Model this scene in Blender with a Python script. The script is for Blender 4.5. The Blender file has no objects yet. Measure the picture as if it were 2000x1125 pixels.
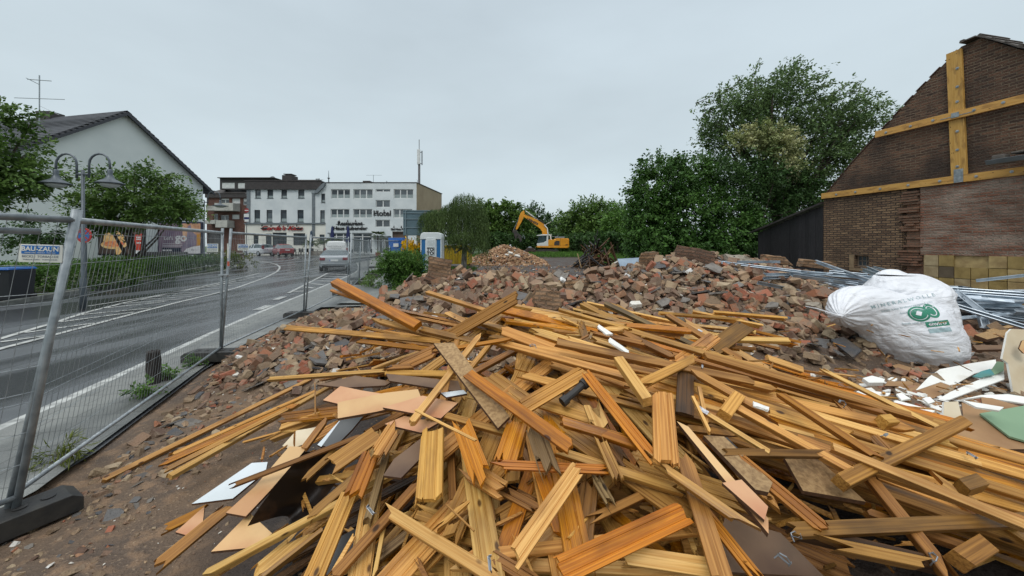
import bpy, bmesh, math, random
from mathutils import Vector, Matrix, noise
R = math.radians
rnd = random.Random(7)
C = bpy.context.scene.collection
SC = bpy.context.scene

# ---------------------------------------------------------------- camera
F = 710.0; CX = 1000.0; HY = 481.0; CH = 1.7      # focal length and horizon row in pixels of the 2000 px photograph; eye height in metres
cam_d = bpy.data.cameras.new('camera'); cam = bpy.data.objects.new('camera', cam_d); C.objects.link(cam)
cam_d.sensor_width = 36; cam_d.lens = 36*F/2000; cam_d.shift_y = (HY-562.5)/2000
cam_d.clip_start = 0.05; cam_d.clip_end = 5000
cam.location = (0, 0, CH); cam.rotation_euler = (R(90), 0, 0)
SC.camera = cam

# ---------------------------------------------------------------- sky and light (overcast)
W = bpy.data.worlds.new("World"); SC.world = W; W.use_nodes = True
nt = W.node_tree; nt.nodes.clear()
def N(t, tree=None, **kw):
    n = (tree or nt).nodes.new(t)
    for k, v in kw.items(): setattr(n, k, v)
    return n
sky = N('ShaderNodeTexSky'); sky.sky_type = 'NISHITA'; sky.sun_disc = False
sky.sun_elevation = R(52); sky.sun_rotation = R(200); sky.air_density = 1.0; sky.dust_density = 3.0
geo = N('ShaderNodeTexCoord'); sep = N('ShaderNodeSeparateXYZ'); nt.links.new(geo.outputs['Generated'], sep.inputs[0])
ramp = N('ShaderNodeValToRGB'); nt.links.new(sep.outputs['Z'], ramp.inputs[0])
el = ramp.color_ramp.elements
el[0].position = 0.0; el[0].color = (6.2, 7.05, 7.35, 1)
el[1].position = 1.0; el[1].color = (17.5, 17.6, 17.8, 1)
e = el.new(0.16); e.color = (5.9, 6.85, 7.3, 1)
e = el.new(0.58); e.color = (5.2, 6.05, 6.65, 1)
e = el.new(0.76); e.color = (10.5, 11.2, 11.8, 1)
mp = N('ShaderNodeMapping'); mp.inputs['Scale'].default_value = (1.0, 1.0, 2.6); mp.inputs['Location'].default_value = (3.1, 1.0, 0.4)
nt.links.new(geo.outputs['Generated'], mp.inputs[0])
nz = N('ShaderNodeTexNoise'); nz.inputs['Scale'].default_value = 1.5; nz.inputs['Detail'].default_value = 6; nz.inputs['Roughness'].default_value = 0.5
nt.links.new(mp.outputs[0], nz.inputs['Vector'])
mr = N('ShaderNodeMapRange'); mr.inputs[1].default_value = 0.3; mr.inputs[2].default_value = 0.72; mr.inputs[3].default_value = 0.9; mr.inputs[4].default_value = 1.09
nt.links.new(nz.outputs[0], mr.inputs[0])
vm = N('ShaderNodeVectorMath', operation='SCALE'); nt.links.new(ramp.outputs[0], vm.inputs[0]); nt.links.new(mr.outputs[0], vm.inputs['Scale'])
mx = N('ShaderNodeMix', data_type='RGBA'); mx.inputs[0].default_value = 0.94
nt.links.new(sky.outputs[0], mx.inputs[6]); nt.links.new(vm.outputs[0], mx.inputs[7])
bg = N('ShaderNodeBackground'); bg.inputs[1].default_value = 0.11; nt.links.new(mx.outputs[2], bg.inputs[0])
wo = N('ShaderNodeOutputWorld'); nt.links.new(bg.outputs[0], wo.inputs[0])
sd = bpy.data.lights.new('sun', 'SUN'); sun = bpy.data.objects.new('sun', sd); C.objects.link(sun)
sd.energy = 1.15; sd.angle = R(24); sd.color = (1, 0.97, 0.93)
sun.rotation_euler = (R(38), 0, R(-20)); sun.location = (0, 0, 60)
SC.view_settings.view_transform = 'Standard'; SC.view_settings.look = 'None'; SC.view_settings.gamma = 1; SC.view_settings.exposure = 0.0
try:
    SC.cycles.max_bounces = 6; SC.cycles.diffuse_bounces = 3; SC.cycles.glossy_bounces = 3; SC.cycles.transparent_max_bounces = 6
    SC.cycles.use_denoising = True
except Exception: pass

# ---------------------------------------------------------------- helpers
def lin(c): return tuple((v/12.92 if v <= .04045 else ((v+.055)/1.055)**2.4) for v in c)
def rgb(r, g, b): return lin((r/255, g/255, b/255))+(1,)
def sm(a, b, t):
    t = max(0, min(1, (t-a)/(b-a))); return t*t*(3-2*t)
def P(px, py, Y): return Vector(((px-CX)/F*Y, Y, CH-(py-HY)/F*Y))
def gz(x, y): return 0.6*sm(20, 56, y)
def G(px, py, dz=0.0):
    Y = CH*F/max(6, (py-HY))
    for _ in range(30): Y = (CH-gz(0, Y)-dz)*F/max(1, (py-HY))
    return Vector(((px-CX)/F*Y, Y, gz(0, Y)+dz))
def tag(o, label=None, cat=None, group=None, kind=None):
    if label: o['label'] = label
    if cat: o['category'] = cat
    if group: o['group'] = group
    if kind: o['kind'] = kind
    return o
def empty(name, loc, rz=0, label=None, cat=None, group=None):
    o = bpy.data.objects.new(name, None); C.objects.link(o); o.location = loc; o.rotation_euler = (0, 0, rz); o.empty_display_size = .2
    return tag(o, label, cat, group)
def copy_tree(o, parent=None):
    c = o.copy(); C.objects.link(c)
    if parent: c.parent = parent
    for ch in list(o.children): copy_tree(ch, c)
    return c
class MB:
    def __init__(s): s.v = []; s.f = []; s.m = []
    def add(s, vs, fs, mi=0, M=None):
        b = len(s.v)
        for v in vs:
            v = Vector(v); s.v.append(M @ v if M else v)
        for f in fs: s.f.append(tuple(b+i for i in f)); s.m.append(mi)
        return s
    def box(s, c, d, M=None, mi=0, top=(1, 1)):
        x, y, z = d[0]/2, d[1]/2, d[2]/2; a, b = top
        vs = [(-x, -y, -z), (x, -y, -z), (x, y, -z), (-x, y, -z), (-x*a, -y*b, z), (x*a, -y*b, z), (x*a, y*b, z), (-x*a, y*b, z)]
        vs = [Vector(v)+Vector(c) for v in vs]
        return s.add(vs, [(0, 3, 2, 1), (4, 5, 6, 7), (0, 1, 5, 4), (1, 2, 6, 5), (2, 3, 7, 6), (3, 0, 4, 7)], mi, M)
    def b2(s, a, b, M=None, mi=0):
        return s.box(((a[0]+b[0])/2, (a[1]+b[1])/2, (a[2]+b[2])/2), (abs(b[0]-a[0]), abs(b[1]-a[1]), abs(b[2]-a[2])), M, mi)
    def tube(s, pts, r, n=8, mi=0, M=None, cap=True):
        pts = [Vector(p) for p in pts]; rs = r if isinstance(r, (list, tuple)) else [r]*len(pts)
        vs = []; fs = []
        up = None
        for i, p in enumerate(pts):
            d = (pts[min(i+1, len(pts)-1)]-pts[max(i-1, 0)]).normalized()
            if up is None: up = Vector((0, 0, 1)) if abs(d.z) < .9 else Vector((1, 0, 0))
            a = d.cross(up).normalized(); b = a.cross(d).normalized(); up = b
            for k in range(n):
                t = 2*math.pi*k/n; vs.append(p+(a*math.cos(t)+b*math.sin(t))*rs[i])
        for i in range(len(pts)-1):
            for k in range(n):
                k2 = (k+1) % n; fs.append((i*n+k, i*n+k2, (i+1)*n+k2, (i+1)*n+k))
        if cap: fs.append(tuple(range(n-1, -1, -1))); fs.append(tuple((len(pts)-1)*n+k for k in range(n)))
        return s.add(vs, fs, mi, M)
    def lathe(s, prof, n=16, mi=0, M=None):
        vs = []; fs = []
        for (r, z) in prof:
            for k in range(n):
                t = 2*math.pi*k/n; vs.append((r*math.cos(t), r*math.sin(t), z))
        for i in range(len(prof)-1):
            for k in range(n):
                k2 = (k+1) % n; fs.append((i*n+k, i*n+k2, (i+1)*n+k2, (i+1)*n+k))
        fs.append(tuple(range(n-1, -1, -1))); fs.append(tuple((len(prof)-1)*n+k for k in range(n)))
        return s.add(vs, fs, mi, M)
    def prism(s, poly, a, b, ax='y', M=None, mi=0):
        def pt(p, h): return (p[0], h, p[1]) if ax == 'y' else ((h, p[0], p[1]) if ax == 'x' else (p[0], p[1], h))
        n = len(poly); vs = [pt(p, a) for p in poly]+[pt(p, b) for p in poly]
        fs = [tuple(range(n)), tuple(range(2*n-1, n-1, -1))]+[(i, i+n, (i+1) % n+n, (i+1) % n) for i in range(n)]
        return s.add(vs, fs, mi, M)
    def build(s, name, mat, parent=None, smooth=False, fix=True, bevel=0):
        me = bpy.data.meshes.new(name); me.from_pydata([tuple(v) for v in s.v], [], s.f)
        for m in (mat if isinstance(mat, (list, tuple)) else [mat]): me.materials.append(m)
        if any(s.m): me.polygons.foreach_set('material_index', s.m)
        if fix and len(s.f) < 20000:
            bm = bmesh.new(); bm.from_mesh(me); bmesh.ops.recalc_face_normals(bm, faces=bm.faces); bm.to_mesh(me); bm.free()
        if smooth: me.polygons.foreach_set('use_smooth', [True]*len(me.polygons))
        o = bpy.data.objects.new(name, me); C.objects.link(o)
        if parent: o.parent = parent
        if bevel:
            bv = o.modifiers.new('b', 'BEVEL'); bv.width = bevel; bv.segments = 2; bv.limit_method = 'ANGLE'
        return o
def frame_M(o, x, z):
    """matrix with origin o, local x along x, local z close to z"""
    x = Vector(x).normalized(); z = Vector(z); y = z.cross(x).normalized(); z = x.cross(y).normalized()
    M = Matrix((x, y, z)).transposed().to_4x4(); M.translation = Vector(o); return M

# ---------------------------------------------------------------- materials
MATS = {}
def newmat(name):
    m = bpy.data.materials.new(name); m.use_nodes = True; t = m.node_tree
    return m, t, t.nodes['Principled BSDF']
def mat(name, c, rough=.6, c2=None, scale=4, detail=6, bump=0, bscale=None, metal=0, spec=.5, stretch=(1, 1, 1), var=0, lo=.35, hi=.65, coat=0, emit=0, alpha=1, trans=0, isl=0):
    """principled material: c mixed with c2 by noise in object space, bump, value variation per object (var) or per island (isl)"""
    if name in MATS: return MATS[name]
    m, t, b = newmat(name); L = t.links
    b.inputs['Roughness'].default_value = rough; b.inputs['Metallic'].default_value = metal
    b.inputs['Specular IOR Level'].default_value = spec; b.inputs['Coat Weight'].default_value = coat
    b.inputs['Coat Roughness'].default_value = .08
    if trans: b.inputs['Transmission Weight'].default_value = trans
    tc = N('ShaderNodeTexCoord', t); mpn = N('ShaderNodeMapping', t); mpn.inputs['Scale'].default_value = stretch
    L.new(tc.outputs['Object'], mpn.inputs[0]); col = None
    if c2 is not None:
        n1 = N('ShaderNodeTexNoise', t); n1.inputs['Scale'].default_value = scale; n1.inputs['Detail'].default_value = detail
        L.new(mpn.outputs[0], n1.inputs['Vector'])
        r = N('ShaderNodeMapRange', t); r.inputs[1].default_value = lo; r.inputs[2].default_value = hi; L.new(n1.outputs[0], r.inputs[0])
        x = N('ShaderNodeMix', t, data_type='RGBA'); x.inputs[6].default_value = c; x.inputs[7].default_value = c2; L.new(r.outputs[0], x.inputs[0]); col = x.outputs[2]
    else:
        x = N('ShaderNodeRGB', t); x.outputs[0].default_value = c; col = x.outputs[0]
    if var or isl:
        h = N('ShaderNodeHueSaturation', t); a = N('ShaderNodeMapRange', t)
        if var: oi = N('ShaderNodeObjectInfo', t); L.new(oi.outputs['Random'], a.inputs[0]); v = var
        else: oi = N('ShaderNodeNewGeometry', t); L.new(oi.outputs['Random Per Island'], a.inputs[0]); v = isl
        a.inputs[3].default_value = 1-v; a.inputs[4].default_value = 1+v
        L.new(a.outputs[0], h.inputs['Value']); L.new(col, h.inputs['Color']); col = h.outputs[0]
    L.new(col, b.inputs['Base Color'])
    if emit:
        L.new(col, b.inputs['Emission Color']); b.inputs['Emission Strength'].default_value = emit
    if bump:
        n2 = N('ShaderNodeTexNoise', t); n2.inputs['Scale'].default_value = bscale or scale*3; n2.inputs['Detail'].default_value = 5
        L.new(mpn.outputs[0], n2.inputs['Vector'])
        bp = N('ShaderNodeBump', t); bp.inputs['Distance'].default_value = bump; L.new(n2.outputs[0], bp.inputs['Height']); L.new(bp.outputs[0], b.inputs['Normal'])
    MATS[name] = m; return m
def wood(name, c, c2, c3, rough=.45, coat=0.0, var=.34, knot=1.0):
    """planed timber: grain along local x, knots, wet darker patches, tone varies per board"""
    m, t, b = newmat(name); L = t.links
    tc = N('ShaderNodeTexCoord', t); oi = N('ShaderNodeObjectInfo', t); gi = N('ShaderNodeNewGeometry', t)
    sc_ = N('ShaderNodeMath', t, operation='MULTIPLY'); sc_.inputs[1].default_value = 61.0; L.new(oi.outputs['Random'], sc_.inputs[0])
    sc2 = N('ShaderNodeMath', t, operation='MULTIPLY'); sc2.inputs[1].default_value = 37.0; L.new(gi.outputs['Random Per Island'], sc2.inputs[0])
    ad0 = N('ShaderNodeMath', t, operation='ADD'); L.new(sc_.outputs[0], ad0.inputs[0]); L.new(sc2.outputs[0], ad0.inputs[1])
    ad = N('ShaderNodeVectorMath', t, operation='ADD'); L.new(tc.outputs['Object'], ad.inputs[0]); L.new(ad0.outputs[0], ad.inputs[1])
    def noi(st, scale, detail=4, dist=0):
        q = N('ShaderNodeMapping', t); q.inputs['Scale'].default_value = st; L.new(ad.outputs[0], q.inputs[0])
        n = N('ShaderNodeTexNoise', t); n.inputs['Scale'].default_value = scale; n.inputs['Detail'].default_value = detail; n.inputs['Distortion'].default_value = dist
        L.new(q.outputs[0], n.inputs['Vector']); return n.outputs[0]
    def rng(x, a, b_, c_=0, d=1):
        r = N('ShaderNodeMapRange', t); r.inputs[1].default_value = a; r.inputs[2].default_value = b_; r.inputs[3].default_value = c_; r.inputs[4].default_value = d
        L.new(x, r.inputs[0]); return r.outputs[0]
    def mixc(f, a, b_, k=None):
        x = N('ShaderNodeMix', t, data_type='RGBA')
        if k: x.blend_type = k
        L.new(f, x.inputs[0])
        for i, v in ((6, a), (7, b_)):
            if hasattr(v, 'links'): L.new(v, x.inputs[i])
            else: x.inputs[i].default_value = v
        return x.outputs[2]
    grain = noi((.55, 40, 40), 3.0, 5, .8)
    col = mixc(rng(grain, .38, .62), c, c2)
    fine = noi((1.5, 130, 130), 3.0, 2)
    col = mixc(rng(fine, .56, .72, 0, .42), col, c3)
    blot = noi((1.6, 5, 5), 1.6, 3)
    col = mixc(rng(blot, .53, .66, 0, .55), col, c3)
    q = N('ShaderNodeMapping', t); q.inputs['Scale'].default_value = (3.6, 7.5, 7.5); L.new(ad.outputs[0], q.inputs[0])
    vo = N('ShaderNodeTexVoronoi', t); vo.inputs['Scale'].default_value = 1.5; L.new(q.outputs[0], vo.inputs['Vector'])
    col = mixc(rng(vo.outputs['Distance'], .07, .12, .9*knot, 0), col, (c3[0]*.28, c3[1]*.22, c3[2]*.22, 1))
    h = N('ShaderNodeHueSaturation', t); L.new(col, h.inputs['Color'])
    rr = N('ShaderNodeMath', t, operation='FRACT'); L.new(ad0.outputs[0], rr.inputs[0])
    L.new(rng(rr.outputs[0], 0, 1, 1-var, 1+var*.75), h.inputs['Value'])
    r2 = N('ShaderNodeMath', t, operation='MULTIPLY'); r2.inputs[1].default_value = 7.3; L.new(ad0.outputs[0], r2.inputs[0])
    r3 = N('ShaderNodeMath', t, operation='FRACT'); L.new(r2.outputs[0], r3.inputs[0]); L.new(rng(r3.outputs[0], 0, 1, .495, .508), h.inputs['Hue'])
    L.new(h.outputs[0], b.inputs['Base Color'])
    L.new(rng(blot, .4, .6, rough+.15, rough-.12), b.inputs['Roughness'])
    b.inputs['Coat Weight'].default_value = coat; b.inputs['Coat Roughness'].default_value = .15; b.inputs['Specular IOR Level'].default_value = .28
    bp = N('ShaderNodeBump', t); bp.inputs['Distance'].default_value = .0018; bp.inputs['Strength'].default_value = .8
    L.new(grain, bp.inputs['Height']); L.new(bp.outputs[0], b.inputs['Normal'])
    return m
WOOD = {
 'pale': wood('raw_spruce', rgb(196, 146, 76), rgb(160, 110, 48), rgb(98, 62, 26), .4),
 'straw': wood('planed_lath', rgb(214, 170, 102), rgb(186, 136, 70), rgb(128, 86, 40), .42, var=.18),
 'orange': wood('varnished_pine', rgb(188, 120, 28), rgb(154, 90, 14), rgb(86, 46, 6), .34, .06),
 'pink': wood('reddish_pine', rgb(192, 140, 72), rgb(156, 106, 46), rgb(96, 60, 26), .42, .0),
 'brown': wood('weathered_timber', rgb(154, 108, 52), rgb(118, 78, 34), rgb(64, 42, 18), .5),
 'dark': wood('dark_old_timber', rgb(92, 62, 34), rgb(66, 44, 24), rgb(34, 24, 14), .5),
 'grey': wood('greyed_timber', rgb(142, 116, 78), rgb(108, 84, 52), rgb(60, 46, 28), .55),
}
def sheet_mat(name, c, c2, rough=.5, wet=None):
    return mat(name, c, rough, c2, scale=2.2, detail=5, bump=.0006, bscale=60, var=.06, lo=.45, hi=.6)
BOARD = {
 'hard': sheet_mat('hardboard_tan', rgb(206, 168, 116), rgb(190, 142, 96), .4),
 'hardpink': sheet_mat('hardboard_pink', rgb(202, 154, 112), rgb(186, 128, 90), .4),
 'chip': mat('chipboard', rgb(168, 136, 92), .65, rgb(132, 102, 64), scale=70, detail=4, bump=.001, var=.12),
 'brownb': sheet_mat('brown_board', rgb(112, 86, 62), rgb(84, 60, 42), .5),
 'melamine': mat('white_melamine', rgb(214, 222, 226), .25, rgb(196, 204, 206), scale=2, var=.04),
 'plaster': mat('plasterboard_white', rgb(226, 226, 220), .7, rgb(196, 190, 176), scale=3, var=.05, bump=.001, lo=.5, hi=.75),
 'cream': mat('plasterboard_cream', rgb(214, 202, 176), .7, rgb(196, 178, 146), scale=3, var=.05, bump=.001),
 'kraft': mat('plasterboard_paper_back', rgb(158, 124, 86), .75, rgb(132, 98, 64), scale=3, var=.08, bump=.001),
 'green': mat('green_board', rgb(126, 154, 122), .6, rgb(110, 140, 110), scale=2, var=.05),
 'teal': mat('teal_board', rgb(64, 132, 136), .6, rgb(84, 120, 104), scale=3),
 'greyb': mat('grey_door_panel', rgb(96, 98, 98), .4, rgb(72, 74, 74), scale=2),
 'core': mat('board_core_brown', rgb(96, 66, 42), .8, rgb(72, 48, 30), scale=60),
}
STEEL = mat('galvanised_steel', rgb(160, 167, 170), .42, rgb(124, 132, 136), scale=14, metal=.4, var=.08, bump=.0004, bscale=200)
STUD = mat('galvanised_profile', rgb(196, 206, 214), .34, rgb(150, 162, 172), scale=5, metal=.6, var=.22)
BLACK = mat('black_rubber', rgb(38, 38, 38), .55, rgb(54, 52, 48), scale=12, bump=.002)
GLASS = mat('window_glass', rgb(46, 54, 60), .06, rgb(92, 100, 104), scale=.35, detail=2, spec=.8, var=.3)
WHITE = mat('white_frame', rgb(214, 216, 214), .45, rgb(196, 198, 196), scale=3)
# ---------------------------------------------------------------- terrain shapes
FEN = [(-4.9, -1.6), (-3.07, 2.2), (-4.37, 5.45), (-4.92, 8.65), (-5.7, 12.7), (-6.85, 16.3), (-8.6, 21.8), (-9.6, 27), (-10.2, 33)]
def fen_x(y):
    for (x0, y0), (x1, y1) in zip(FEN, FEN[1:]):
        if y < y1 or (x1, y1) == FEN[-1]: return x0+(x1-x0)*(y-y0)/(y1-y0)
def interp(pts, x):
    if x <= pts[0][0]: return pts[0][1]
    for (a, b), (c, d) in zip(pts, pts[1:]):
        if x <= c: return b+(d-b)*(x-a)/(c-a)
    return pts[-1][1]
# timber heap: a cone-like mound
HC = (0.35, 3.05)
def heap(x, y):
    dx, dy = x-HC[0], y-HC[1]
    r = math.sqrt((dx/(3.0 if dx < 0 else 4.9))**2+(dy/(3.1 if dy < 0 else 1.7))**2)
    return 1.16*(1-max(r, .06)**.85)/(1-.06**.85) if r < 1 else -.5*(r-1)
# brick rubble: a long ridge behind the timber
RC = [(-5.2, .0), (-4.2, .08), (-3.2, .3), (-2.4, .8), (-1.7, 1.08), (-.6, 1.1), (.4, 1.02), (1.4, 1.0), (2.4, 1.1), (3.4, 1.26), (4.6, 1.34), (5.6, 1.3), (6.6, 1.14), (7.4, .85), (8.4, .5), (9.5, .2), (11, 0)]
RY = [(-5, 7.0), (-2.4, 8.3), (0, 8.2), (3, 8.8), (6, 9.2), (9, 9.0)]
def ridge(x, y):
    h = interp(RC, x); yc = interp(RY, x)
    d = y-yc
    if d > 0: f = max(0, 1-(d/2.2)**1.5)
    else: f = max(0, 1-(-d/interp([(-4, 2.6), (-2, 3.4), (1, 4.5), (4, 4.3), (7, 4.0)], x))**1.05)
    return h*f
def rubble_low(x, y):
    "low apron of bricks between the fence and the timber heap"
    return .2*sm(-.1, .6, x-fen_x(y))*sm(3.7, 5.0, y)*(1-sm(-2.2, 2, x))*(1-sm(8.2, 9.6, y))
def bumps(x, y):
    return .035*noise.noise((x*1.3, y*1.3, 0))+.02*noise.noise((x*4, y*4, 3))+.009*noise.noise((x*13, y*13, 5))
def site(x, y): return sm(-.25, .25, x-fen_x(y))*(1 if y < 17 else sm(26, 17, y)+.35*sm(17, 26, y))
def ground_h(x, y):
    s = site(x, y)
    if s <= 0: return gz(x, y)-.035
    z = bumps(x, y)+.13*min(1, ridge(x, y)*2)*noise.noise((x*1.1, y*1.1, 7))+.08*min(1, ridge(x, y)*2)*noise.noise((x*2.7, y*2.7, 8))
    z += max(0, .38*heap(x, y)-.1) + max(ridge(x, y)-.05, rubble_low(x, y)-.03)
    z += .10*sm(2.5, 5, x)*(1-sm(9, 14, y))
    if y > 14: z += .10*noise.noise((x*.5, y*.35, 9))*sm(14, 20, y)*(1-sm(60, 80, y))
    return gz(x, y)-.035+s*(z+.035)
def surf(x, y):
    return max(heap(x, y), ground_h(x, y)) if y < 8 else ground_h(x, y)
def H(px, py, lift=0.0, y0=.75, y1=9.9):
    "point of the heap or ground that is seen at a place of the photograph, raised by lift"
    y = y0; u = (px-CX)/F; w = -(py-HY)/F
    while y < y1:
        if CH+w*y <= surf(u*y, y)+lift:
            return Vector((u*y, y, CH+w*y))
        y += .02
    return Vector((u*y, y, CH+w*y))

# ---------------------------------------------------------------- ground sheet
def axis(lo, hi, step, outer, g=1.28):
    a = [lo]
    while a[-1] < hi: a.append(a[-1]+step)
    s = step
    while a[-1] < outer: s = min(s*g, 400); a.append(a[-1]+s)
    s = step; b = []; v = lo
    while v > -outer: s = min(s*g, 400); v -= s; b.append(v)
    return b[::-1]+a
xs = axis(-7.0, 11.5, .085, 1800); ys = axis(.3, 13, .085, 1800)
def grid_obj(name, xs, ys, zf, mats, parent=None, mf=None):
    nx = len(xs); vs = [(x, y, zf(x, y)) for y in ys for x in xs]
    fs = [(j*nx+i, j*nx+i+1, (j+1)*nx+i+1, (j+1)*nx+i) for j in range(len(ys)-1) for i in range(nx-1)]
    me = bpy.data.meshes.new(name); me.from_pydata(vs, [], fs)
    for m in mats: me.materials.append(m)
    me.polygons.foreach_set('use_smooth', [True]*len(fs))
    o = bpy.data.objects.new(name, me); C.objects.link(o)
    return o
def soil_mat():
    m, t, b = newmat('wet_soil'); L = t.links
    g = N('ShaderNodeNewGeometry', t); at = N('ShaderNodeVertexColor', t); at.layer_name = 'mask'
    sp = N('ShaderNodeSeparateColor', t); L.new(at.outputs[0], sp.inputs[0])
    def noi(s, d=6):
        n = N('ShaderNodeTexNoise', t); n.inputs['Scale'].default_value = s; n.inputs['Detail'].default_value = d; L.new(g.outputs['Position'], n.inputs['Vector']); return n.outputs[0]
    def rng(x, a, b_, c_=0, d=1):
        r = N('ShaderNodeMapRange', t); r.inputs[1].default_value = a; r.inputs[2].default_value = b_; r.inputs[3].default_value = c_; r.inputs[4].default_value = d; L.new(x, r.inputs[0]); return r.outputs[0]
    def mix(f, a, b_):
        x = N('ShaderNodeMix', t, data_type='RGBA'); L.new(f, x.inputs[0])
        for i, v in ((6, a), (7, b_)):
            if hasattr(v, 'links'): L.new(v, x.inputs[i])
            else: x.inputs[i].default_value = v
        return x.outputs[2]
    n1 = noi(1.1); n2 = noi(9); n3 = noi(55, 3)
    dirt = mix(rng(n1, .4, .6), rgb(112, 92, 72), rgb(76, 62, 50))
    dirt = mix(rng(n2, .5, .68, 0, .75), dirt, rgb(138, 110, 82))
    dirt = mix(rng(n3, .6, .72, 0, .7), dirt, rgb(158, 136, 110))
    red = mix(rng(n2, .4, .6), rgb(96, 76, 58), rgb(60, 48, 38))
    mud_and_shade = mix(rng(n1, .4, .6), rgb(66, 54, 46), rgb(44, 36, 31))
    mud_and_shade = mix(rng(n2, .5, .65, 0, .6), mud_and_shade, rgb(92, 76, 62))
    gr = mix(rng(noi(.6), .4, .6), rgb(72, 98, 40), rgb(48, 72, 30))
    c = mix(sp.outputs[0], dirt, red); c = mix(sp.outputs[1], c, mud_and_shade); c = mix(sp.outputs[2], c, gr)
    L.new(c, b.inputs['Base Color']); L.new(rng(n1, .42, .6, .85, .5), b.inputs['Roughness'])
    bp = N('ShaderNodeBump', t); bp.inputs['Distance'].default_value = .03
    ad = N('ShaderNodeMath', t, operation='ADD'); L.new(n2, ad.inputs[0]); L.new(rng(n3, 0, 1, 0, .5), ad.inputs[1]); L.new(ad.outputs[0], bp.inputs['Height']); L.new(bp.outputs[0], b.inputs['Normal'])
    return m
gr_o = grid_obj('ground', xs, ys, ground_h, [soil_mat()]); tag(gr_o, kind='structure')
me = gr_o.data; ca = me.color_attributes.new('mask', 'FLOAT_COLOR', 'POINT'); buf = []
for v in me.vertices:
    x, y, z = v.co
    red = min(1, max(ridge(x, y)*3, rubble_low(x, y)*5))
    mud_and_shade = max(sm(11, 14, y)*(1-sm(44, 54, y))*sm(-7, -4, x+.1*y), sm(.12, .35, heap(x, y)))  # far mud; under the heap, wet soil with the gaps' shade painted in
    grs = max(sm(46, 52, y), sm(-11, -13, x+.15*y), sm(9, 13, x-y*.1)*sm(18, 24, y)*.9)
    buf += [red, mud_and_shade, grs, 1]
ca.data.foreach_set('color', buf)

# ---------------------------------------------------------------- road, pavement, kerbs, markings
def road_material(name, a, b_, r0, r1, tile=False):
    m, t, b = newmat(name); L = t.links
    g = N('ShaderNodeNewGeometry', t)
    def noi(s, d=5, st=(1, 1, 1), rot=0):
        q = N('ShaderNodeMapping', t); q.inputs['Scale'].default_value = st; q.inputs['Rotation'].default_value = (0, 0, rot); L.new(g.outputs['Position'], q.inputs[0])
        n = N('ShaderNodeTexNoise', t); n.inputs['Scale'].default_value = s; n.inputs['Detail'].default_value = d; L.new(q.outputs[0], n.inputs['Vector']); return n.outputs[0]
    def rng(x, a, b2, c_=0, d=1):
        r = N('ShaderNodeMapRange', t); r.inputs[1].default_value = a; r.inputs[2].default_value = b2; r.inputs[3].default_value = c_; r.inputs[4].default_value = d; L.new(x, r.inputs[0]); return r.outputs[0]
    wet = noi(.55, 6, (1.6, .22, 1), R(-13)); fine = noi(90, 3); med = noi(5, 5)
    x = N('ShaderNodeMix', t, data_type='RGBA'); x.inputs[6].default_value = a; x.inputs[7].default_value = b_; L.new(rng(wet, .44, .58), x.inputs[0])
    y = N('ShaderNodeMix', t, data_type='RGBA'); y.blend_type = 'MULTIPLY'; y.inputs[0].default_value = 1; L.new(x.outputs[2], y.inputs[6])
    cc = N('ShaderNodeCombineColor', t)
    v = N('ShaderNodeMath', t, operation='ADD'); L.new(rng(fine, .3, .7, .35, .75), v.inputs[0]); L.new(rng(med, .3, .7, .35, .55), v.inputs[1])
    for i in range(3): L.new(v.outputs[0], cc.inputs[i])
    L.new(cc.outputs[0], y.inputs[7]); col = y.outputs[2]
    if tile:
        q = N('ShaderNodeMapping', t); q.inputs['Rotation'].default_value = (0, 0, R(-14)); L.new(g.outputs['Position'], q.inputs[0])
        br = N('ShaderNodeTexBrick', t); br.inputs['Scale'].default_value = 1; br.inputs['Brick Width'].default_value = .3; br.inputs['Row Height'].default_value = .3; br.inputs['Mortar Size'].default_value = .006
        br.inputs['Color1'].default_value = (1, 1, 1, 1); br.inputs['Color2'].default_value = (.8, .8, .82, 1); br.inputs['Mortar'].default_value = (.5, .5, .5, 1)
        L.new(q.outputs[0], br.inputs['Vector'])
        z = N('ShaderNodeMix', t, data_type='RGBA'); z.blend_type = 'MULTIPLY'; z.inputs[0].default_value = 1; L.new(col, z.inputs[6]); L.new(br.outputs[0], z.inputs[7]); col = z.outputs[2]
    L.new(col, b.inputs['Base Color']); L.new(rng(wet, .42, .6, r0, r1), b.inputs['Roughness'])
    bp = N('ShaderNodeBump', t); bp.inputs['Distance'].default_value = .004; L.new(fine, bp.inputs['Height']); L.new(bp.outputs[0], b.inputs['Normal'])
    return m
ASPH = road_material('wet_asphalt', rgb(92, 95, 98), rgb(50, 51, 53), .32, .1)
PAVE = road_material('wet_pavement', rgb(126, 128, 124), rgb(96, 98, 96), .5, .28, True)
PAINT = mat('road_paint', rgb(188, 190, 186), .45, rgb(120, 122, 120), scale=7, lo=.42, hi=.7, bump=.0005)
KERB = mat('kerb_stone', rgb(128, 130, 126), .5, rgb(92, 94, 90), scale=5, bump=.002)
def resample(pts, step):
    out = [pts[0]]
    for a, b in zip(pts, pts[1:]):
        n = max(1, int((b-a).length/step))
        for i in range(1, n+1): out.append(a.lerp(b, i/n))
    return out
def smooth_pl(p, it=2):
    p = [Vector(q) for q in p]
    for _ in range(it):
        q = [p[0]]
        for a, b in zip(p, p[1:]): q += [a.lerp(b, .25), a.lerp(b, .75)]
        p = q+[p[-1]]
    return p
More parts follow.
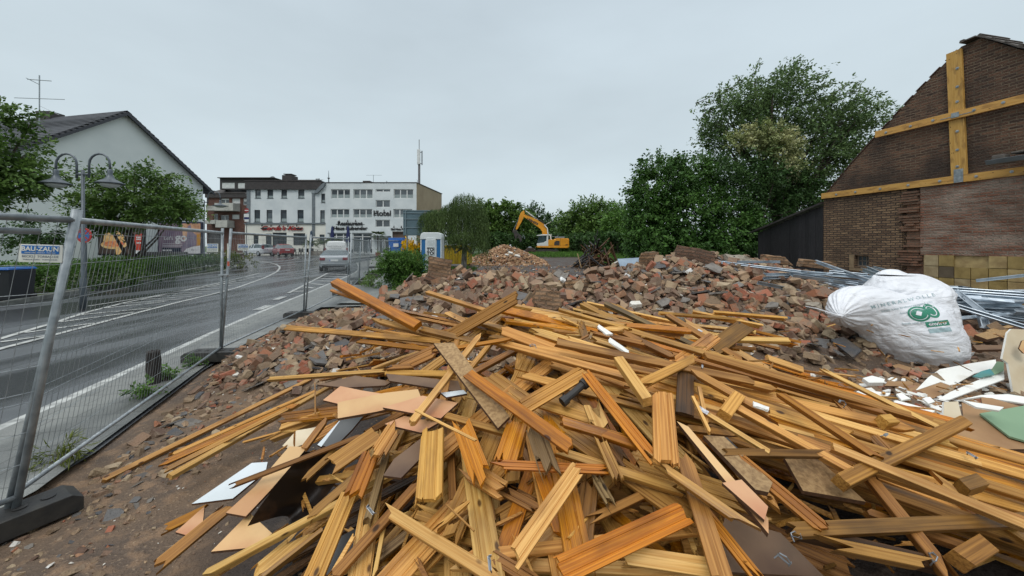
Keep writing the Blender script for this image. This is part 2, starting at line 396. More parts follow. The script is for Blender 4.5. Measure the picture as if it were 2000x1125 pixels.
def band(mb, left, right, dz, n=1):
    "strip of surface between two polylines with equal counts, following the ground"
    k = len(mb.v)
    for a, b in zip(left, right):
        for i in range(n+1):
            q = a.lerp(b, i/n); mb.v.append(Vector((q.x, q.y, gz(q.x, q.y)+dz)))
    for j in range(len(left)-1):
        for i in range(n):
            o = k+j*(n+1)+i; mb.f.append((o, o+1, o+n+2, o+n+1)); mb.m.append(0)
def line(mb, pts, w, dz=.012):
    pts = [Vector((p.x, p.y, 0)) for p in pts]; pts = resample(pts, .8); l = []; r = []
    for i, p in enumerate(pts):
        d = (pts[min(i+1, len(pts)-1)]-pts[max(0, i-1)]).normalized(); n = Vector((-d.y, d.x, 0))*w/2; l.append(p+n); r.append(p-n)
    band(mb, l, r, dz)
def poly_at(pts, ys):
    out = []
    for y in ys:
        for a, b in zip(pts, pts[1:]):
            if (a.y <= y <= b.y): out.append(Vector((a.x+(b.x-a.x)*(y-a.y)/(b.y-a.y), y, 0))); break
        else: out.append(Vector((pts[0].x if y < pts[0].y else pts[-1].x, y, 0)))
    return out
c6 = lambda x, y: G(x/2.813, 380+y/2.813)
# carriageway: wide sheet from behind the camera to the far houses
ysr = [-30+i*1.0 for i in range(92)]
kl = [Vector((-9.0, -30, 0)), Vector((-11.0, 0, 0))]+[Vector((p.x, p.y, 0)) for p in (G(0, 598), G(113, 579), G(240, 558), G(340, 546), G(434, 533))]
road = MB(); band(road, [Vector((-62, y, 0)) for y in ysr], [Vector((fen_x(max(y, -1))-.05 if y < 33 else -10.0, y, 0)) for y in ysr], 0.0, 24)
tag(road.build('road', ASPH, smooth=True, fix=False), kind='structure')
# right-hand pavement between the edge line and the building site
edge = [Vector((-3.4, -8, 0)), Vector((-4.2, 1.0, 0))]+[Vector((p.x, p.y, 0)) for p in (G(0, 838), G(135, 780), G(440, 639), G(560, 588.5), G(600, 573), G(640, 556), G(681, 539))]
edge2 = smooth_pl([Vector((p.x, p.y, 0)) for p in (G(681, 539), G(697, 531), G(701, 522), G(697, 513))], 2)+[Vector((-15.2, 46, 0))]
full = edge+edge2[1:]
yy = [-8+i*.5 for i in range(108)]
pv = MB(); L1 = poly_at(full, yy); L1 = [p+Vector((.07, 0, 0)) for p in L1]; R1 = [Vector((fen_x(max(y, -1))+(-.08 if y < 10.4 else 2.0), y, 0)) for y in yy]
R1 = [Vector((max(r.x, l.x+.3), r.y, 0)) for l, r in zip(L1, R1)]
band(pv, L1, R1, .022, 4); tag(pv.build('pavement', PAVE, smooth=True, fix=False), kind='structure')
yard = MB(); yv = [10.4+i*.6 for i in range(9)]
band(yard, [Vector((fen_x(y)+.2, y, 0)) for y in yv], [Vector((-2.4-(y-10.4)*.1, y, 0)) for y in yv], .075, 6); tag(yard.build('paved_yard', PAVE, smooth=True, fix=False), kind='structure')
# left verge behind the kerb
def kerb_run(name, pts, w=.14, h=.13, z0=0):
    pts = resample([Vector((p.x, p.y, 0)) for p in pts], 1.0); mb = MB(); k = 0
    for i, p in enumerate(pts):
        d = (pts[min(i+1, len(pts)-1)]-pts[max(0, i-1)]).normalized(); n = Vector((-d.y, d.x, 0))*w/2; z = gz(p.x, p.y)
        for q, zz in ((p-n, z), (p-n, z+h-.015), (p-n*.8, z+h), (p+n, z+h), (p+n, z)): mb.v.append(Vector((q.x, q.y, zz)))
        if i:
            for a in range(4): mb.f.append((k-5+a, k-4+a, k+1+a, k+a)); mb.m.append(0)
        k += 5
    return tag(mb.build(name, KERB, smooth=False, fix=False), kind='structure')
lk = [Vector((-10.2, -8, 0)), Vector((-11.4, 1, 0))]+[Vector((p.x, p.y, 0)) for p in (G(0, 598), G(113, 579), G(240, 558), G(340, 546), G(434, 533))]
curve = smooth_pl([Vector((p.x, p.y, 0)) for p in (G(434, 533), G(459, 525), G(463, 519), G(450, 513), G(420, 511))], 2)
kerb_run('kerb', lk+curve[1:])
vg = MB(); yv = [-8+i*.8 for i in range(46)]; vl = poly_at(lk+[p for p in curve if p.y > lk[-1].y][:6], yv)
band(vg, [Vector((-60, y, 0)) for y in yv], [p-Vector((.06, 0, 0)) for p in vl], .07, 12)
tag(vg.build('verge', mat('verge_soil', rgb(66, 62, 46), .9, rgb(58, 80, 34), scale=2.5, bump=.03, bscale=9), smooth=True, fix=False), kind='structure')
# far pavement in front of the cafe and the side street pavement
fk = [Vector((p.x, p.y, 0)) for p in (G(560, 498.2), G(600, 500.2), G(640, 505), G(667, 509))]
ff = MB(); band(ff, fk, [Vector((x, 50.5, 0)) for x in (-34, -28, -22, -15)], .10, 6); tag(ff.build('cafe_forecourt', PAVE, smooth=True, fix=False), kind='structure')
kerb_run('kerb', [p for p in fk], h=.12)
sk = MB(); band(sk, [Vector((x, 50.6, 0)) for x in (-60, -44, -34.5)], [Vector((x, 64, 0)) for x in (-60, -44, -34.5)], .05, 6); tag(sk.build('side_street_pavement', PAVE, smooth=True, fix=False), kind='structure')
# painted markings
mk = MB(); v2 = lambda *p: [Vector((q.x, q.y, 0)) for q in p]
line(mk, smooth_pl(edge, 1), .13)
line(mk, edge2, .12)
A = v2(*[c6(*p) for p in ((-700, 1010), (0, 795), (280, 711), (470, 650), (700, 592), (900, 551), (1180, 492), (1430, 432))])
Cc = v2(*[c6(*p) for p in ((-700, 1080), (0, 850), (330, 765), (740, 655), (960, 598), (1180, 545), (1300, 514), (1450, 460), (1520, 425))])
hook = smooth_pl(v2(*[c6(*p) for p in ((1520, 425), (1540, 404), (1530, 388), (1480, 374), (1370, 360), (1320, 356))]), 2)
line(mk, A, .12); line(mk, Cc, .12); line(mk, hook, .12)
line(mk, v2(c6(480, 615), c6(820, 563), c6(1180, 500), c6(1400, 455)), .1)
for a, b in (((0, 813), (270, 775)), ((130, 762), (520, 708)), ((330, 702), (735, 648)), ((450, 662), (830, 625)), ((560, 628), (905, 590)), ((660, 602), (1000, 575)), ((760, 580), (1050, 562)), ((850, 563), (1110, 546)), ((940, 547), (1170, 532)), ((1030, 528), (1230, 517)), ((1110, 510), (1300, 500)), ((1190, 494), (1350, 484)), ((1260, 478), (1400, 468)), ((1330, 460), (1440, 452))):
    line(mk, v2(c6(*a), c6(*b)), .12)
cb = lambda x, y: G(560+x/6.617, 470+y/6.617)
line(mk, v2(cb(25, 680), cb(240, 570), cb(500, 437), cb(520, 424)), .12)
for a, b in (((100, 658), (230, 655)), ((210, 603), (360, 617)), ((310, 560), (490, 570)), ((375, 522), (600, 529)), ((430, 490), (660, 497)), ((475, 460), (745, 467)), ((520, 432), (800, 440))):
    line(mk, v2(cb(*a), cb(*b)), .2)
line(mk, v2(G(502, 606), G(526, 597)), .22); line(mk, v2(G(538, 586), G(554, 580)), .2)
for a, b in (((570, 507), (585, 503.5)), ((600, 509), (612, 507)), ((622, 513), (634, 511.5))): line(mk, v2(G(*a), G(*b)), .12)
tag(mk.build('road_markings', PAINT, smooth=False, fix=False), kind='structure')

# ---------------------------------------------------------------- site fence panels
def tubelen(a, b, r): return [a, b]
def fence(label, b0, b1, t0, t1, spikes=False, double=False):
    b0, b1, t0, t1 = map(Vector, (b0, b1, t0, t1)); o = b0.copy(); o.z = min(b0.z, b1.z)
    e_ = empty('site_fence', o, 0, label, 'fence panel', 'mesh panels of the site fence')
    q = lambda u, v: (b0.lerp(t0, v)).lerp(b1.lerp(t1, v), u)-o
    for u in (0, 1):
        mb = MB(); mb.tube([q(u, 0), q(u, 1.0)], .0185, 12); mb.build('post', STEEL, e_, True)
    mb = MB(); mb.tube([q(0, .965), q(1, .965)], .02, 12)
    mb.build('top_rail', STEEL, e_, True)
    if double:
        mb = MB(); mb.tube([q(-.02, .925), q(.97, .925)], .018, 12); mb.build('brace_rail', STEEL, e_, True)
    mb = MB(); mb.tube([q(0, .085), q(1, .085)], .016, 10); mb.build('bottom_rail', STEEL, e_, True)
    mb = MB(); n = 66
    for i in range(1, n):
        u = i/n; j = rnd.uniform(-.002, .002)
        mb.tube([q(u, .085), q(u+j, .5), q(u, .965+(.06 if spikes and i % 3 == 0 else 0))], .0017, 4, cap=False)
    for v in (.09, .19, .29, .39, .42, .5, .6, .7, .73, .82, .92):
        mb.tube([q(i/14, v+rnd.uniform(-.002, .002)) for i in range(15)], .0019, 4, cap=False)
    mb.build('wire_mesh', STEEL, e_)
    return e_
def pt(i, z, dx=0, dy=0): return (FEN[i][0]+dx, FEN[i][1]+dy, gz(0, FEN[i][1])+z)
tops = [(-4.35, -1.4, 1.95), (-2.74, 2.3, 1.93), (-4.25, 5.5, 1.97), (-4.82, 8.72, 1.98), (-5.62, 12.75, 2.03), (-6.78, 16.3, 2.05), (-8.5, 21.8, 2.1), (-9.5, 27, 2.2), (-10.1, 33, 2.3)]
labels = ['leaning mesh fence panel at the left edge, with doubled top rail', 'leaning mesh fence panel between the two nearest concrete feet, beside the bollard stump',
 'mesh fence panel from the tall middle post pair to the thin post pair', 'mesh fence panel behind the raised orange beam',
 'mesh fence panel just left of the round green bush', 'far mesh fence panel half behind the round bush', 'distant mesh fence panel leading to the cafe umbrellas', 'farthest mesh fence panel near the blue container']
for i in range(8):
    a = 0.03 if i else 0
    fence(labels[i], pt(i, .02, .03 if i == 0 else 0), pt(i+1, .02, .05 if i == 0 else -.04*(i > 1)), tops[i], Vector(tops[i+1])+Vector((.04 if i == 0 else (-.09 if i != 4 else .02), -.05, 0)), i == 0, i == 0)
# clamps
for i, (z, lb) in enumerate(((1.28, 'steel clamp joining the two tall middle fence posts'), (.98, 'pale clamp joining the thin post pair left of the silver car'))):
    a = Vector(pt(i+2, 0)).lerp(Vector(tops[i+2]), z/2); mb = MB(); mb.box((0, 0, 0), (.13, .05, .035)); mb.tube([(0, -.045, 0), (0, .045, 0)], .012, 8)
    o = mb.build('fence_clamp', mat('zinc_clamp', rgb(178, 182, 184), .35, rgb(140, 144, 146), metal=.6), bevel=.006); o.location = a+Vector((-.03, -.03, 0)); tag(o, lb, 'clamp')
# rubber feet
def foot(loc, rz, label, s=1.0):
    mb = MB(); L_, w_, h_ = .72*s, .24*s, .13*s
    prof = [(-L_/2, 0), (L_/2, 0), (L_/2, h_*.7), (L_/2-.05, h_), (-L_/2+.05, h_), (-L_/2, h_*.7)]
    mb.prism(prof, -w_/2, w_/2)
    for x in (-.22, -.1, .1, .22): mb.lathe([(.028, h_+.001), (.034, h_+.006), (.02, h_+.007)], 10, M=Matrix.Translation((x*s, 0, 0)))
    o = mb.build('ballast_block', BLACK, bevel=.012); o.location = loc; o.rotation_euler = (0, 0, rz)
    return tag(o, label, 'fence foot', 'feet of the site fence')
foot((FEN[1][0]+.05, FEN[1][1]-.08, .0), R(62), 'black rubber fence foot in the near left corner on bare dirt', .9)
foot((-4.38, 5.36, .03), R(6), 'black fence foot with moulded holes right of the bollard stump', 1.05)
foot((-4.95, 8.55, .03), R(4), 'dark fence foot at the brick rubble edge under the thin post pair')
foot((-5.7, 12.45, .03), R(0), 'dark fence foot half hidden behind the raised orange beam', 1.1)
foot((-6.6, 16.0, .03), R(0), 'dark fence foot beside the weeds left of the round bush', 1.1)
for k, (x, y) in enumerate(((-7.4, 19.5), (-8.3, 22.5), (-7.6, 18), (-7.9, 20.6), (-8.4, 24), (-10.2, 27))):
    mb = MB(); foot((x, y, gz(0, y)+.02), R(0), ['dark fence foot on the pavement, nearest of the row left of the round bush', 'dark fence foot lying alone near the curved kerb', 'dark fence foot touching the round bush at its foot', 'dark fence foot second from the round bush on the pavement', 'small far fence foot on the pavement beyond the bush', 'farthest small fence foot on the pavement towards the cafe'][k])
# signs on the fence
def text(s, size, m, M, parent, name='lettering', ext=.001, sx=1, bold=0, align='CENTER', font_shear=0):
    cu = bpy.data.curves.new(name, 'FONT'); cu.body = s; cu.size = size; cu.extrude = ext; cu.align_x = align; cu.align_y = 'CENTER'; cu.offset = bold; cu.shear = font_shear; cu.materials.append(m); cu.resolution_u = 3
    tmp = bpy.data.objects.new(name, cu); C.objects.link(tmp); bpy.context.view_layer.update()
    me = bpy.data.meshes.new_from_object(tmp.evaluated_get(bpy.context.evaluated_depsgraph_get())); bpy.data.objects.remove(tmp); bpy.data.curves.remove(cu)
    me.transform(Matrix(M) @ Matrix.Diagonal((sx, 1, 1, 1))); me.name = name
    o = bpy.data.objects.new(name, me); C.objects.link(o)
    if parent: o.parent = parent
    return o
BLUE = mat('sign_blue', rgb(28, 104, 176), .4); SW = mat('sign_white', rgb(222, 224, 216), .45, rgb(204, 206, 196), scale=4); SGREY = mat('sign_grey_print', rgb(120, 128, 140), .5)
FACE = Matrix.Rotation(R(90), 4, 'X')
def bausign(c, w, h, yaw, roll, label):
    e_ = empty('fence_sign', c, 0, label, 'sign', 'site fence company signs'); e_.rotation_euler = (0, R(roll), R(yaw))
    mb = MB(); mb.box((0, 0, 0), (w, .004, h)); mb.build('board', SW, e_, bevel=.001)
    mb = MB(); mb.box((0, -.0035, h*.2), (w*.86, .002, h*.46)); mb.build('blue_band', BLUE, e_)
    T = lambda x, y, z: Matrix.Translation((x, y, z)) @ FACE
    text('BAU-ZAUN', h*.34, SW, T(0, -.0055, h*.24), e_, ext=.0004, sx=w/h*.5, bold=.001)
    text('VERMIETUNG - VERKAUF - MONTAGE', h*.075, SW, T(0, -.0055, h*.035), e_, ext=.0004, sx=w/h*.56)
    text('BECKS - TORBAU.DE', h*.17, SGREY, T(0, -.003, -h*.18), e_, ext=.0004, sx=w/h*.54)
    text('TORANLAGEN - TORTECHNIK', h*.1, SGREY, T(0, -.003, -h*.35), e_, ext=.0004, sx=w/h*.58)
    return e_
bausign(P(80, 495, 2.2), .212, .108, 12, 2, 'slightly tilted white and blue fence company sign nearest to the camera')
bausign(P(415, 484, 5.25), .185, .118, -8, 0, 'white and blue fence company sign left of the tall middle post')
bausign(P(475, 483, 5.75), .2, .1, -8, 0, 'white and blue fence company sign right of the tall middle post, before the white car')
st = MB(); st.box((0, 0, 0), (.03, .006, .07)); o = st.build('post_sticker', mat('sticker_red', rgb(196, 60, 40), .4, rgb(210, 120, 90), scale=60)); o.location = P(446, 515, 5.42); tag(o, 'small red sticker on the tall middle fence post', 'sticker')
st = MB(); st.box((0, 0, 0), (.018, .006, .22)); o = st.build('post_label', SW); o.location = P(445, 490, 5.42); tag(o, 'narrow white label strip on the tall middle fence post', 'sticker')
# bollard stump
e_ = empty('bollard_stump', G(300, 752), 0, 'charred black wooden bollard stump beyond the fence', 'bollard')
mb = MB(); n = 12; prof = [(.066, -.02), (.07, .05), (.068, .25), (.066, .40), (.06, .415), (.025, .42)]; mb.lathe(prof, n)
for i, v in enumerate(mb.v): v.x += .006*math.sin(i*2.7); v.y += .006*math.cos(i*1.9); v.z += (.012*math.sin(i*3.1) if v.z > .38 else 0)
mb.build('stump', mat('charred_wood', rgb(44, 38, 34), .7, rgb(26, 22, 20), scale=10, stretch=(6, 6, 1), bump=.01), e_)
# ---------------------------------------------------------------- buildings
def brick_mat(name, c1, c2, mortar, w=.24, h=.0765, ms=.011, axis='x', grime=rgb(40, 32, 28), grime_amt=.5, whitewash=None, bump=.01):
    m, t, b = newmat(name); L = t.links
    tc = N('ShaderNodeTexCoord', t); sp = N('ShaderNodeSeparateXYZ', t); L.new(tc.outputs['Object'], sp.inputs[0])
    cb_ = N('ShaderNodeCombineXYZ', t); L.new(sp.outputs['X' if axis == 'x' else 'Y'], cb_.inputs[0]); L.new(sp.outputs['Z'], cb_.inputs[1])
    nz0 = N('ShaderNodeTexNoise', t); nz0.inputs['Scale'].default_value = 1.6; L.new(tc.outputs['Object'], nz0.inputs['Vector'])
    sc0 = N('ShaderNodeVectorMath', t, operation='SCALE'); sc0.inputs['Scale'].default_value = .05; L.new(nz0.outputs['Color'], sc0.inputs[0])
    ad = N('ShaderNodeVectorMath', t, operation='ADD'); L.new(cb_.outputs[0], ad.inputs[0]); L.new(sc0.outputs[0], ad.inputs[1])
    br = N('ShaderNodeTexBrick', t); br.inputs['Scale'].default_value = 1; br.inputs['Brick Width'].default_value = w; br.inputs['Row Height'].default_value = h; br.inputs['Mortar Size'].default_value = ms; br.inputs['Mortar Smooth'].default_value = .3
    br.inputs['Color1'].default_value = c1; br.inputs['Color2'].default_value = c2; br.inputs['Mortar'].default_value = mortar; L.new(ad.outputs[0], br.inputs['Vector'])
    def noi(s, d=5, st=(1, 1, 1)):
        q = N('ShaderNodeMapping', t); q.inputs['Scale'].default_value = st; L.new(tc.outputs['Object'], q.inputs[0])
        n = N('ShaderNodeTexNoise', t); n.inputs['Scale'].default_value = s; n.inputs['Detail'].default_value = d; L.new(q.outputs[0], n.inputs['Vector']); return n.outputs[0]
    def rng(x, a, b_, c_=0, d=1):
        r = N('ShaderNodeMapRange', t); r.inputs[1].default_value = a; r.inputs[2].default_value = b_; r.inputs[3].default_value = c_; r.inputs[4].default_value = d; L.new(x, r.inputs[0]); return r.outputs[0]
    col = br.outputs[0]
    def over(f, c):
        global _x
        x = N('ShaderNodeMix', t, data_type='RGBA'); L.new(f, x.inputs[0]); L.new(col, x.inputs[6]); x.inputs[7].default_value = c; return x.outputs[2]
    if whitewash: col = over(rng(noi(1.3, 7, (1, 1, 3.5)), .4, .6, 0, whitewash[1]), whitewash[0])
    col = over(rng(noi(.7, 6), .45, .62, 0, grime_amt), grime)
    col = over(rng(noi(6, 6, (1, 1, 2.5)), .55, .7, 0, grime_amt*.8), grime)
    col = over(rng(noi(14, 3), .6, .72, 0, .35), mortar)
    L.new(col, b.inputs['Base Color']); b.inputs['Roughness'].default_value = .85
    bp = N('ShaderNodeBump', t); bp.inputs['Distance'].default_value = bump
    iv = N('ShaderNodeMath', t, operation='SUBTRACT'); iv.inputs[0].default_value = 1; L.new(br.outputs['Fac'], iv.inputs[1])
    a2 = N('ShaderNodeMath', t, operation='ADD'); L.new(iv.outputs[0], a2.inputs[0]); L.new(rng(noi(25, 3), 0, 1, 0, .9), a2.inputs[1]); L.new(a2.outputs[0], bp.inputs['Height']); L.new(bp.outputs[0], b.inputs['Normal'])
    return m
def plaster(name, c, c2): return mat(name, c, .8, c2, scale=.6, detail=7, bump=.004, bscale=30, lo=.4, hi=.75)
def facade(mb, M, x0, x1, z0, z1, holes, depth=.16, inner_mi=0):
    """wall plane y=0 in M's frame with rectangular openings and their reveals (y grows inward)"""
    X = sorted(set([x0, x1]+[v for h in holes for v in h[:2]])); Z = sorted(set([z0, z1]+[v for h in holes for v in h[2:4]]))
    for i in range(len(X)-1):
        for j in range(len(Z)-1):
            cx, cz = (X[i]+X[i+1])/2, (Z[j]+Z[j+1])/2
            if any(h[0] < cx < h[1] and h[2] < cz < h[3] for h in holes): continue
            mb.add([(X[i], 0, Z[j]), (X[i+1], 0, Z[j]), (X[i+1], 0, Z[j+1]), (X[i], 0, Z[j+1])], [(0, 1, 2, 3)], 0, M)
    for a, b, c, d in [h[:4] for h in holes]:
        D = depth
        for q in (((a, 0, c), (a, 0, d), (a, D, d), (a, D, c)), ((b, 0, c), (b, D, c), (b, D, d), (b, 0, d)), ((a, 0, c), (a, D, c), (b, D, c), (b, 0, c)), ((a, 0, d), (b, 0, d), (b, D, d), (a, D, d))):
            mb.add(q, [(0, 1, 2, 3)], inner_mi, M)
def window(parent, M, a, b, c, d, nsash, fm, y=.1, fw=.07, curtain=None, transom=None, name='window', blind=0, sill=None):
    mb = MB()
    mb.b2((a, y, c), (a+fw, y+.06, d), M); mb.b2((b-fw, y, c), (b, y+.06, d), M); mb.b2((a+fw, y, c), (b-fw, y+.06, c+fw), M); mb.b2((a+fw, y, d-fw), (b-fw, y+.06, d), M)
    for k in range(1, nsash):
        x = a+(b-a)*k/nsash; mb.b2((x-fw*.8, y-.004, c+fw), (x+fw*.8, y+.055, d-fw), M)
    if transom: z = c+(d-c)*transom; mb.b2((a+fw, y+.002, z-fw/2), (b-fw, y+.05, z+fw/2), M)
    w_ = mb.build(name, fm, parent)
    mb = MB(); mb.add([(a+.01, y+.035, c+.01), (b-.01, y+.035, c+.01), (b-.01, y+.035, d-.01), (a+.01, y+.035, d-.01)], [(0, 1, 2, 3)], 0, M); mb.build('pane', GLASS, w_)
    if curtain:
        mb = MB(); mb.b2((a+fw, y+.028, c+fw), (b-fw, y+.032, c+(d-c)*curtain), M); mb.build('net_curtain', mat('net_curtain', rgb(150, 160, 160), .8, rgb(126, 138, 138), scale=8, var=.1), w_)
    if blind:
        mb = MB(); mb.b2((a+.02, y-.03, d-(d-c)*blind), (b-.02, y-.01, d-.01), M); mb.build('roller_blind', mat('roller_blind', rgb(206, 208, 204), .6, rgb(190, 192, 190), scale=3), w_)
    if sill:
        mb = MB(); mb.b2((a-.06, -.05, c-.06), (b+.06, y, c-.005), M); mb.build('sill', sill, w_)
    return w_
k50 = 50/F
fX = lambda x: (380+x/4-CX)*k50
fZ = lambda y: CH-(280+y/4-HY)*k50
gnd = gz(0, 50)
def T0(x, y, z): return Matrix.Translation((x, y, z))
WHITEW = plaster('white_render', rgb(206, 212, 212), rgb(186, 194, 196)); WHITEC = plaster('cream_render', rgb(222, 222, 212), rgb(206, 206, 196)); TANW = plaster('tan_render', rgb(158, 142, 116), rgb(140, 124, 100))
DROOF = mat('dark_roofing', rgb(62, 56, 54), .6, rgb(44, 40, 40), scale=3, bump=.02, bscale=12, stretch=(1, 1, 3)); LEAD = mat('grey_cladding', rgb(112, 120, 124), .55, rgb(96, 104, 108), scale=3)
DFRAME = mat('dark_frame', rgb(46, 48, 50), .4); IRON = mat('black_iron', rgb(30, 30, 32), .5)
def rebase(e_): pass
# --- hotel
ho = empty('hotel', (0, 0, 0), 0, 'white three storey hotel with black lettering and a tan side wall', 'hotel')
Y0 = 50.0; M = T0(0, Y0, 0)
wn = [(1065, 1215, 358, 432, 3, .45), (1240, 1392, 358, 432, 3, .45), (1555, 1710, 358, 432, 3, .45), (1063, 1210, 513, 583, 3, .42), (1238, 1388, 513, 583, 3, .42), (1553, 1700, 513, 583, 3, .42), (1415, 1530, 357, 380, 2, 0), (1415, 1528, 443, 500, 2, 0), (1413, 1527, 597, 655, 2, 0), (1050, 1215, 702, 852, 3, 0), (1235, 1385, 702, 852, 2, 0), (1440, 1530, 742, 862, 2, 0), (1545, 1655, 688, 862, 0, 0)]
holes = [(fX(a), fX(b), fZ(d), fZ(c)) for a, b, c, d, *_ in wn]
mb = MB(); facade(mb, M, fX(1024), fX(1734), gnd-.3, fZ(309), holes, .22)
hx0, hx1, ht = fX(1024), fX(1734), fZ(309)
mb.build('front_wall', WHITEW, ho)
mb = MB(); mb.add([(hx1, Y0, gnd-.3), (-11.7, 60.5, gnd-.3), (-11.7, 60.5, ht-.05), (hx1, Y0, ht)], [(0, 1, 2, 3)]); mb.add([(-11.7, 60.5, gnd-.3), (hx0, 60.5, gnd-.3), (hx0, 60.5, ht), (-11.7, 60.5, ht-.05)], [(0, 1, 2, 3)]); mb.build('side_wall', TANW, ho)
mb = MB(); mb.add([(hx0, Y0-.06, ht), (hx1+.06, Y0-.06, ht), (-11.6, 60.6, ht-.02), (hx0, 60.6, ht-.02), (hx0, Y0-.06, ht+.1), (hx1+.06, Y0-.06, ht+.1), (-11.6, 60.6, ht+.08), (hx0, 60.6, ht+.08)], [(0, 1, 2, 3), (4, 5, 6, 7), (0, 1, 5, 4), (1, 2, 6, 5), (2, 3, 7, 6), (3, 0, 4, 7)]); mb.build('flat_roof', DROOF, ho)
for (a, b, c, d, n, cu) in wn[:-1]:
    window(ho, M, fX(a), fX(b), fZ(d), fZ(c), n, WHITE, .12, .09, curtain=cu or None, transom=.82 if c > 690 else None)
mb = MB(); a, b, c, d = holes[-1]; mb.b2((a, Y0+.22, c), (b, Y0+.3, d)); mb.b2((a-.01, Y0-.01, d-.12), (b, Y0+.02, d)); mb.build('passage', mat('passage_brown', rgb(96, 80, 70), .8, rgb(60, 52, 48), scale=.8), ho)
mb = MB(); mb.b2((fX(1395), Y0-1.1, fZ(738)), (fX(1535), Y0-.002, fZ(724))); mb.build('canopy', LEAD, ho)
mb = MB(); mb.b2((fX(1040), Y0-.05, fZ(698)), (fX(1220), Y0-.002, fZ(704))); mb.b2((fX(1230), Y0-.05, fZ(698)), (fX(1390), Y0-.002, fZ(704))); mb.build('shopfront_lintel', LEAD, ho)
txt = lambda s, x, y, sz, m, parent, sx=1, sh=0, bold=.02: text(s, sz, m, T0(fX(x), Y0-.07, fZ(y)) @ FACE, parent, ext=.03, sx=sx, font_shear=sh, bold=bold)
txt('Hotel', 1467, 548, 1.02, IRON, ho, 1.05); txt('Restaurant', 1215, 627, .78, IRON, ho, 1.0); txt('Haus Eubender', 1218, 664, .66, IRON, ho, 1.15); txt('Gut Haus Pesch', 1600, 671, .36, IRON, ho, 1.0)
mb = MB()
for x0, x1, y in ((1402, 1532, 561), (1105, 1328, 632), (1100, 1336, 668)): mb.b2((fX(x0), Y0-.05, fZ(y)-.03), (fX(x1), Y0-.02, fZ(y)+.03))
mb.build('sign_rails', IRON, ho)
def lantern(parent, x, y):
    mb = MB(); mb.lathe([(.02, .18), (.05, .1), (.09, 0), (.05, -.1), (.02, -.12)], 8, M=T0(fX(x), Y0-.16, fZ(y))); mb.tube([(fX(x), Y0-.16, fZ(y)+.16), (fX(x), Y0, fZ(y)+.22)], .015, 5); mb.build('wall_light', IRON, parent)
for x, y in ((1423, 534), (1483, 528), (1133, 612), (1200, 608), (1262, 608), (1560, 655), (1617, 655)): lantern(ho, x, y)
mb = MB(); mb.b2((fX(1256), 52.5, ht), (fX(1314), 54.5, ht+.75)); mb.build('chimney', mat('chimney_dark', rgb(70, 64, 62), .8, rgb(52, 48, 46), scale=4), ho)
mb = MB(); mb.b2((fX(1668), 52, ht), (fX(1698), 53.2, ht+.4)); mb.build('roof_box', LEAD, ho)
mb = MB(); x = fX(1354); mb.tube([(x, 52, ht), (x, 52, ht+1.5)], .03, 6); mb.tube([(x-1.0, 52, ht+1.45), (x+1.2, 52, ht+1.45)], .02, 5); mb.build('aerial', STEEL, ho)
mb = MB(); x = fX(1463); mb.tube([(x, 52, ht), (x, 52, ht+.6), (x-.12, 52, ht+.6)], .05, 6); x = fX(1712); mb.tube([(x, 52, ht), (x, 52, ht+.75), (x-.15, 52, ht+.8)], .03, 6); mb.build('roof_vents', STEEL, ho)
mb = MB(); mb.lathe([(.02, 0), (.28, .06), (.32, .09)], 12, M=T0(fX(1170), 52, ht+.1) @ Matrix.Rotation(R(80), 4, 'X')); mb.build('satellite_dish', LEAD, ho)
# phone mast
ms = empty('phone_mast', (fX(1733), 51.5, ht-.5), 0, 'tall grey phone mast with a white antenna standing on the hotel roof', 'mast')
mb = MB(); mb.tube([(0, 0, 0), (0, 0, 3.4)], .16, 10); mb.tube([(0, 0, 3.4), (0, 0, 6.9)], .05, 6); mb.build('pole', mat('mast_grey', rgb(120, 116, 116), .5, rgb(100, 98, 98), scale=3), ms)
mb = MB(); mb.box((-.02, -.2, 4.4), (.42, .25, 2.1)); mb.build('antenna', WHITE, ms, bevel=.04)
mb = MB(); mb.box((.4, 0, 4.3), (.12, .15, 2.0)); mb.box((.2, 0, 3.5), (.4, .08, .08)); mb.box((.2, 0, 5.1), (.4, .08, .08)); mb.build('antenna_arm', LEAD, ms)
# --- cafe building
ca_ = empty('corner_cafe', (0, 0, 0), 0, 'white corner cafe house with red cursive lettering and a dark mansard roof', 'cafe')
wn = [(472, 515, 362, 428), (567, 612, 362, 428), (676, 720, 362, 428), (808, 856, 362, 428), (465, 510, 520, 615), (560, 606, 520, 615), (670, 718, 520, 615), (802, 850, 520, 615), (980, 1016, 522, 617), (988, 1018, 392, 462), (458, 497, 705, 790), (555, 600, 705, 790), (607, 718, 697, 822), (770, 862, 702, 797), (975, 1014, 712, 790)]
holes = [(fX(a), fX(b), fZ(d), fZ(c)) for a, b, c, d in wn]; Mc = T0(0, Y0+.05, 0)
zc = fZ(626); mb = MB()
facade(mb, Mc, fX(405), fX(1024), zc, fZ(360), [h for h in holes if h[2] > zc], .2)
x0 = fX(938)
for i, (xa, ya) in enumerate(((940, 392), (950, 380), (960, 368), (970, 356), (982, 344), (1000, 332))):
    mb.add([(fX(xa), 0, fZ(360.0)), (fX(1024), 0, fZ(360.0)), (fX(1024), 0, fZ(ya)), (fX(xa), 0, fZ(ya))], [(0, 1, 2, 3)], 0, T0(0, Y0+.05-.012*(i+1), 0)) if ya < 360 else None
mb.build('upper_wall', WHITEW, ca_)
mb = MB(); facade(mb, Mc, fX(392), fX(1024), gnd-.3, zc, [h for h in holes if h[2] < zc], .25); mb.build('lower_wall', WHITEC, ca_)
